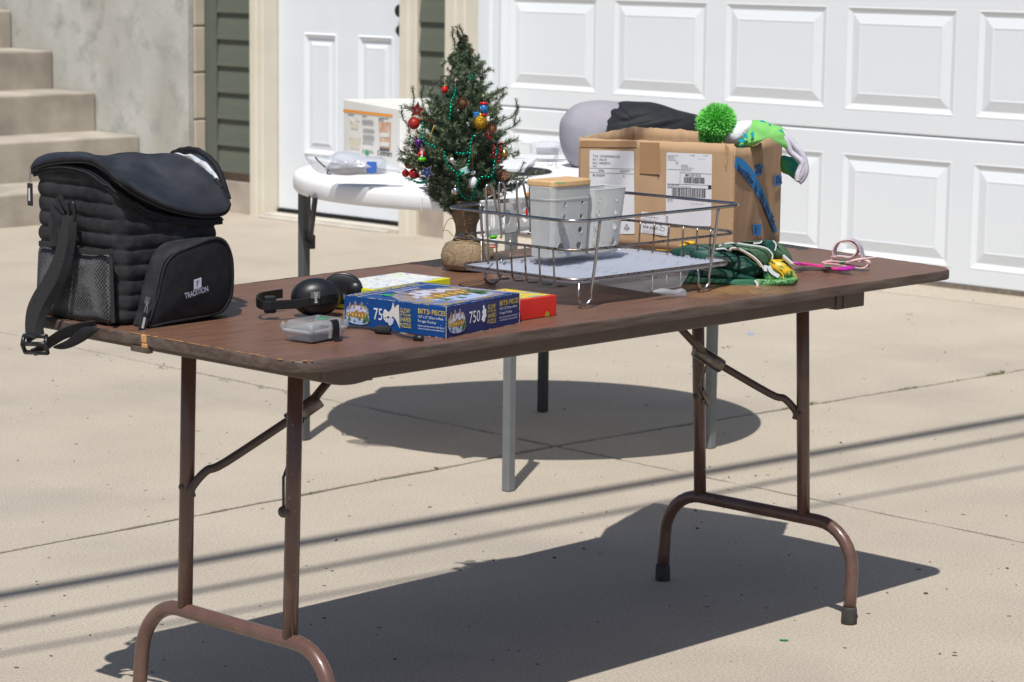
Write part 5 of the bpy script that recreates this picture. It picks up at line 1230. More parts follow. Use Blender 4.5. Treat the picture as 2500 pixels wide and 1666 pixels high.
cone(240, 852, .0115, CONE, 'dark pine cone above the red baubles at the left', (-.5, -.6, -.3)); cone(780, 926, .0125, CONE, 'dark brown open pine cone at the right end of the green beads', (-.4, -.9, .1)); cone(700, 1018, .0085, CONEL, 'tan pine cone seen through the first wire prong', (.2, -.6, .6)); cone(738, 1045, .0085, CONEL, 'tan pine cone seen between the first two wire prongs', (.5, -.6, .1))
cone(590, 200, .0060, CONE, 'tiny pine cone just below the top of the tree', (.1, -.6, .8))
# bead strings
def beads(paths, m_, r, label):
    c0_ = tpl(*tt(*paths[0][0]), dp(*paths[0][0])+.009); t = thing('bead_string', label, 'bead string', tuple(c0_))
    for path in paths:
        mb = MB(); P = catmull([tpl(*tt(x, y), dp(x, y)+.012) for x, y in path], 24); acc = 0; last = P[0]; mb.tube(P[::6], .0004, 4, mi=0)
        for i, p in enumerate(P):
            acc += (p-last).length; last = p
            if acc >= r*2.3 or i == 0: mb.ball(p, r*random.uniform(.93, 1.05), 8, 6); acc = 0
        stuff(mb.build('strand', m_, t))
    return t
beads([[(505, 418), (498, 455), (478, 505), (474, 560), (464, 610)], [(236, 712), (238, 742)], [(316, 622), (306, 680), (318, 725), (345, 742), (372, 752), (395, 768)], [(440, 790), (448, 838), (470, 875), (500, 902), (525, 918), (550, 905)], [(575, 862), (588, 800), (592, 740), (606, 700), (628, 690)], [(512, 792), (530, 797), (560, 795), (582, 788)], [(520, 925), (518, 965), (528, 1010), (548, 1046), (585, 1062), (610, 1040), (622, 990), (638, 948), (672, 930), (702, 934), (722, 905), (730, 850), (738, 800), (742, 765)], [(718, 930), (728, 962)], [(250, 945), (275, 962), (310, 965), (335, 952)], [(600, 345), (590, 365)]], GBEAD, .0030, 'string of shiny green beads looped around the small tree')
beads([[(684, 680), (696, 700), (712, 710)], [(726, 752), (724, 790), (730, 825)], [(772, 738), (762, 790), (752, 850)]], RBEAD, .0030, 'string of dark red beads on the right of the small tree')
mb = MB(); mb.tube([tpl(*tt(x, y), dp(x, y)+.006) for x, y in ((382, 632), (370, 660), (358, 700), (342, 735))], .0009, 5); tag(mb.build('ornament_hook', mat('yellow_ribbon', (.62,.42,.08), rough=.5)), 'yellow ribbon loop on the left of the tree', 'hook')
# ================================================================ dish rack
WIRE = mat('chrome_wire', (.42,.41,.42), (.22,.17,.14), sc=160, rough=.22, metal=1, lo=.62, hi=.72)
WIRER = mat('tarnished_wire', (.36,.33,.31), (.16,.09,.05), sc=110, rough=.32, metal=.95, lo=.5, hi=.66)
FROST = mat('frosted_plastic', (.68,.69,.68), (.64,.65,.64), sc=60, rough=.4, alpha=.60)
FRH = mat('hole_rim_plastic', (.66,.67,.67), rough=.3, alpha=.7)
BAMB = mat('bamboo_lid', (.68,.45,.23), (.58,.36,.17), sc=40, rough=.45, stretch=(1, 8, 1))
TRAY = mat('clear_ridged_tray', (.42,.45,.54), rough=.12, alpha=.42, spec=.8)
TRAYR = mat('clear_tray_ridges', (.60,.63,.72), rough=.12, alpha=.45, spec=.8)
s4_ = .323
def c5(x, y): return (1100+x*s4_, 400+y*s4_)
RX0, RX1, RY0, RY1 = .752, 1.243, .110, .455
ZTb = zt(1., .3)
rack = thing('dish_rack', 'chrome wire dish drying rack standing on the brown table in front of the cardboard box', 'dish rack', (1.0, .28, ZTb))
ZR = {'top': .9015, 'mid': .846, 'low': .790}
def rring(x0, x1, y0, y1, z, r=.042, n=7):
    return [V((x, y, z)) for x, y in rrect(x0, x1, y0, y1, r, n)]
for z, (x0, x1, y0, y1), m_, nm in ((ZR['top'], (RX0-.002, RX1, RY0-.006, RY1-.01), WIRE, 'top_ring'), (ZR['mid'], (RX0+.012, RX1+.002, RY0+.006, RY1-.012), WIRER, 'middle_ring'), (ZR['low'], (RX0+.026, RX1+.0, RY0+.014, RY1-.018), WIRER, 'bottom_ring')):
    mb = MB(); mb.tube(rring(x0, x1, y0, y1, z), .0031 if nm == 'top_ring' else .0026, 10, True); mb.build(nm, m_, rack)
# vertical wires along the two short sides, bending under the tray
def upright(x, y0, y1, z0, z1, inw, m_=WIRER):
    pts = [V((x, y1, z1)), V((x+.004*inw, y0, z0+.006)), V((x+.006*inw, y0, z0-.006)), V((x+.012*inw, y0, z0-.014)), V((x+.035*inw, y0, z0-.016))]
    mb = MB(); mb.tube(catmull(pts, 4), .0018, 8); return mb.build('wire', m_, rack)
ysL = [gx(*c5(x, 600), RX0+.012).y for x in (345, 455, 560, 668, 776)]
for y in ysL: upright(RX0+.012, y, y, ZR['low'], ZR['mid'], 1)
for x in (1437, 1545, 1655, 1763, 1868, 1970):
    P = gx(*c5(x, 480 if x < 1700 else 500), RX1+.002); upright(RX1+.001, P.y, P.y, ZR['low'], ZR['mid'], -1)
# legs: long wires from the top ring down to U shaped feet
def leg(top, foot, inner_top, m_=WIRE):
    f1, f2 = foot; P = [top, top.lerp(f1, .5), f1+V((0, 0, .02)), f1+V((0, 0, .006)), (f1+f2)/2+V((0, 0, -.0045)), f2+V((0, 0, .006)), f2+V((0, 0, .02)), inner_top]
    mb = MB(); mb.tube(catmull(P, 6), .0029, 10); return mb.build('leg', m_, rack)
fz = ZTb+.0078
YF = RY0+.004
a = gy(*c5(1060, 1070), YF-.0); b = gy(*c5(985, 1045), YF)
leg(gy(*c5(1130, 425), RY0-.006), (V((a.x, YF, fz)), V((b.x, YF+.006, fz))), gy(*c5(972, 905), YF+.012))
a = gy(*c5(1950, 960), YF); b = gy(*c5(1885, 925), YF)
leg(gy(*c5(2025, 335), RY0-.006), (V((a.x, YF, fz)), V((b.x, YF+.004, fz))), gy(*c5(1868, 800), YF+.008))
YB = RY1-.02
a = gy(*c5(262, 945), YB); b = gy(*c5(340, 935), YB)
leg(gx(*c5(230, 300), RX0+.0)if False else V((gy(*c5(225, 300), RY1-.012).x, RY1-.012, ZR['top'])), (V((a.x, YB, fz)), V((a.x+.04, YB, fz))), V((a.x+.045, YB, ZR['low'])))
leg(V((RX1-.07, RY1-.012, ZR['top'])), (V((RX1-.09, YB, fz)), V((RX1-.05, YB, fz))), V((RX1-.04, YB, ZR['low'])))
for x in (.85, .93, 1.01, 1.09, 1.17): 
    mb = MB(); mb.tube([V((x, RY1-.016, ZR['mid'])), V((x, RY1-.018, ZR['low']-.012)), V((x, RY0+.02, ZR['low']-.014))], .0016, 6); mb.build('wire', WIRER, rack)
# plate prongs
YPR = RY1-.030
for grp in ([(285, 760), (283, 640), (272, 300), (265, 190), (290, 155), (318, 180), (332, 260), (352, 360), (378, 402), (404, 385), (410, 300), (408, 190), (395, 148), (375, 142), (366, 165), (368, 300), (376, 420), (385, 540), (378, 560)],
            [(512, 535), (518, 480), (510, 400), (500, 200), (510, 142), (530, 130), (552, 165), (570, 260), (585, 340), (612, 385), (638, 370), (640, 300), (637, 160), (625, 125), (608, 135), (598, 200), (600, 330), (605, 480), (597, 525), (582, 528)]):
    mb = MB(); mb.tube(catmull([gy(*c5(x, y), YPR-.05) for x, y in grp], 4), .0022, 8); mb.build('plate_prong', WIRE, rack)
mb = MB(); mb.tube([gy(*c5(x, y), RY1-.012) for x, y in ((230, 290), (420, 276), (640, 256))], .0028, 8); mb.build('cross_wire', WIRE, rack)
mb = MB(); mb.tube([gy(*c5(x, y), RY1-.012) for x, y in ((250, 545), (450, 518), (640, 488))], .0018, 8); mb.build('cross_wire', WIRE, rack)
# clip-on translucent holder with cut-outs on the back wire
hold = thing('rack_holder', 'translucent plastic cup holder with oval cut-outs clipped on the back wire of the dish rack', 'holder', tuple(gy(*c5(430, 400), RY1-.02)))
def plate_with_holes(mb, F, u0, u1, v0, v1, holes, th, n=64):
    """flat plate with elliptical holes, built as strips of fans"""
    import bisect
    cells = sorted(holes, key=lambda h: h[0]); cuts = [u0]+[(cells[i][0]+cells[i+1][0])/2 for i in range(len(cells)-1)]+[u1]
    for (hu, hv, ru, rv), a, b in zip(cells, cuts, cuts[1:]):
        inner, outer = [], []
        for k in range(32):
            an = 6.2832*k/32; cx__, sy__ = math.cos(an), math.sin(an); inner.append((hu+ru*cx__, hv+rv*sy__))
            t = min(((b-hu)/cx__ if cx__ > 1e-6 else (a-hu)/cx__ if cx__ < -1e-6 else 9), ((v1-hv)/sy__ if sy__ > 1e-6 else (v0-hv)/sy__ if sy__ < -1e-6 else 9)); outer.append((hu+t*cx__, hv+t*sy__))
        for w_, sg in ((0, 1), (-th, -1)):
            mb.grid([[F.p(u, v, w_) for u, v in inner], [F.p(u, v, w_) for u, v in outer]], 0, False, True)
        mb.grid([[F.p(u, v, 0) for u, v in inner], [F.p(u, v, -th) for u, v in inner]], 0, False, True)
        mb.grid([[F.p(u, v, 0) for u, v in outer], [F.p(u, v, -th) for u, v in outer]], 0, False, True)
        # corner fill
        for (cu, cv) in ((a, v0), (b, v0), (b, v1), (a, v1)):
            ks = sorted(range(32), key=lambda k: (outer[k][0]-cu)**2+(outer[k][1]-cv)**2)[:2]
            for w_ in (0, -th): mb.add([F.p(cu, cv, w_), F.p(*outer[ks[0]], w_), F.p(*outer[ks[1]], w_)], [(0, 1, 2)])
YH = RY1-.022
hA, hB_, hC = gy(*c5(262, 548), YH), gy(*c5(640, 492), YH), gy(*c5(252, 320), YH)
F = Frame(hA, hB_-hA, V((0, 0, 1))); hw = (hB_-hA).length; hh = hC.z-hA.z
mb = MB(); plate_with_holes(mb, F, 0, hw, 0, hh, [(hw*.16, hh*.48, hw*.045, hh*.26), (hw*.43, hh*.52, hw*.085, hh*.26), (hw*.80, hh*.52, hw*.07, hh*.25)], .002); mb.build('holder_plate', FROST, hold)
for u in (-.02, .11, .52, .68):
    mb = MB(); mb.box(F.p(u*hw, 0).x, F.p(u*hw+.015, 0).x, YH-.004, YH+.014, hC.z-.002, hC.z+.010); mb.build('clip', FROST, hold, bevel=.002)
for u in (.06, .34, .62, .92):
    mb = MB(); mb.tube([F.p(u*hw, hh*.08, .003), F.p(u*hw, hh*.30, .004)], .0022, 8); mb.build('hook', FRH, hold)
# perforated cutlery caddies
def caddy(name, label, xs_, zt_, zb_, px0, px1, holesx, Yf, dep, taper, col_top=None):
    a = gy(px0, 500, Yf); b = gy(px1, 500, Yf); w_ = b.x-a.x; xc_ = (a.x+b.x)/2; h = zt_-zb_
    t = thing(name, label, 'cutlery cup', (xc_, Yf+dep/2, zb_), 'perforated cups in the dish rack')
    return t, xc_, w_, h
CY_ = .325
def caddy_body(t, x0t, x1t, x0b, x1b, yf, dep, z0, z1, holes, bow=.012):
    # front: bowed sheet with holes built on a fine grid, leaving cells out
    NX, NZ = 54, 66
    def Pt(i, j, off=0):
        s_ = i/NX; r = j/NZ; x0 = x0b+(x0t-x0b)*r; x1 = x1b+(x1t-x1b)*r; x = x0+(x1-x0)*s_; y = yf+(1-r)*.006-bow*(1-(2*s_-1)**2)+off
        if s_ < .10: y += .007*(1-s_/.10)**2
        if s_ > .94: y += .006*((s_-.94)/.06)**2
        return V((x, y, z0+(z1-z0)*r))
    mb = MB(); used = {}; fs = []; vs = []
    def vid(i, j, k):
        if (i, j, k) not in used: used[(i, j, k)] = len(vs); vs.append(Pt(i, j, .0018*k))
        return used[(i, j, k)]
    for i in range(NX):
        for j in range(NZ):
            p = (Pt(i, j)+Pt(i+1, j+1))/2
            if any(((p.x-hx)/hr)**2+((p.z-hz)/hr)**2 < 1 for hx, hz, hr in holes): continue
            fs.append((vid(i, j, 0), vid(i+1, j, 0), vid(i+1, j+1, 0), vid(i, j+1, 0)))
    mb.add(vs, fs, 0, True); mb.build('front_wall', FROST, t, recalc=False, solid=.0016)
    for hx, hz, hr in holes:
        s_ = None; best = min(((abs(Pt(i, int(NZ*(hz-z0)/(z1-z0))).x-hx), i) for i in range(NX)))[1]; c = Pt(best, NZ*(hz-z0)/(z1-z0))
        mb = MB(); mb.tube([V((hx+hr*math.cos(a_), c.y-.0004, hz+hr*math.sin(a_))) for a_ in [6.283*k/24 for k in range(24)]], .0008, 6, True); mb.build('hole_rim', FRH, t)
    # sides, back and bottom
    mb = MB(); b0 = [Pt(k, 0) for k in range(NX+1)]; t0 = [Pt(k, NZ) for k in range(NX+1)]
    yb_ = yf+dep
    side = [[b0[0], V((b0[0].x, yb_, z0)), V((b0[-1].x, yb_, z0)), b0[-1]], [t0[0], V((t0[0].x, yb_, z1)), V((t0[-1].x, yb_, z1)), t0[-1]]]
    mb.grid(side, 0, False); mb.build('back_wall', FROST, t, recalc=False, solid=.0016)
    mb = MB(); mb.add(b0+[V((b0[-1].x, yb_, z0)), V((b0[0].x, yb_, z0))], [tuple(range(NX+3))]); mb.build('cup_floor', FROST, t, recalc=False, solid=.002)
    mb = MB(); mb.tube(t0+[V((t0[-1].x, yb_, z1)), V((t0[0].x, yb_, z1))], .0013, 6, True); mb.build('cup_rim', FRH, t)
    return Pt, t0
Yf = .300
def X5(x, y, Y_=Yf): return gy(*c5(x, y), Y_).x
def Z5(x, y, Y_=Yf): return gy(*c5(x, y), Y_).z
cup1 = thing('cutlery_cup', 'frosted perforated cup with a bamboo lid and green sticker in the dish rack', 'cutlery cup', (X5(850, 400), Yf+.03, Z5(850, 708)), 'perforated cups in the dish rack')
hl = [(862, 307, 17), (997, 293, 14), (858, 408, 20), (990, 397, 17), (851, 512, 27), (985, 500, 23), (842, 633, 31), (978, 618, 27)]
hol = [(X5(x, y, Yf-.001), Z5(x, y, Yf-.001), r*s4_/1130) for x, y, r in hl]
z0c = Z5(850, 708); z1c = Z5(850, 180)
Pt1, rim1 = caddy_body(cup1, X5(764, 200), X5(1063, 200), X5(778, 700), X5(1045, 700), Yf, .056, z0c, z1c, hol, bow=.003)
lid_pts = [(p.x, p.y-.003) for p in rim1[::3]]+[(rim1[-1].x+.001, Yf+.064), (rim1[0].x-.001, Yf+.064)]
mb = MB(); mb.prism([V((x, y, z1c+.0005)) for x, y in lid_pts], (0, 0, .0125)); mb.build('lid', BAMB, cup1, bevel=.003, seg=3)
sticker(gz(*c5(828, 146), z1c+.0132), .0105, cup1)
mb = MB(); P_ = [V((rim1[0].x-.001, Yf+.056, z1c-.022)), V((rim1[0].x-.001, rim1[0].y, z1c-.022))]+[V((p.x, p.y-.001, z1c-.022)) for p in rim1]; mb.tube(P_, .0006, 5); mb.build('mould_line', FRH, cup1)
cup2 = thing('cutlery_cup', 'open frosted perforated cup without lid beside the lidded one', 'cutlery cup', (X5(1170, 400), Yf+.03, Z5(1180, 680)), 'perforated cups in the dish rack')
hl = [(1121, 280, 12), (1245, 268, 14), (1117, 378, 18), (1240, 363, 18), (1112, 480, 24), (1236, 470, 25), (1108, 595, 28), (1230, 588, 30)]
hol = [(X5(x, y, Yf+.008), Z5(x, y, Yf+.008), r*s4_/1130) for x, y, r in hl]
Pt2, rim2 = caddy_body(cup2, X5(1068, 200, Yf+.01), X5(1330, 200, Yf+.01), X5(1050, 680, Yf+.01), X5(1285, 680, Yf+.01), Yf+.01, .058, Z5(1180, 668, Yf+.01), Z5(1200, 188, Yf+.01), hol, bow=.006)
# drip tray
tray = thing('drip_tray', 'clear ridged plastic drip tray with a spout lying in the bottom of the dish rack', 'drip tray', (1.0, .28, .775))
zt_ = ZR['low']-.004
mb = MB(); pts = rrect(RX0+.030, RX1-.003, RY0+.018, RY1-.022, .036, 5); mb.prism([V((x, y, zt_-.004)) for x, y in pts], (0, 0, .002)); mb.build('tray_floor', TRAY, tray)
mb = MB(); mb.grid([[V((x, y, zt_-.004)) for x, y in pts], [V((1.0+(x-1.0)*1.006, .28+(y-.28)*1.006, zt_+.003)) for x, y in pts]], 0, True, True); mb.build('tray_rim', TRAYR, tray, recalc=False, solid=.002)
NRd = 24
for k in range(NRd):
    y = RY0+.035+(RY1-RY0-.075)*k/(NRd-1)
    for (xa, xb) in ((RX0+.045, RX0+.17+.05*(k % 2)), (RX0+.19+.05*(k % 2), RX1-.13+.02*(k % 3)), (RX1-.115+.02*(k % 3), RX1-.02)):
        mb = MB(); mb.prism([V((xa, y-.0028, zt_-.0019)), V((xa, y, zt_+.0032)), V((xa, y+.0028, zt_-.0019))], (xb-xa, 0, 0)); mb.build('ridge', TRAYR, tray)
def s5(x, y): return (1380+x*.187, 560+y*.187)
YS = RY0+.016
P = lambda x, y, Y_=YS: gy(*s5(x, y), Y_)
mb = MB()
mb.hexa([P(560, 660), P(1130, 800), P(1510, 745), V((P(1510, 745).x, YS+.16, P(1510, 745).z))][:0] or [P(1130, 805), P(1510, 748), P(1510, 748)+V((.005, .17, -.012)), P(1130, 805)+V((-.02, .17, .01))],
        [P(930, 600), P(1640, 530), P(1640, 530)+V((0, .18, 0)), P(930, 600)+V((0, .18, 0))]); mb.build('drain_funnel', CLEAR, tray)
mb = MB(); mb.prism([P(330, 700), P(560, 650), P(930, 600), P(1130, 800), P(1080, 828)], (0, .002, 0)); mb.build('drain_wall', TRAYR if False else CLEAR, tray)
for x in (1140, 1325, 1508):
    a, b = P(x, 600 if x < 1500 else 560, YS-.002), P(x, 790 if x < 1300 else 720 if x < 1500 else 745, YS-.002); mb = MB(); mb.tube([a, b], .0009, 5); mb.build('funnel_rib', TRAYR, tray)
mb = MB(); inflate(mb, [s5(x, y) for x, y in ((1130, 815), (1260, 770), (1420, 790), (1530, 770), (1585, 820), (1570, 880), (1500, 918), (1440, 915), (1350, 880), (1240, 845))], P(1400, 850, YS-.02)[:], (0, 1, 0), .010, rings=7, power=.4, smooth_n=4); mb.build('spout', CLEAR2, tray)

# ================================================================ cardboard box
CARD = mat('brown_cardboard', (.49,.325,.195), (.455,.295,.17), sc=9, rough=.85, bump=.15, bsc=150, c3=(.42,.235,.11), c3sc=4, c3lo=.52, c3hi=.7)
CARDS = mat('brown_cardboard_side', (.47,.31,.185), (.42,.27,.155), sc=22, rough=.9, bump=.35, bsc=40, stretch=(3, 3, .6))
CARDE = mat('torn_cardboard_edge', (.40,.24,.12), (.55,.38,.22), sc=200, rough=1)
PTAPE = mat('glossy_packing_tape', (.43,.255,.13), (.38,.22,.11), sc=12, rough=.22, coat=.4)
LAB = mat('white_paper_label', (.76,.77,.80), (.70,.71,.75), sc=12, rough=.45, c3=(.60,.62,.66), c3sc=7, c3lo=.62, c3hi=.75)
TAPE = mat('blue_painters_tape', (.012,.22,.58), (.02,.28,.66), sc=50, rough=.7)
INK = mat('marker_ink', (.008,.012,.09), rough=.6)
def s6(x, y): return (1340+x*.29969, 230+y*.29969)
def tpz(px_, py_): return tp(px_, py_)
BFL = tpz(1412, 593.5); BFR = tpz(1785, 634); BRR = tpz(1901, 592)
BFL = V(BFL); zB = TZ+.0135
for p in (BFL, BFR, BRR): pass
nfr = (BFR-BFL).cross(V((0, 0, 1))).normalized()
BLL = BFL+(BRR-BFR)
cbx = thing('cardboard_box', 'large open brown cardboard box with white shipping labels and blue tape on the brown table', 'cardboard box', tuple((BFL+BRR)/2))
def jtop(a, b, za, zb_, n, seed, amp=.003, dips=()):
    out = []
    for i in range(n+1):
        t = i/n; z = za+(zb_-za)*t
        for (tc, dw, dz) in dips: z += dz*math.exp(-((t-tc)/dw)**2)
        z += amp*nz((t*9, seed, 0), 1.0, seed)+amp*.5*nz((t*60, seed, 1), 1, seed); p = a.lerp(b, t); out.append(V((p.x, p.y, z)))
    return out
def wall(name, a, b, za, zb_, m_, seed, dips=(), n=60, warp=.003, amp=.003, prof=None):
    a = V((a.x, a.y, a.z+.0008)); b = V((b.x, b.y, b.z+.0008)); top = jtop(a, b, za, zb_, n, seed, amp, dips)
    if prof: top = [V((p.x, p.y, float(np.interp((p-a).xy.length, [t[0] for t in prof], [t[1] for t in prof]))+amp*.6*nz((i*.3, seed, 1), 1, seed))) for i, p in enumerate(top)]
    nn = (b-a).cross(V((0, 0, 1))).normalized(); rows = []
    for j in range(13):
        r = j/12; row = []
        for i in range(n+1):
            p0 = a.lerp(b, i/n); p = p0.lerp(top[i], r); e_ = math.sin(math.pi*i/n); row.append(p+nn*(warp*nz(p, 9, seed)*e_*2+.0015*nz(p, 40, seed)*e_))
        rows.append(row)
    mb = MB(); mb.grid(rows, 0, True); o = mb.build(name, [m_, CARDE], cbx, recalc=False, solid=.004); o.modifiers['s'].material_offset_rim = 1; return rows[-1]
zTL = gp(1415, 337, BFL, nfr).z; zTR = gp(1783, 349, BFL, nfr).z
front_top = wall('front_panel', BFL, BFR, zTL, zTR-.002, CARD, 3, warp=.0012, amp=.002)
nsd = (BRR-BFR).cross(V((0, 0, 1))).normalized()
q = {k: gp(*v, BFR, nsd) for k, v in dict(a=(1800, 362), b=(1840, 357), c=(1875, 338), d=(1897, 333)).items()}
sprof = [((g_-BFR).xy.length*(1 if (g_-BFR).dot(BRR-BFR) > 0 else -1), g_.z) for g_ in (gp(1660+x*.15945, 230+y*.15945, BFR, nsd) for x, y in ((770, 765), (860, 822), (930, 830), (1040, 820), (1180, 790), (1300, 692), (1430, 655), (1520, 640)))]
side_top = wall('side_panel', BFR, BRR, zTR-.004, q['d'].z, CARDS, 5, n=40, warp=.003, prof=sprof)
zBL = gp(1530, 309, BLL, nfr).z; zBRt = gp(1700, 312, BLL, nfr).z
wall('back_panel', BRR, BLL, q['d'].z-.005, zBL, CARDS, 8, n=50, warp=.003)
wall('side_panel', BLL, BFL, zBL, zTL, CARDS, 9, n=40, warp=.003)
mb = MB(); mb.hexa([BFL+V((0,0,.001)), BFR+V((0,0,.001)), BRR+V((0,0,.001)), BLL+V((0,0,.001))], [p+V((0, 0, .004)) for p in (BFL, BFR, BRR, BLL)]); mb.build('bottom_panel', CARD, cbx)
FF_ = Frame(BFL, BFR-BFL, V((0, 0, 1))); FF_.n = nfr
FS_ = Frame(BFR, BRR-BFR, V((0, 0, 1))); FS_.n = nsd
def uvF(x, y, F_, nrm, base): # image point -> (u, v) on the face
    p = gp(x, y, base, nrm); d = p-F_.o; return d.dot(F_.x), d.dot(F_.y)
def s7(x, y): return (1400+x*.16582, 340+y*.16582)
U7 = lambda x, y: uvF(*s7(x, y), FF_, nfr, BFL)
U6 = lambda x, y: uvF(*s6(x, y), FF_, nfr, BFL)
US = lambda x, y: uvF(1660+x*.15945, 230+y*.15945, FS_, nsd, BFR)
def rounded(poly_, r=.003):
    out = []
    for i, p in enumerate(poly_):
        a = poly_[i-1]; b = poly_[(i+1) % len(poly_)]; pv = V(p+(0,)); da = (V(a+(0,))-pv).normalized()*r; db = (V(b+(0,))-pv).normalized()*r
        for t in (0, .5, 1): q_ = (pv+da)*(1-t)**2+pv*2*t*(1-t)+(pv+db)*t*t; out.append((q_.x, q_.y))
    return out
OFF = .0030
def label(pts): mb = MB(); poly(mb, FF_, rounded([U7(*p_) for p_ in pts]), w=OFF+.0006, th=.0005); return mb.build('shipping_label', LAB, cbx)
# packing tape strips
for pts in ([(120, 118), (1270, 150), (1280, 120), (1290, 25), (120, 10)], [(940, 30), (1275, 40), (1275, 560), (960, 600)]):
    pass
mb = MB(); poly(mb, FF_, [U7(*p_) for p_ in ((985, 45), (1275, 52), (1278, 520), (985, 505))], w=OFF+.0002, th=.0003); mb.build('packing_tape', PTAPE, cbx)
mb = MB(); poly(mb, FF_, [U7(*p_) for p_ in ((110, 20), (940, 30), (940, 118), (110, 118))], w=OFF+.00025, th=.0003); mb.build('packing_tape', PTAPE, cbx)
l1 = label([(250, 158), (903, 178), (912, 1396), (240, 1390)])
def tx(st_, x, y, x2, hpx, par, m_=KPRINT, y2=None, bold=.0, w=OFF+.0011, **k):
    a = U7(x, y); b = U7(x2, y2 if y2 is not None else y+(x2-x)*.035); F_ = Frame(FF_.p(*a), FF_.p(*b)-FF_.p(*a), V((0, 0, 1))); F_.n = nfr
    text('lettering', st_, F_, 0, 0, hpx*.16582/1090, m_, par, wd=(F_.o-FF_.p(*b)).length, w=w, bold=bold, **k)
tx('Trk #:  1Z1030EV0305421072', 300, 262, 698, 34, l1); tx('Ref 1:  7532145', 300, 312, 506, 30, l1); tx('Ref 2:  2540233751', 300, 364, 553, 34, l1); tx('Ref 3:', 300, 408, 362, 26, l1)
def line(a, b, par, wpx=3, m_=KPRINT):
    p0, p1 = U7(*a), U7(*b); d = (V(p1+(0,))-V(p0+(0,))).normalized(); nn = V((-d.y, d.x, 0))*wpx*.16582/1090/2
    mb = MB(); poly(mb, FF_, [(p0[0]-nn.x, p0[1]-nn.y), (p1[0]-nn.x, p1[1]-nn.y), (p1[0]+nn.x, p1[1]+nn.y), (p0[0]+nn.x, p0[1]+nn.y)], w=OFF+.0010, th=.0003); mb.build('printed_line', m_, par)
line((250, 424), (905, 440), l1); line((250, 488), (905, 514), l1)
tx('CMME', 380, 480, 466, 34, l1); tx('QUANTITY', 700, 488, 845, 34, l1); tx('8010000094', 300, 545, 476, 34, l1); tx('1', 752, 560, 762, 30, l1)
tx('PAP', 778, 1350, 822, 18, l1); tri = [(798, 1250), (836, 1322), (760, 1318)]
for i in range(3): line(tri[i], tri[(i+1) % 3], l1, 7)
tx('20', 786, 1310, 812, 18, l1)
l2 = label([(1384, 194), (2054, 224), (2037, 1284), (1368, 1262)])
for i, st_ in enumerate(('SHIPPING DEPARTMENT', '800 843 8299', 'TARGET FULFILL', '1717 E 34TH ST', 'MINNEAPOLIS MN 55407')): tx(st_, 1400, 244+i*17, [1560, 1485, 1515, 1500, 1538][i], 11, l2)
tx('5 LBS', 1722, 246, 1798, 18, l2); tx('1 OF 1', 1925, 250, 2003, 18, l2); tx('DWT: 15,11,11', 1855, 298, 1952, 10, l2); tx('SHIP', 1515, 352, 1562, 15, l2); tx('TO:', 1525, 375, 1552, 15, l2)
for i, st_ in enumerate(('SHIPPING', '(000) 000-0000', '1230 YELLOWSTONE LN N', 'EAGAN MN 55123', 'UNITED STATES')): tx(st_, 1598, 388+i*20, [1698, 1700, 1785, 1760, 1738][i], 13, l2)
line((1398, 442), (1585, 450), l2); line((1585, 450), (1582, 655), l2); line((1585, 492), (2045, 515), l2); line((1395, 655), (2040, 680), l2); line((1395, 712), (2000, 733), l2, 4); line((1395, 855), (2030, 885), l2)
tx('MN 559 9-32', 1663, 550, 1888, 42, l2, bold=.003)
def bars(x0, x1, y0, y1, n, par, seed):
    rnd = random.Random(seed); mb = MB(); t = 0; seq = []
    while t < 1: a_ = rnd.choice((1, 1, 2, 3))/n; seq.append((t, min(1, t+a_))); t += a_+rnd.choice((1, 1, 2, 2))/n
    for a_, b_ in seq:
        xa, xb = x0+(x1-x0)*a_, x0+(x1-x0)*b_; sl = .03
        poly(mb, FF_, [U7(xa, y1+(xa-x0)*sl), U7(xb, y1+(xb-x0)*sl), U7(xb, y0+(xb-x0)*sl), U7(xa, y0+(xa-x0)*sl)], w=OFF+.0010, th=.0003)
    stuff(mb.build('barcode', KPRINT, par))
bars(1638, 1948, 558, 645, 90, l2, 3); bars(1463, 1962, 722, 850, 130, l2, 6)
tx('UPS GROUND', 1398, 678, 1568, 22, l2, bold=.003); tx('TRACKING #: 1Z 103 0EV 03 0542 1072', 1398, 702, 1738, 17, l2)
mb = MB(); poly(mb, FF_, [U7(1995, 680), U7(2045, 682), U7(2043, 737), U7(1996, 735)], w=OFF+.001, th=.0003); mb.build('black_square', KPRINT, l2)
for i, st_ in enumerate(('BILLING:', 'P/P', 'DESC: BOX')): tx(st_, 1398, 876+i*20, 1478, 13, l2)
tx('SEE NOTICE ON REVERSE regarding UPS Terms', 1740, 955, 1938, 9, l2)
l3 = label([(1012, 1062), (1412, 1132), (1390, 1428), (985, 1372)])
tx('1230 YELLOWSTONE LN N', 1060, 1150, 1268, 20, l3, y2=1170); tx('EAGAN MN 55123', 1020, 1182, 1235, 13, l3, y2=1205); tx('MU42', 1035, 1240, 1098, 20, l3, y2=1248); tx('0F', 1280, 1278, 1318, 22, l3, y2=1282)
tx('309-5567', 1032, 1305, 1255, 42, l3, y2=1340, bold=.006); tx('x', 1265, 1335, 1288, 22, l3, y2=1338)
bx = [(1298, 1296), (1352, 1306), (1350, 1352), (1296, 1342)]
for i in range(4): line(bx[i], bx[(i+1) % 4], l3, 4)
tx('STANDARD SHIPMENT TRACKING', 1030, 1345, 1200, 11, l3, y2=1360); tx('THIS SIDE UP PLEASE HANDLE WITH CARE', 1030, 1368, 1335, 11, l3, y2=1408)
tx('Y', 1245, 575, 1275, 55, cbx, INK, bold=0, w=OFF+.0004)
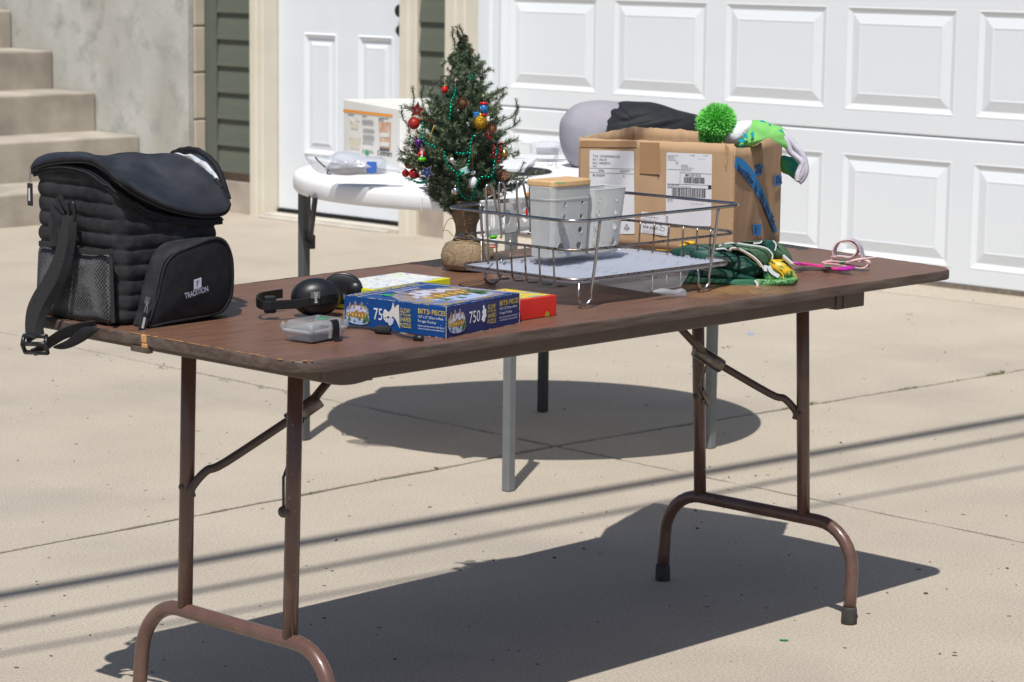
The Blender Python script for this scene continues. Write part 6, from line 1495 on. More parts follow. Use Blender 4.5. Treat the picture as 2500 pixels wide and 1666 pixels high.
# blue tape on the side
def tapepc(pts, st_=None, ln=None, h=.02, bold=.004):
    mb = MB(); poly(mb, FS_, [US(*p_) for p_ in pts], w=.0060, th=.0004); t_ = mb.build('blue_tape', TAPE, cbx)
    if st_:
        a, b = US(*ln[0]), US(*ln[1]); F_ = Frame(FS_.p(*a), FS_.p(*b)-FS_.p(*a), V((0, 0, 1))); F_.n = nsd; text('handwriting', st_, F_, 0, 0, h, INK, t_, wd=(FS_.p(*b)-FS_.p(*a)).length, w=.0066, bold=bold, shear=.1)
    return t_
mb = MB(); up_ = [(840, 965), (905, 985), (980, 1050), (1060, 1150), (1130, 1280), (1210, 1420), (1262, 1540), (1340, 1760), (1420, 2000), (1450, 2090)]
lo_ = [(1420, 2140), (1385, 2060), (1320, 1900), (1230, 1680), (1130, 1540), (1060, 1420), (1000, 1340), (930, 1240), (850, 1180), (795, 1130), (800, 1020)]
poly(mb, FS_, [US(*p_) for p_ in up_+lo_], w=.0062, th=.0004); tpb = mb.build('blue_tape', TAPE, cbx)
ctr = [(835, 1150), (910, 1200), (985, 1270), (1060, 1370), (1130, 1480), (1200, 1590), (1270, 1720), (1330, 1860), (1395, 2010)]
words = 'everything in this box 25¢'; cpts = catmull([FS_.p(*US(*p_), .0062) for p_ in ctr], 12); tot = len(cpts)
LL_ = sum((cpts[i+1]-cpts[i]).length for i in range(tot-1)); stp = LL_/len(words)
acc = 0; k = 0
for i in range(tot-1):
    acc += (cpts[i+1]-cpts[i]).length
    if acc >= stp*k and k < len(words):
        if words[k] != ' ':
            F_ = Frame(cpts[i]-FS_.y*.004, cpts[i+1]-cpts[i], FS_.n.cross(cpts[i+1]-cpts[i])); text('handwriting', words[k], F_, 0, 0, 0.024 if k == 0 else .017, INK, tpb, wd=stp*.85, w=.0006, bold=.035)
        k += 1
tapepc([(1120, 1085), (1228, 1072), (1225, 1215), (1160, 1262), (1090, 1255)], '25¢', ((1112, 1215), (1215, 1195)), .017, .03)
tapepc([(1412, 1250), (1505, 1232), (1528, 1370), (1415, 1422)], '25¢', ((1420, 1370), (1520, 1345)), .016, .03)
US6 = lambda x, y: uvF(*s6(x, y), FS_, nsd, BFR)
mb = MB(); poly(mb, FS_, [US6(*p_) for p_ in ((1640, 1062), (1710, 1058), (1705, 1150), (1645, 1152))], w=.0060, th=.0004); t_ = mb.build('blue_tape', TAPE, cbx)
a, b = US6(1650, 1132), US6(1702, 1125); F_ = Frame(FS_.p(*a), FS_.p(*b)-FS_.p(*a), V((0, 0, 1))); F_.n = nsd; text('handwriting', '25¢', F_, 0, 0, .017, INK, t_, wd=.018, w=.0068, bold=.004)
# crumpled corner flap and tear
mb = MB(); poly(mb, FF_, [U6(1445, 395), U6(1470, 430), U6(1455, 620), U6(1438, 560), U6(1440, 470)], w=OFF+.001, th=.0008); mb.build('tear', CARDE, cbx)
# ================================================================ bobble hat
HG = mat('lime_green_knit', (.19,.52,.13), (.22,.58,.16), sc=60, rough=.95, bump=.6, bsc=420); HW = mat('white_knit', (.78,.78,.82), (.70,.70,.75), sc=90, rough=.95, bump=.6, bsc=420); HT = mat('turquoise_knit', (.01,.42,.55), rough=.95)
HP = mat('neon_green_yarn', (.16,.66,.10), (.26,.76,.18), sc=200, rough=.85); HD = mat('lilac_fleece', (.55,.52,.62), (.64,.62,.70), sc=60, rough=1, bump=.5, bsc=300)
def s8(x, y): return (1660+x*.15945, 230+y*.15945)
HC = V((BFR+BRR)/2); HC = BFR.lerp(BRR, .35)+V((0, .03, 0))
HN = V((FW[0], FW[1], 0)).normalized()
hat = thing('bobble_hat', 'lime green knitted hat with neon pompom draped over the cardboard box corner', 'hat', tuple(gp(*s8(1100, 800), HC, HN)))
mb = MB(); inflate(mb, [s8(*q_) for q_ in ((640, 570), (760, 480), (880, 420), (1000, 408), (1110, 408), (1120, 520), (1010, 700), (860, 800), (780, 800), (700, 760), (620, 690))], (HC-HN*.0)[:], HN, .035, wr=.004, ws=25, seed=2); mb.build('white_band', HW, hat)
mb = MB(); inflate(mb, [s8(*q_) for q_ in ((1090, 410), (1220, 396), (1320, 420), (1420, 465), (1540, 495), (1640, 580), (1700, 700), (1780, 840), (1700, 900), (1600, 760), (1480, 640), (1380, 640), (1220, 700), (1060, 810), (940, 822), (800, 800), (900, 640), (1010, 500))], (HC-HN*.004)[:], HN, .038, wr=.004, ws=22, seed=4, rings=10); mb.build('crown', HG, hat)
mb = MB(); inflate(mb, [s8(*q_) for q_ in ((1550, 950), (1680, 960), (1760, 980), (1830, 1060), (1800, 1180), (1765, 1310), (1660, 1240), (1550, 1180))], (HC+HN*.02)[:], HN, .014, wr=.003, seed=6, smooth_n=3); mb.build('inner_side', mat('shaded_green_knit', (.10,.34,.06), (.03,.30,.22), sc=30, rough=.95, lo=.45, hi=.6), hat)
cuff = [(1365, 600), (1400, 560), (1480, 560), (1560, 600), (1640, 680), (1720, 780), (1800, 860), (1880, 950), (1925, 1060), (1935, 1190), (1900, 1290), (1820, 1355), (1765, 1320), (1780, 1200), (1830, 1100), (1800, 1030), (1700, 950), (1660, 900), (1620, 790), (1560, 700), (1480, 650), (1400, 655)]
mb = MB(); P0c = HC-HN*.022
P_ = catmull([gp(*s8(*q_), P0c[:], HN) for q_ in ((1395, 600), (1480, 600), (1570, 650), (1640, 750), (1690, 880), (1780, 960), (1860, 1040), (1850, 1130), (1810, 1230), (1800, 1330))], 5); mb.tube(P_, .0095, 12, flat=.7); mb.build('folded_cuff', HD, hat)
mb = MB(); P_ = catmull([gp(*s8(*q_), (P0c+HN*.006)[:], HN) for q_ in ((1440, 570), (1560, 590), (1660, 680), (1760, 800), (1870, 930), (1915, 1060), (1920, 1190), (1870, 1300), (1815, 1345))], 5); mb.tube(P_, .0105, 12, flat=.7); mb.build('folded_cuff', HD, hat)
mb = MB(); inflate(mb, [s8(*q_) for q_ in ((1850, 1080), (1915, 1060), (1930, 1190), (1890, 1300), (1820, 1350), (1770, 1320), (1800, 1200))], P0c[:], HN, .008, seed=9); mb.build('cuff_lining', HD, hat)
def patch8(pts, off):
    P_ = [gp(*s8(*q_), (HC-HN*off)[:], HN) for q_ in pts]; mb = MB(); mb.prism(P_, -HN*.001); mb.build('snowflake_motif', HT, hat)
for pts, off in ((((960, 590), (1030, 620), (1045, 695), (985, 665)), .040), (((1080, 600), (1125, 565), (1135, 640), (1095, 680)), .043), (((870, 710), (950, 682), (1020, 712), (945, 745)), .038), (((900, 795), (1000, 765), (960, 800)), .034), (((1225, 405), (1270, 402), (1320, 432), (1240, 438)), .020), (((1350, 450), (1400, 450), (1380, 488)), .026), (((1450, 545), (1560, 550), (1600, 580), (1500, 565)), .030), (((1160, 730), (1260, 680), (1210, 730)), .036)): patch8(pts, off)
pc = gp(*s8(560, 445), (HC-HN*.004)[:], HN)
mb = MB(); rnd = random.Random(3); mb.ball(pc, .028, 16, 10, sc=(1, 1, .92))
pr_ = .0425
for k in range(5200):
    th = math.acos(rnd.uniform(-1, 1)); ph = rnd.uniform(0, 6.283); d = V((math.sin(th)*math.cos(ph), math.sin(th)*math.sin(ph), math.cos(th)))
    rr_ = pr_*(1+.10*nz(d, 2.2, 3))*rnd.uniform(.84, 1.04); e_ = (d+V((rnd.gauss(0, .32), rnd.gauss(0, .32), rnd.gauss(0, .32)))).normalized()
    a_ = pc+d*rr_*.62; b_ = pc+d*rr_*.86+e_*.002; c__ = b_+e_*rr_*.16; sw = e_.cross(V((rnd.gauss(0, 1), rnd.gauss(0, 1), rnd.gauss(0, 1)))).normalized()*.00085
    mb.add([a_-sw, a_+sw, b_+sw, b_-sw, c__+sw*.4, c__-sw*.4], [(0, 1, 2, 3), (3, 2, 4, 5)])
mb.build('pompom', HP, hat, recalc=False)
pc2 = gp(*s8(450, 640), (HC-HN*.002)[:], HN)
mb = MB()
for k in range(1300):
    th = math.acos(rnd.uniform(-1, 1)); ph = rnd.uniform(0, 6.283); d = V((math.sin(th)*math.cos(ph), math.sin(th)*math.sin(ph), math.cos(th))); e_ = (d+V((rnd.gauss(0, .35), rnd.gauss(0, .35), rnd.gauss(0, .35)))).normalized()
    a_ = pc2+d*.012; b_ = pc2+d*.018; c__ = b_+e_*.007; sw = e_.cross(V((rnd.gauss(0, 1), rnd.gauss(0, 1), rnd.gauss(0, 1)))).normalized()*.00085; mb.add([a_-sw, a_+sw, b_+sw, b_-sw, c__+sw*.4, c__-sw*.4], [(0, 1, 2, 3), (3, 2, 4, 5)])
mb.build('pompom_tuft', HP, hat, recalc=False)

# ================================================================ green jersey heap
JD = mat('dark_green_satin', (.008,.060,.042), (.012,.080,.055), sc=30, rough=.38, weave=.5, wsc=2400, spec=.6); JM = mat('green_mesh_fabric', (.045,.115,.060), (.03,.085,.045), sc=500, rough=.6, speck=(.25,.30,.16), spsc=600, splo=.60, sphi=.66)
JS = mat('soft_green_fabric', (.035,.150,.085), (.03,.125,.07), sc=20, rough=.75); JW = mat('white_stripe_fabric', (.60,.60,.63), rough=.6); JG = mat('golden_yellow_fabric', (.78,.42,.01), rough=.6); JB = mat('tan_stripe', (.38,.24,.10), rough=.7)
JP = art_mat('tropical_green_print', [(.34, (.01,.045,.03)), (.46, (.012,.07,.04)), (.50, (.05,.35,.06)), (.54, (.35,.62,.25)), (.57, (.02,.12,.05)), (.62, (.01,.06,.04)), (.72, (.2,.5,.15))], 60, 4, 3)
JY = art_mat('yellow_flower_print', [(.36, (.012,.07,.04)), (.46, (.03,.22,.06)), (.50, (.75,.42,.01)), (.58, (.80,.48,.01)), (.62, (.03,.2,.05)), (.7, (.3,.6,.2))], 26, 8, 2)
def s9(x, y): return (1600+x*.323, 540+y*.323)
jb = tp(1815, 690); JN = V((FW[0], FW[1], -.18)).normalized()
jer = thing('sports_jersey', 'crumpled dark green jersey with white and gold stripes lying beside the dish rack', 'jersey', tuple(V(jb)))
def jp(d): return (V(jb)+V((0, 0, .0))+HN*d)[:]
def lobe(name, m_, pts, d, th, seed, wr=.004, ws=22, **k):
    mb = MB(); inflate(mb, [s9(*q_) for q_ in pts], jp(d), JN, th, wr=wr, ws=ws, seed=seed, rings=12, **k); return mb.build(name, m_, jer)
def stripe(name, m_, pts, d, w_, thk=.0015, col=None):
    P_ = catmull([gp(*s9(*q_), jp(d), JN[:]) for q_ in pts], 6); mb = MB(); mb.ribbon(P_, [JN.cross((P_[min(i+1, len(P_)-1)]-P_[max(0, i-1)])) for i in range(len(P_))], w_, thk); return mb.build(name, m_, jer, bevel=.0004)
lobe('body_fabric', JD, [(110, 230), (200, 190), (330, 172), (480, 175), (620, 160), (760, 148), (890, 142), (920, 180), (960, 260), (980, 320), (900, 400), (820, 440), (700, 440), (560, 400), (420, 370), (280, 340), (160, 300)], .050, .045, 3, wr=.009, ws=16, fold=lambda p: .004*math.sin(p.z*260+p.x*60))
lobe('sleeve', JD, [(260, 235), (420, 215), (560, 215), (700, 250), (790, 300), (828, 350), (800, 395), (720, 440), (600, 420), (470, 380), (330, 330)], .010, .030, 7, wr=.008, ws=24, fold=lambda p: .003*math.sin(p.z*330-p.x*120))
lobe('lower_fold', JD, [(200, 360), (300, 340), (450, 350), (600, 380), (740, 425), (760, 450), (640, 470), (500, 460), (350, 440), (230, 420)], -.004, .022, 8, wr=.006, ws=30)
lobe('lower_hem', JS, [(185, 470), (230, 415), (330, 425), (450, 435), (560, 440), (680, 440), (755, 445), (765, 480), (755, 512), (690, 517), (600, 508), (480, 495), (330, 482)], -.022, .020, 5, wr=.004, ws=24)
lobe('printed_hem', JP, [(750, 445), (830, 440), (920, 440), (1000, 430), (1060, 425), (1083, 445), (1050, 485), (980, 498), (880, 508), (765, 514)], -.020, .018, 9, wr=.005, ws=34)
lobe('shoulder_mesh', JM, [(460, 205), (500, 170), (600, 160), (720, 175), (820, 190), (870, 220), (885, 260), (870, 310), (835, 350), (790, 300), (700, 245), (600, 205), (540, 205)], -.004, .020, 11, wr=.004, ws=26)
lobe('shoulder_mesh', JM, [(640, 160), (760, 150), (840, 150), (800, 172), (720, 172)], .010, .012, 12)
lobe('collar_mesh', JM, [(890, 150), (940, 170), (990, 210), (1025, 260), (1038, 310), (1030, 328), (980, 305), (900, 285), (880, 240), (905, 200)], .000, .020, 13, wr=.004)
lobe('flower_print', JY, [(860, 300), (930, 285), (990, 300), (1030, 350), (1060, 400), (1075, 440), (1020, 455), (960, 440), (900, 400), (850, 350)], -.006, .018, 14, wr=.005)
lobe('print_fold', JP, [(830, 370), (900, 380), (960, 420), (1010, 440), (980, 470), (880, 460), (820, 440)], -.012, .014, 15)
lobe('yellow_lining', JG, [(175, 195), (200, 165), (250, 152), (295, 155), (305, 175), (250, 195), (200, 210)], .085, .014, 16, wr=.002)
lobe('yellow_lining', JG, [(0, 215), (60, 228), (130, 215), (180, 205), (170, 222), (100, 240), (20, 232)], .085, .008, 17, wr=.001)
stripe('white_stripe', JW, [(458, 212), (520, 208), (552, 222), (575, 204), (620, 205), (680, 232), (740, 268), (790, 315), (820, 365)], -.030, .0030)
stripe('tan_stripe', JB, [(560, 232), (585, 212), (640, 222), (700, 255), (760, 300), (800, 350)], -.0285, .0030)
stripe('white_stripe', JW, [(480, 190), (520, 172), (600, 166), (700, 180), (790, 192), (850, 212), (885, 255), (880, 290)], -.027, .0027)
stripe('white_stripe', JW, [(740, 170), (790, 165), (805, 150)], -.006, .0032); stripe('white_stripe', JW, [(890, 148), (912, 180), (905, 225)], -.024, .0027)
stripe('white_stripe', JW, [(965, 258), (1000, 288), (1038, 322)], -.024, .0045); stripe('brown_stripe', JB, [(962, 275), (995, 300), (1025, 326)], -.0235, .0060)
stripe('white_patch', JW, [(858, 340), (880, 385), (935, 420)], -.030, .0075); stripe('white_patch', JW, [(835, 335), (828, 380)], -.026, .008); stripe('white_stripe', JW, [(752, 448), (772, 480), (762, 512)], -.043, .0045); stripe('yellow_line', JG, [(868, 320), (930, 370), (962, 405), (968, 452)], -.028, .0025)

# ================================================================ straps on the right end
PINK = mat('hot_pink_webbing', (.72,.05,.25), (.62,.03,.22), sc=100, rough=.7); PINKL = mat('pale_pink_elastic', (.72,.45,.42), (.66,.50,.50), sc=200, rough=.8, bump=.5, bsc=500); MAG = mat('magenta_tab', (.40,.02,.30), rough=.6); GREYE = mat('grey_white_elastic', (.55,.52,.58), (.30,.28,.34), sc=260, rough=.8, bump=.4, bsc=400)
st1_ = thing('wrist_strap', 'flat hot pink strap with a green sticker near the right end of the table', 'strap', tuple(tp(*s9(1270, 350))))
def tps(x, y, dz): return tp(*s9(x, y), dz)
for dz, m_, a_ in ((.010, PINK, 0), (.0055, PINKL, .004)):
    P_ = catmull([tps(1058, 324, .016), tps(1130, 326, dz+.003), tps(1250, 340, dz), tps(1380, 362, dz-.002), tps(1470, 356, dz+.002)], 5); mb = MB(); mb.ribbon(P_, V((.45, .9, 0)), .022, .0042); mb.build('strap_layer', m_, st1_, bevel=.0006)
P_ = [tps(1390, 360, .010), tps(1440, 362, .012), tps(1494, 354, .016)]; mb = MB(); mb.ribbon(P_, V((.45, .9, 0)), .017, .003); mb.build('strap_tab', MAG, st1_); P_ = [tps(1056, 324, .019), tps(1100, 318, .020)]; mb = MB(); mb.ribbon(P_, V((.45, .9, .1)), .012, .002); mb.build('strap_tab', MAG, st1_)
sticker(tps(1298, 342, .0135), .009, st1_)
st2_ = thing('wrist_strap', 'pale pink elastic strap standing up in a loop near the right end of the table', 'strap', tuple(tp(*s9(1500, 340))))
SP = gz(*s9(1480, 345), zt(1.7, .2)+.006); SN = V((FW[0], FW[1], 0)).normalized()
def sps(x, y, d=0): return gp(*s9(x, y), (SP+SN*d)[:], SN[:])
loop = [(1355, 268), (1355, 220), (1375, 175), (1410, 150), (1460, 140), (1510, 148), (1545, 185), (1560, 235), (1575, 285)]
wd_ = (-TRt*.35+SN).normalized() if False else (SN*.9+TRt*.45)
mb = MB(); P_ = catmull([sps(*q_) for q_ in loop], 6); mb.ribbon(P_, wd_, .021, .0028); mb.build('strap_loop', GREYE, st2_, bevel=.0006)
for off in (-.011, ):
    mb = MB(); mb.tube([p+wd_*off for p in P_], .0013, 6); mb.build('strap_edge', PINKL, st2_)
mb = MB(); P_ = catmull([sps(*q_) for q_ in ((1340, 270), (1400, 262), (1480, 272), (1530, 235), (1525, 190), (1480, 158), (1410, 160))], 6); mb.ribbon(P_, wd_, .020, .0026); mb.build('strap_inner_loop', GREYE, st2_, bevel=.0006); mb = MB(); mb.tube([p-wd_*.0105 for p in P_], .0012, 6); mb.build('strap_edge', PINKL, st2_)
mb = MB(); P_ = catmull([sps(1255, 315), sps(1330, 300), sps(1430, 305), sps(1540, 300), sps(1600, 305), sps(1612, 330), sps(1570, 352), sps(1480, 340), sps(1350, 318), sps(1270, 318)], 6); mb.ribbon(P_, wd_, .020, .003); mb.build('strap_base', PINKL, st2_, bevel=.0006)
mb = MB(); mb.tube([sps(1440, 315, -.012), sps(1530, 292, -.012), sps(1665, 276, -.010)], [.0022, .003, .0014], 8); mb.tube(catmull([sps(1535, 285, -.012), sps(1550, 300, -.012), sps(1530, 310, -.012)], 4), .0022, 8); mb.build('strap_buckle', PINKL, st2_)
mb = MB(); P_ = [sps(1392, 308, -.008), sps(1440, 304, -.008)]; mb.ribbon(P_, V((0, 0, 1)).lerp(SN, .8), .010, .001); mb.build('price_sticker', GREEN, st2_)

# ================================================================ things on the round table
CARTW = mat('white_printed_carton', (.74,.72,.67), (.78,.765,.72), sc=6, rough=.6); TXTG = mat('grey_small_print', (.42,.41,.40), rough=.6); BEIG = art_mat('beige_appliance_print', [(.3, (.60,.50,.32)), (.5, (.72,.66,.52)), (.7, (.78,.74,.66))], 40, 1); COPP = mat('copper_appliance_print', (.55,.28,.15), (.7,.52,.4), sc=40, rough=.5); DGR = mat('dark_grey_print', (.10,.10,.11), rough=.6)
s0 = .22964; 
def c6(x, y): return (680+x*s0, 200+y*s0)
ZT2 = RZ+.0006
A_ = gz(*c6(690, 820), ZT2); Bq = gz(*c6(1290, 970), ZT2)   # lower left / lower right of the printed face
dirf = (Bq-A_).normalized(); Wc = (Bq-A_).length; hgt_ = None
nrm = dirf.cross(V((0, 0, 1))).normalized()
tl_ = gp(*c6(695, 185), A_, nrm); Hc = tl_.z-ZT2
depd = -nrm
print('carton', A_, Bq, Wc, Hc)
cart = thing('appliance_carton', 'white printed kitchen appliance carton with an orange stripe on the round table', 'carton', tuple((A_+Bq)/2+depd*.15))
B1_ = Bq; ll = [A_, B1_, B1_+depd*.30, A_+depd*.30]
mb = MB(); mb.hexa(ll, [p+V((0, 0, Hc)) for p in ll]); mb.build('carton', CARTW, cart, bevel=.003)
FC = Frame(A_, dirf, V((0, 0, 1))); FC.n = nrm
def UC(x, y): p = gp(*c6(x, y), A_, nrm); d = p-FC.o; return (d.dot(FC.x), d.dot(FC.y))
def pc_(name, m_, pts, w=.0012, F_=FC): mb = MB(); poly(mb, F_, [UC(*p_) for p_ in pts], w=w, th=.0006); return mb.build(name, m_, cart)
pc_('orange_stripe', OPRINT, [(692, 320), (1212, 378), (1212, 350), (692, 290)])
pc_('appliance_picture', BEIG, [(770, 440), (852, 455), (852, 505), (770, 495)]); pc_('appliance_picture', BEIG, [(750, 590), (880, 605), (870, 650), (862, 720), (765, 705), (755, 640)]); pc_('appliance_picture', BEIG, [(758, 425), (772, 372), (788, 428)]); pc_('appliance_picture', BEIG, [(822, 415), (845, 372), (866, 420)])
pc_('appliance_picture', COPP, [(1066, 425), (1198, 435), (1190, 740), (1080, 700)], w=.0011); pc_('picture_highlight', CARTW, [(1085, 540), (1185, 545), (1180, 590), (1088, 585)], w=.0020); pc_('picture_highlight', CARTW, [(1085, 640), (1185, 645), (1180, 690), (1088, 685)], w=.0020); pc_('picture_base', DGR, [(1080, 700), (1182, 712), (1178, 742), (1082, 732)], w=.0020)
for (x, y, n_) in ((892, 400, 5), (900, 495, 4), (900, 560, 6), (895, 640, 2), (890, 720, 3)):
    for k in range(n_):
        w_ = 110+20*((k*37) % 5)/5; pc_('text_line', TXTG, [(x, y+k*12+4), (x+w_, y+k*12+14), (x+w_, y+k*12+10), (x, y+k*12)])
for (x, y, w_) in ((742, 345, 60), (892, 362, 45), (1066, 385, 105), (1066, 402, 50)): pc_('heading_line', DGR, [(x, y+6), (x+w_, y+12), (x+w_, y+6), (x, y)])
mb = MB(); mb.lathe(FC.p(*UC(945, 775), .0012), [(.0135, 0), (.0135, .0005)], 20, axis=nrm); mb.build('price_sticker', GREEN, cart)
a, b = UC(1055, 778), UC(1210, 795); F_ = Frame(FC.p(*a), FC.p(*b)-FC.p(*a), V((0, 0, 1))); F_.n = nrm; text('lettering', 'Cuisinart', F_, 0, 0, .0145, KPRINT, cart, wd=(F_.o-FC.p(*b)).length, w=.0016, bold=.01)
# right face of the carton with the radiating print
FR2 = Frame(B1_, depd, V((0, 0, 1))); FR2.n = dirf
cc = (.105, .42*Hc)
mb = MB()
for k in range(72):
    a = 6.283*k/72
    for r0, r1 in ((.058, .070), (.078, .092)):
        if cc[0]+r1*math.cos(a) < .005: continue
        p0 = (cc[0]+r0*math.cos(a), cc[1]+r0*math.sin(a)); p1 = (cc[0]+r1*math.cos(a), cc[1]+r1*math.sin(a)); nn = (-math.sin(a)*.0016, math.cos(a)*.0016)
        q_ = [(p0[0]-nn[0], p0[1]-nn[1]), (p1[0]-nn[0], p1[1]-nn[1]), (p1[0]+nn[0], p1[1]+nn[1]), (p0[0]+nn[0], p0[1]+nn[1])]
        if all(.002 < u < .298 and .002 < v < Hc-.002 for u, v in q_): poly(mb, FR2, q_, w=.001, th=.0005)
stuff(mb.build('radial_print', mat('tan_print', (.50,.36,.24), rough=.6), cart))
mb = MB(); rect(mb, FR2, .05, .20, Hc*.80, Hc*.86, w=.001); mb.build('orange_stripe', OPRINT, cart)
# clear bag with a grey item
FILM = mat('clear_polythene', (.80,.83,.88), rough=.12, alpha=.42, spec=1.0, bump=.9, bsc=60); GITEM = mat('grey_folded_fabric', (.30,.32,.37), (.52,.54,.60), sc=9, rough=.6, bump=.4, bsc=60); BLT = mat('blue_tag', (.05,.16,.55), rough=.5)
bgp = gz(*c6(760, 990), ZT2+.03); pb = thing('plastic_bag', 'clear plastic bag holding a grey folded item on the left of the round table', 'plastic bag', (bgp.x, bgp.y, ZT2))
def lob2(name, m_, pts, d, th, seed, par, fr_=c6, base=None, wr=.006, ws=18, N_=None, **k):
    mb = MB(); inflate(mb, [fr_(*q_) for q_ in pts], ((base or bgp)+HN*d)[:], (N_ or HN)[:], th, wr=wr, ws=ws, seed=seed, rings=10, **k); return mb.build(name, m_, par)
lob2('folded_item', GITEM, [(500, 940), (560, 850), (580, 780), (680, 745), (800, 760), (920, 800), (1060, 790), (1140, 830), (1145, 900), (1130, 975), (1000, 985), (850, 985), (740, 995), (620, 985)], .02, .05, 3, pb, wr=.012)
lob2('bag_film', FILM, [(285, 795), (400, 780), (500, 800), (570, 765), (690, 732), (830, 750), (980, 790), (1120, 810), (1240, 870), (1345, 930), (1250, 965), (1100, 985), (900, 990), (740, 998), (560, 990), (430, 970), (350, 900)], .015, .065, 5, pb, wr=.014, ws=26)
q = gp(*c6(990, 910), (bgp-HN*.045)[:], HN[:]); mb = MB(); mb.obox(q, TRt*.013, HN*.001, (0, 0, .015)); mb.build('blue_tag', BLT, pb, bevel=.003)
for pts in ([(390, 800), (430, 850), (500, 910)], [(530, 930), (520, 975), (560, 980)]):
    mb = MB(); mb.tube(catmull([gp(*c6(*p_), (bgp-HN*.05)[:], HN[:]) for p_ in pts], 5), .0022, 6); mb.build('bag_seam', DGR, pb)
# grey cushion inside a black cover
def c7(x, y): return (1360+x*.17, 230+y*.17)
cb_ = gz(1395, 412, ZT2); CUG = mat('pale_grey_cushion', (.30,.29,.33), (.33,.32,.36), sc=20, rough=.9, bump=.2, bsc=300); CUB = mat('black_stretch_cloth', (.012,.013,.017), (.018,.020,.025), sc=40, rough=.75, bump=.15, bsc=250)
cbp = gz(1420, 415, ZT2); cbp = V((cbp.x, cbp.y, ZT2+.09))+HN*.10
cus = thing('cushion', 'big grey rounded cushion half covered by black cloth on the round table behind the box', 'cushion', (cbp.x, cbp.y, ZT2))
lob2('cushion_body', CUG, [(40, 420), (100, 300), (200, 190), (330, 125), (500, 95), (660, 90), (840, 105), (960, 110), (1300, 160), (1500, 500), (1300, 900), (900, 1050), (420, 1100), (260, 1080), (170, 990), (80, 830), (35, 640)], .02, .11, 2, cus, fr_=c7, base=cbp, wr=.003, ws=8)
lob2('black_cover', CUB, [(850, 175), (890, 120), (980, 100), (1150, 108), (1350, 115), (1550, 165), (1720, 225), (1900, 270), (2040, 320), (2100, 500), (2000, 760), (1500, 900), (900, 900), (480, 800), (420, 690), (520, 560), (545, 420), (600, 350), (690, 280), (720, 210), (780, 180)], -.005, .12, 4, cus, fr_=c7, base=cbp, wr=.004, ws=14, smooth_n=3, fold=lambda p: .0045*math.sin(p.z*150+(p.y-p.x)*30)+.003*math.sin(p.z*330+(p.y-p.x)*55))
# round black mat, papers, wire stand, packaged item
def c8(x, y): return (1160+x*.119, 320+y*.119)
mc = gz(1262, 438, ZT2); mr_ = .155
m1 = gz(1347, 420, ZT2); mc = V((m1.x-.155*TRt.x, m1.y-.155*TRt.y, ZT2))
mb = MB(); mb.lathe(mc, [(.155, 0), (.156, .0015), (.154, .003)], 48); tag(mb.build('round_mat', mat('black_rubber_mat', (.018,.018,.020), rough=.85), loc=tuple(mc)), 'thin round black mat on the round table behind the tree', 'mat')
def paper(cs, z, label, m_=LAB, th=.004):
    P_ = [gz(*c8(*q_), ZT2+z) for q_ in cs]; mb = MB(); mb.prism(P_, (0, 0, th)); return tag(mb.build('paper_sheet', m_, bevel=.0008), label, 'paper', 'papers on the round table')
paper([(560, 840), (700, 640), (1240, 640), (1010, 852)], .004, 'stack of white printed papers lying on the black mat', th=.010)
for (ya, yb_) in ((745, 752), (690, 694), (715, 719)):
    P_ = [gz(*c8(690, ya), ZT2+.0145), gz(*c8(1130, ya+5), ZT2+.0145), gz(*c8(1130, yb_+5), ZT2+.0145), gz(*c8(690, yb_), ZT2+.0145)]
paper([(760, 560), (900, 500), (1900, 520), (1960, 590)], .001, 'loose white papers behind the black mat', th=.002)
wp = gz(*c8(1650, 735), ZT2+.004); ws = thing('wire_stand', 'small bent wire stand on the white round table', 'wire stand', tuple(wp))
for pts in ([(1650, 735), (1680, 560), (1720, 400), (1735, 360)], [(1490, 700), (1560, 715), (1620, 600), (1690, 400), (1715, 350)], [(1480, 700), (1600, 670), (1900, 670)]):
    mb = MB(); mb.tube(catmull([gp(*c8(*q_), wp[:], HN[:]) for q_ in pts], 5), .0016, 6); mb.build('wire', mat('thin_grey_wire', (.55,.55,.56), rough=.4, metal=.6), ws)
pk_ = gz(*c8(1450, 480), ZT2+.02); pkt2 = thing('wrapped_package', 'grey item in clear wrapping at the back of the round table', 'package', (pk_.x, pk_.y, ZT2))
lob2('grey_tray', mat('slate_grey_tray', (.20,.21,.25), rough=.6), [(1260, 360), (1300, 345), (1680, 350), (1700, 470), (1680, 490), (1280, 488), (1258, 460)], .0, .025, 3, pkt2, fr_=c8, base=pk_, wr=.002, smooth_n=3)
lob2('wrapping_film', FILM, [(1130, 300), (1180, 240), (1350, 215), (1600, 200), (1740, 240), (1800, 340), (1810, 470), (1700, 490), (1300, 490), (1150, 470)], .0, .04, 4, pkt2, fr_=c8, base=pk_, wr=.01)
P_ = [gz(*q_, ZT2) for q_ in ((1022, 459), (1095, 452), (1120, 470), (1060, 474))]; mb = MB(); mb.prism(P_, (0, 0, .002)); tag(mb.build('dark_card', DGR), 'small dark card at the front edge of the round table left of the tree', 'card')

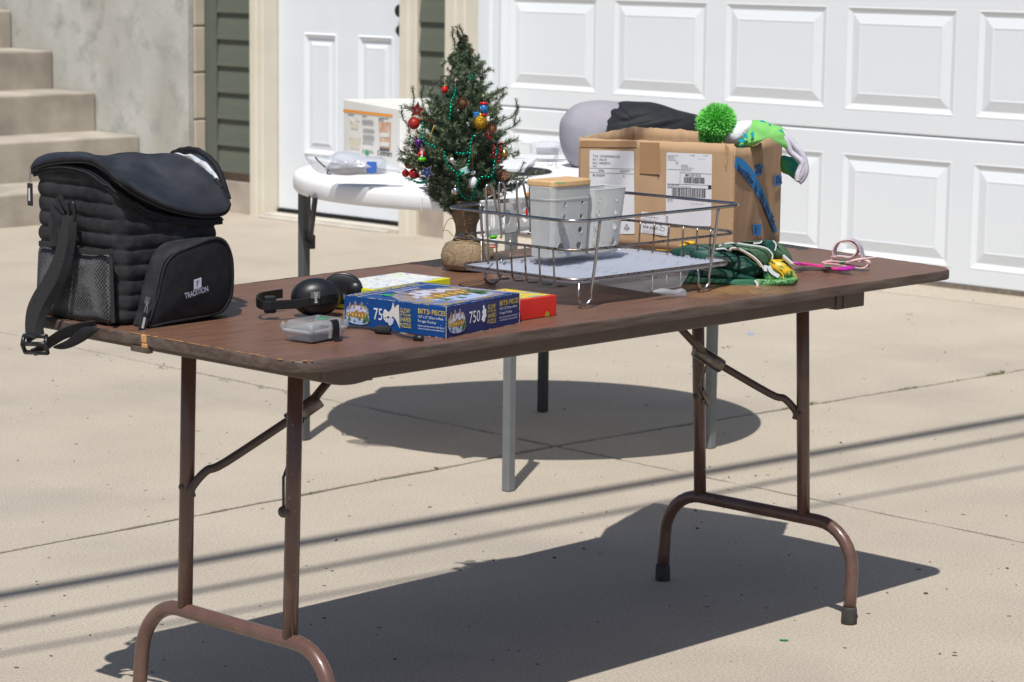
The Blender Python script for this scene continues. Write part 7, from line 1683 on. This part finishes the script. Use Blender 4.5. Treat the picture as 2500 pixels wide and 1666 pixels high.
# ================================================================ bits on the ground
p = gz(1914, 1563, .001); mb = MB(); mb.lathe(p, [(.0095, 0), (.0095, .0008)], 20, axis=(.12, .1, 1)); tag(mb.build('price_sticker', GREEN), 'loose green round sticker lying on the driveway in the foreground', 'sticker')
p = gz(1834, 817, .0); mb = MB(); mb.add([(p.x-.012, p.y, .001), (p.x+.010, p.y-.006, .001), (p.x+.016, p.y+.010, .006), (p.x-.008, p.y+.014, .002), (p.x-.002, p.y+.004, .009)], [(0, 1, 4), (1, 2, 4), (2, 3, 4), (3, 0, 4)]); tag(mb.build('litter_scrap', mat('pale_blue_paper', (.25,.36,.55), rough=.7), recalc=False, solid=.0005), 'small crumpled pale blue scrap on the driveway', 'litter')
mb = MB(); rnd = random.Random(9)
for k in range(150):
    px_, py_ = rnd.uniform(-50, 2550), rnd.uniform(760, 1660); p = gz(px_, py_, 0); r_ = rnd.uniform(.0012, .0032)
    if rnd.random() < .2: r_ *= 1.5
    mb.ball(V((p.x, p.y, r_*.4)), r_, 6, 4, sc=(rnd.uniform(.7, 1.6), rnd.uniform(.7, 1.2), .5))
stuff(tag(mb.build('grit', mat('dark_grit', (.05,.045,.04), (.16,.13,.1), sc=30, rough=.9)), 'scattered dark grit and crumbs on the driveway', 'grit'))

# ================================================================ overhead cables (out of view, they cast the long shadows)
def cable(pa, pb, H, r, label, drop=0):
    A2 = gz(*pa, 0); B2 = gz(*pb, 0); sh = V((TOSUN.x/TOSUN.z, TOSUN.y/TOSUN.z, 1))
    d = (B2-A2).normalized(); a = A2+sh*H-d*14; b = B2+sh*H+d*(1.5)
    mb = MB(); n_ = 12; mb.tube([a.lerp(b, k/n_)+V((0, 0, -0.0)) for k in range(n_+1)], r, 8); tag(mb.build('overhead_cable', PLAS, loc=tuple(a)), label, 'cable', 'overhead cables'); return a, b
ca = cable((0, 1455), (2500, 1018), 6.1, .031, 'thick black overhead power cable running to the house')
cable((0, 1535), (2500, 1062), 6.0, .016, 'middle overhead cable running to the house')
cable((0, 1598), (2400, 1160), 5.9, .010, 'thinnest overhead cable running to the house')
pole = thing('utility_pole', 'tall wooden utility pole carrying the overhead cables', 'utility pole', (ca[0].x, ca[0].y-.2, 0))
mb = MB(); mb.tube([V((ca[0].x, ca[0].y-.2, -.1)), V((ca[0].x, ca[0].y-.2, 7.4))], [.15, .11], 16); mb.build('shaft', mat('creosoted_wood', (.12,.08,.05), (.2,.14,.09), sc=20, rough=.95, stretch=(4, 4, .3)), pole)
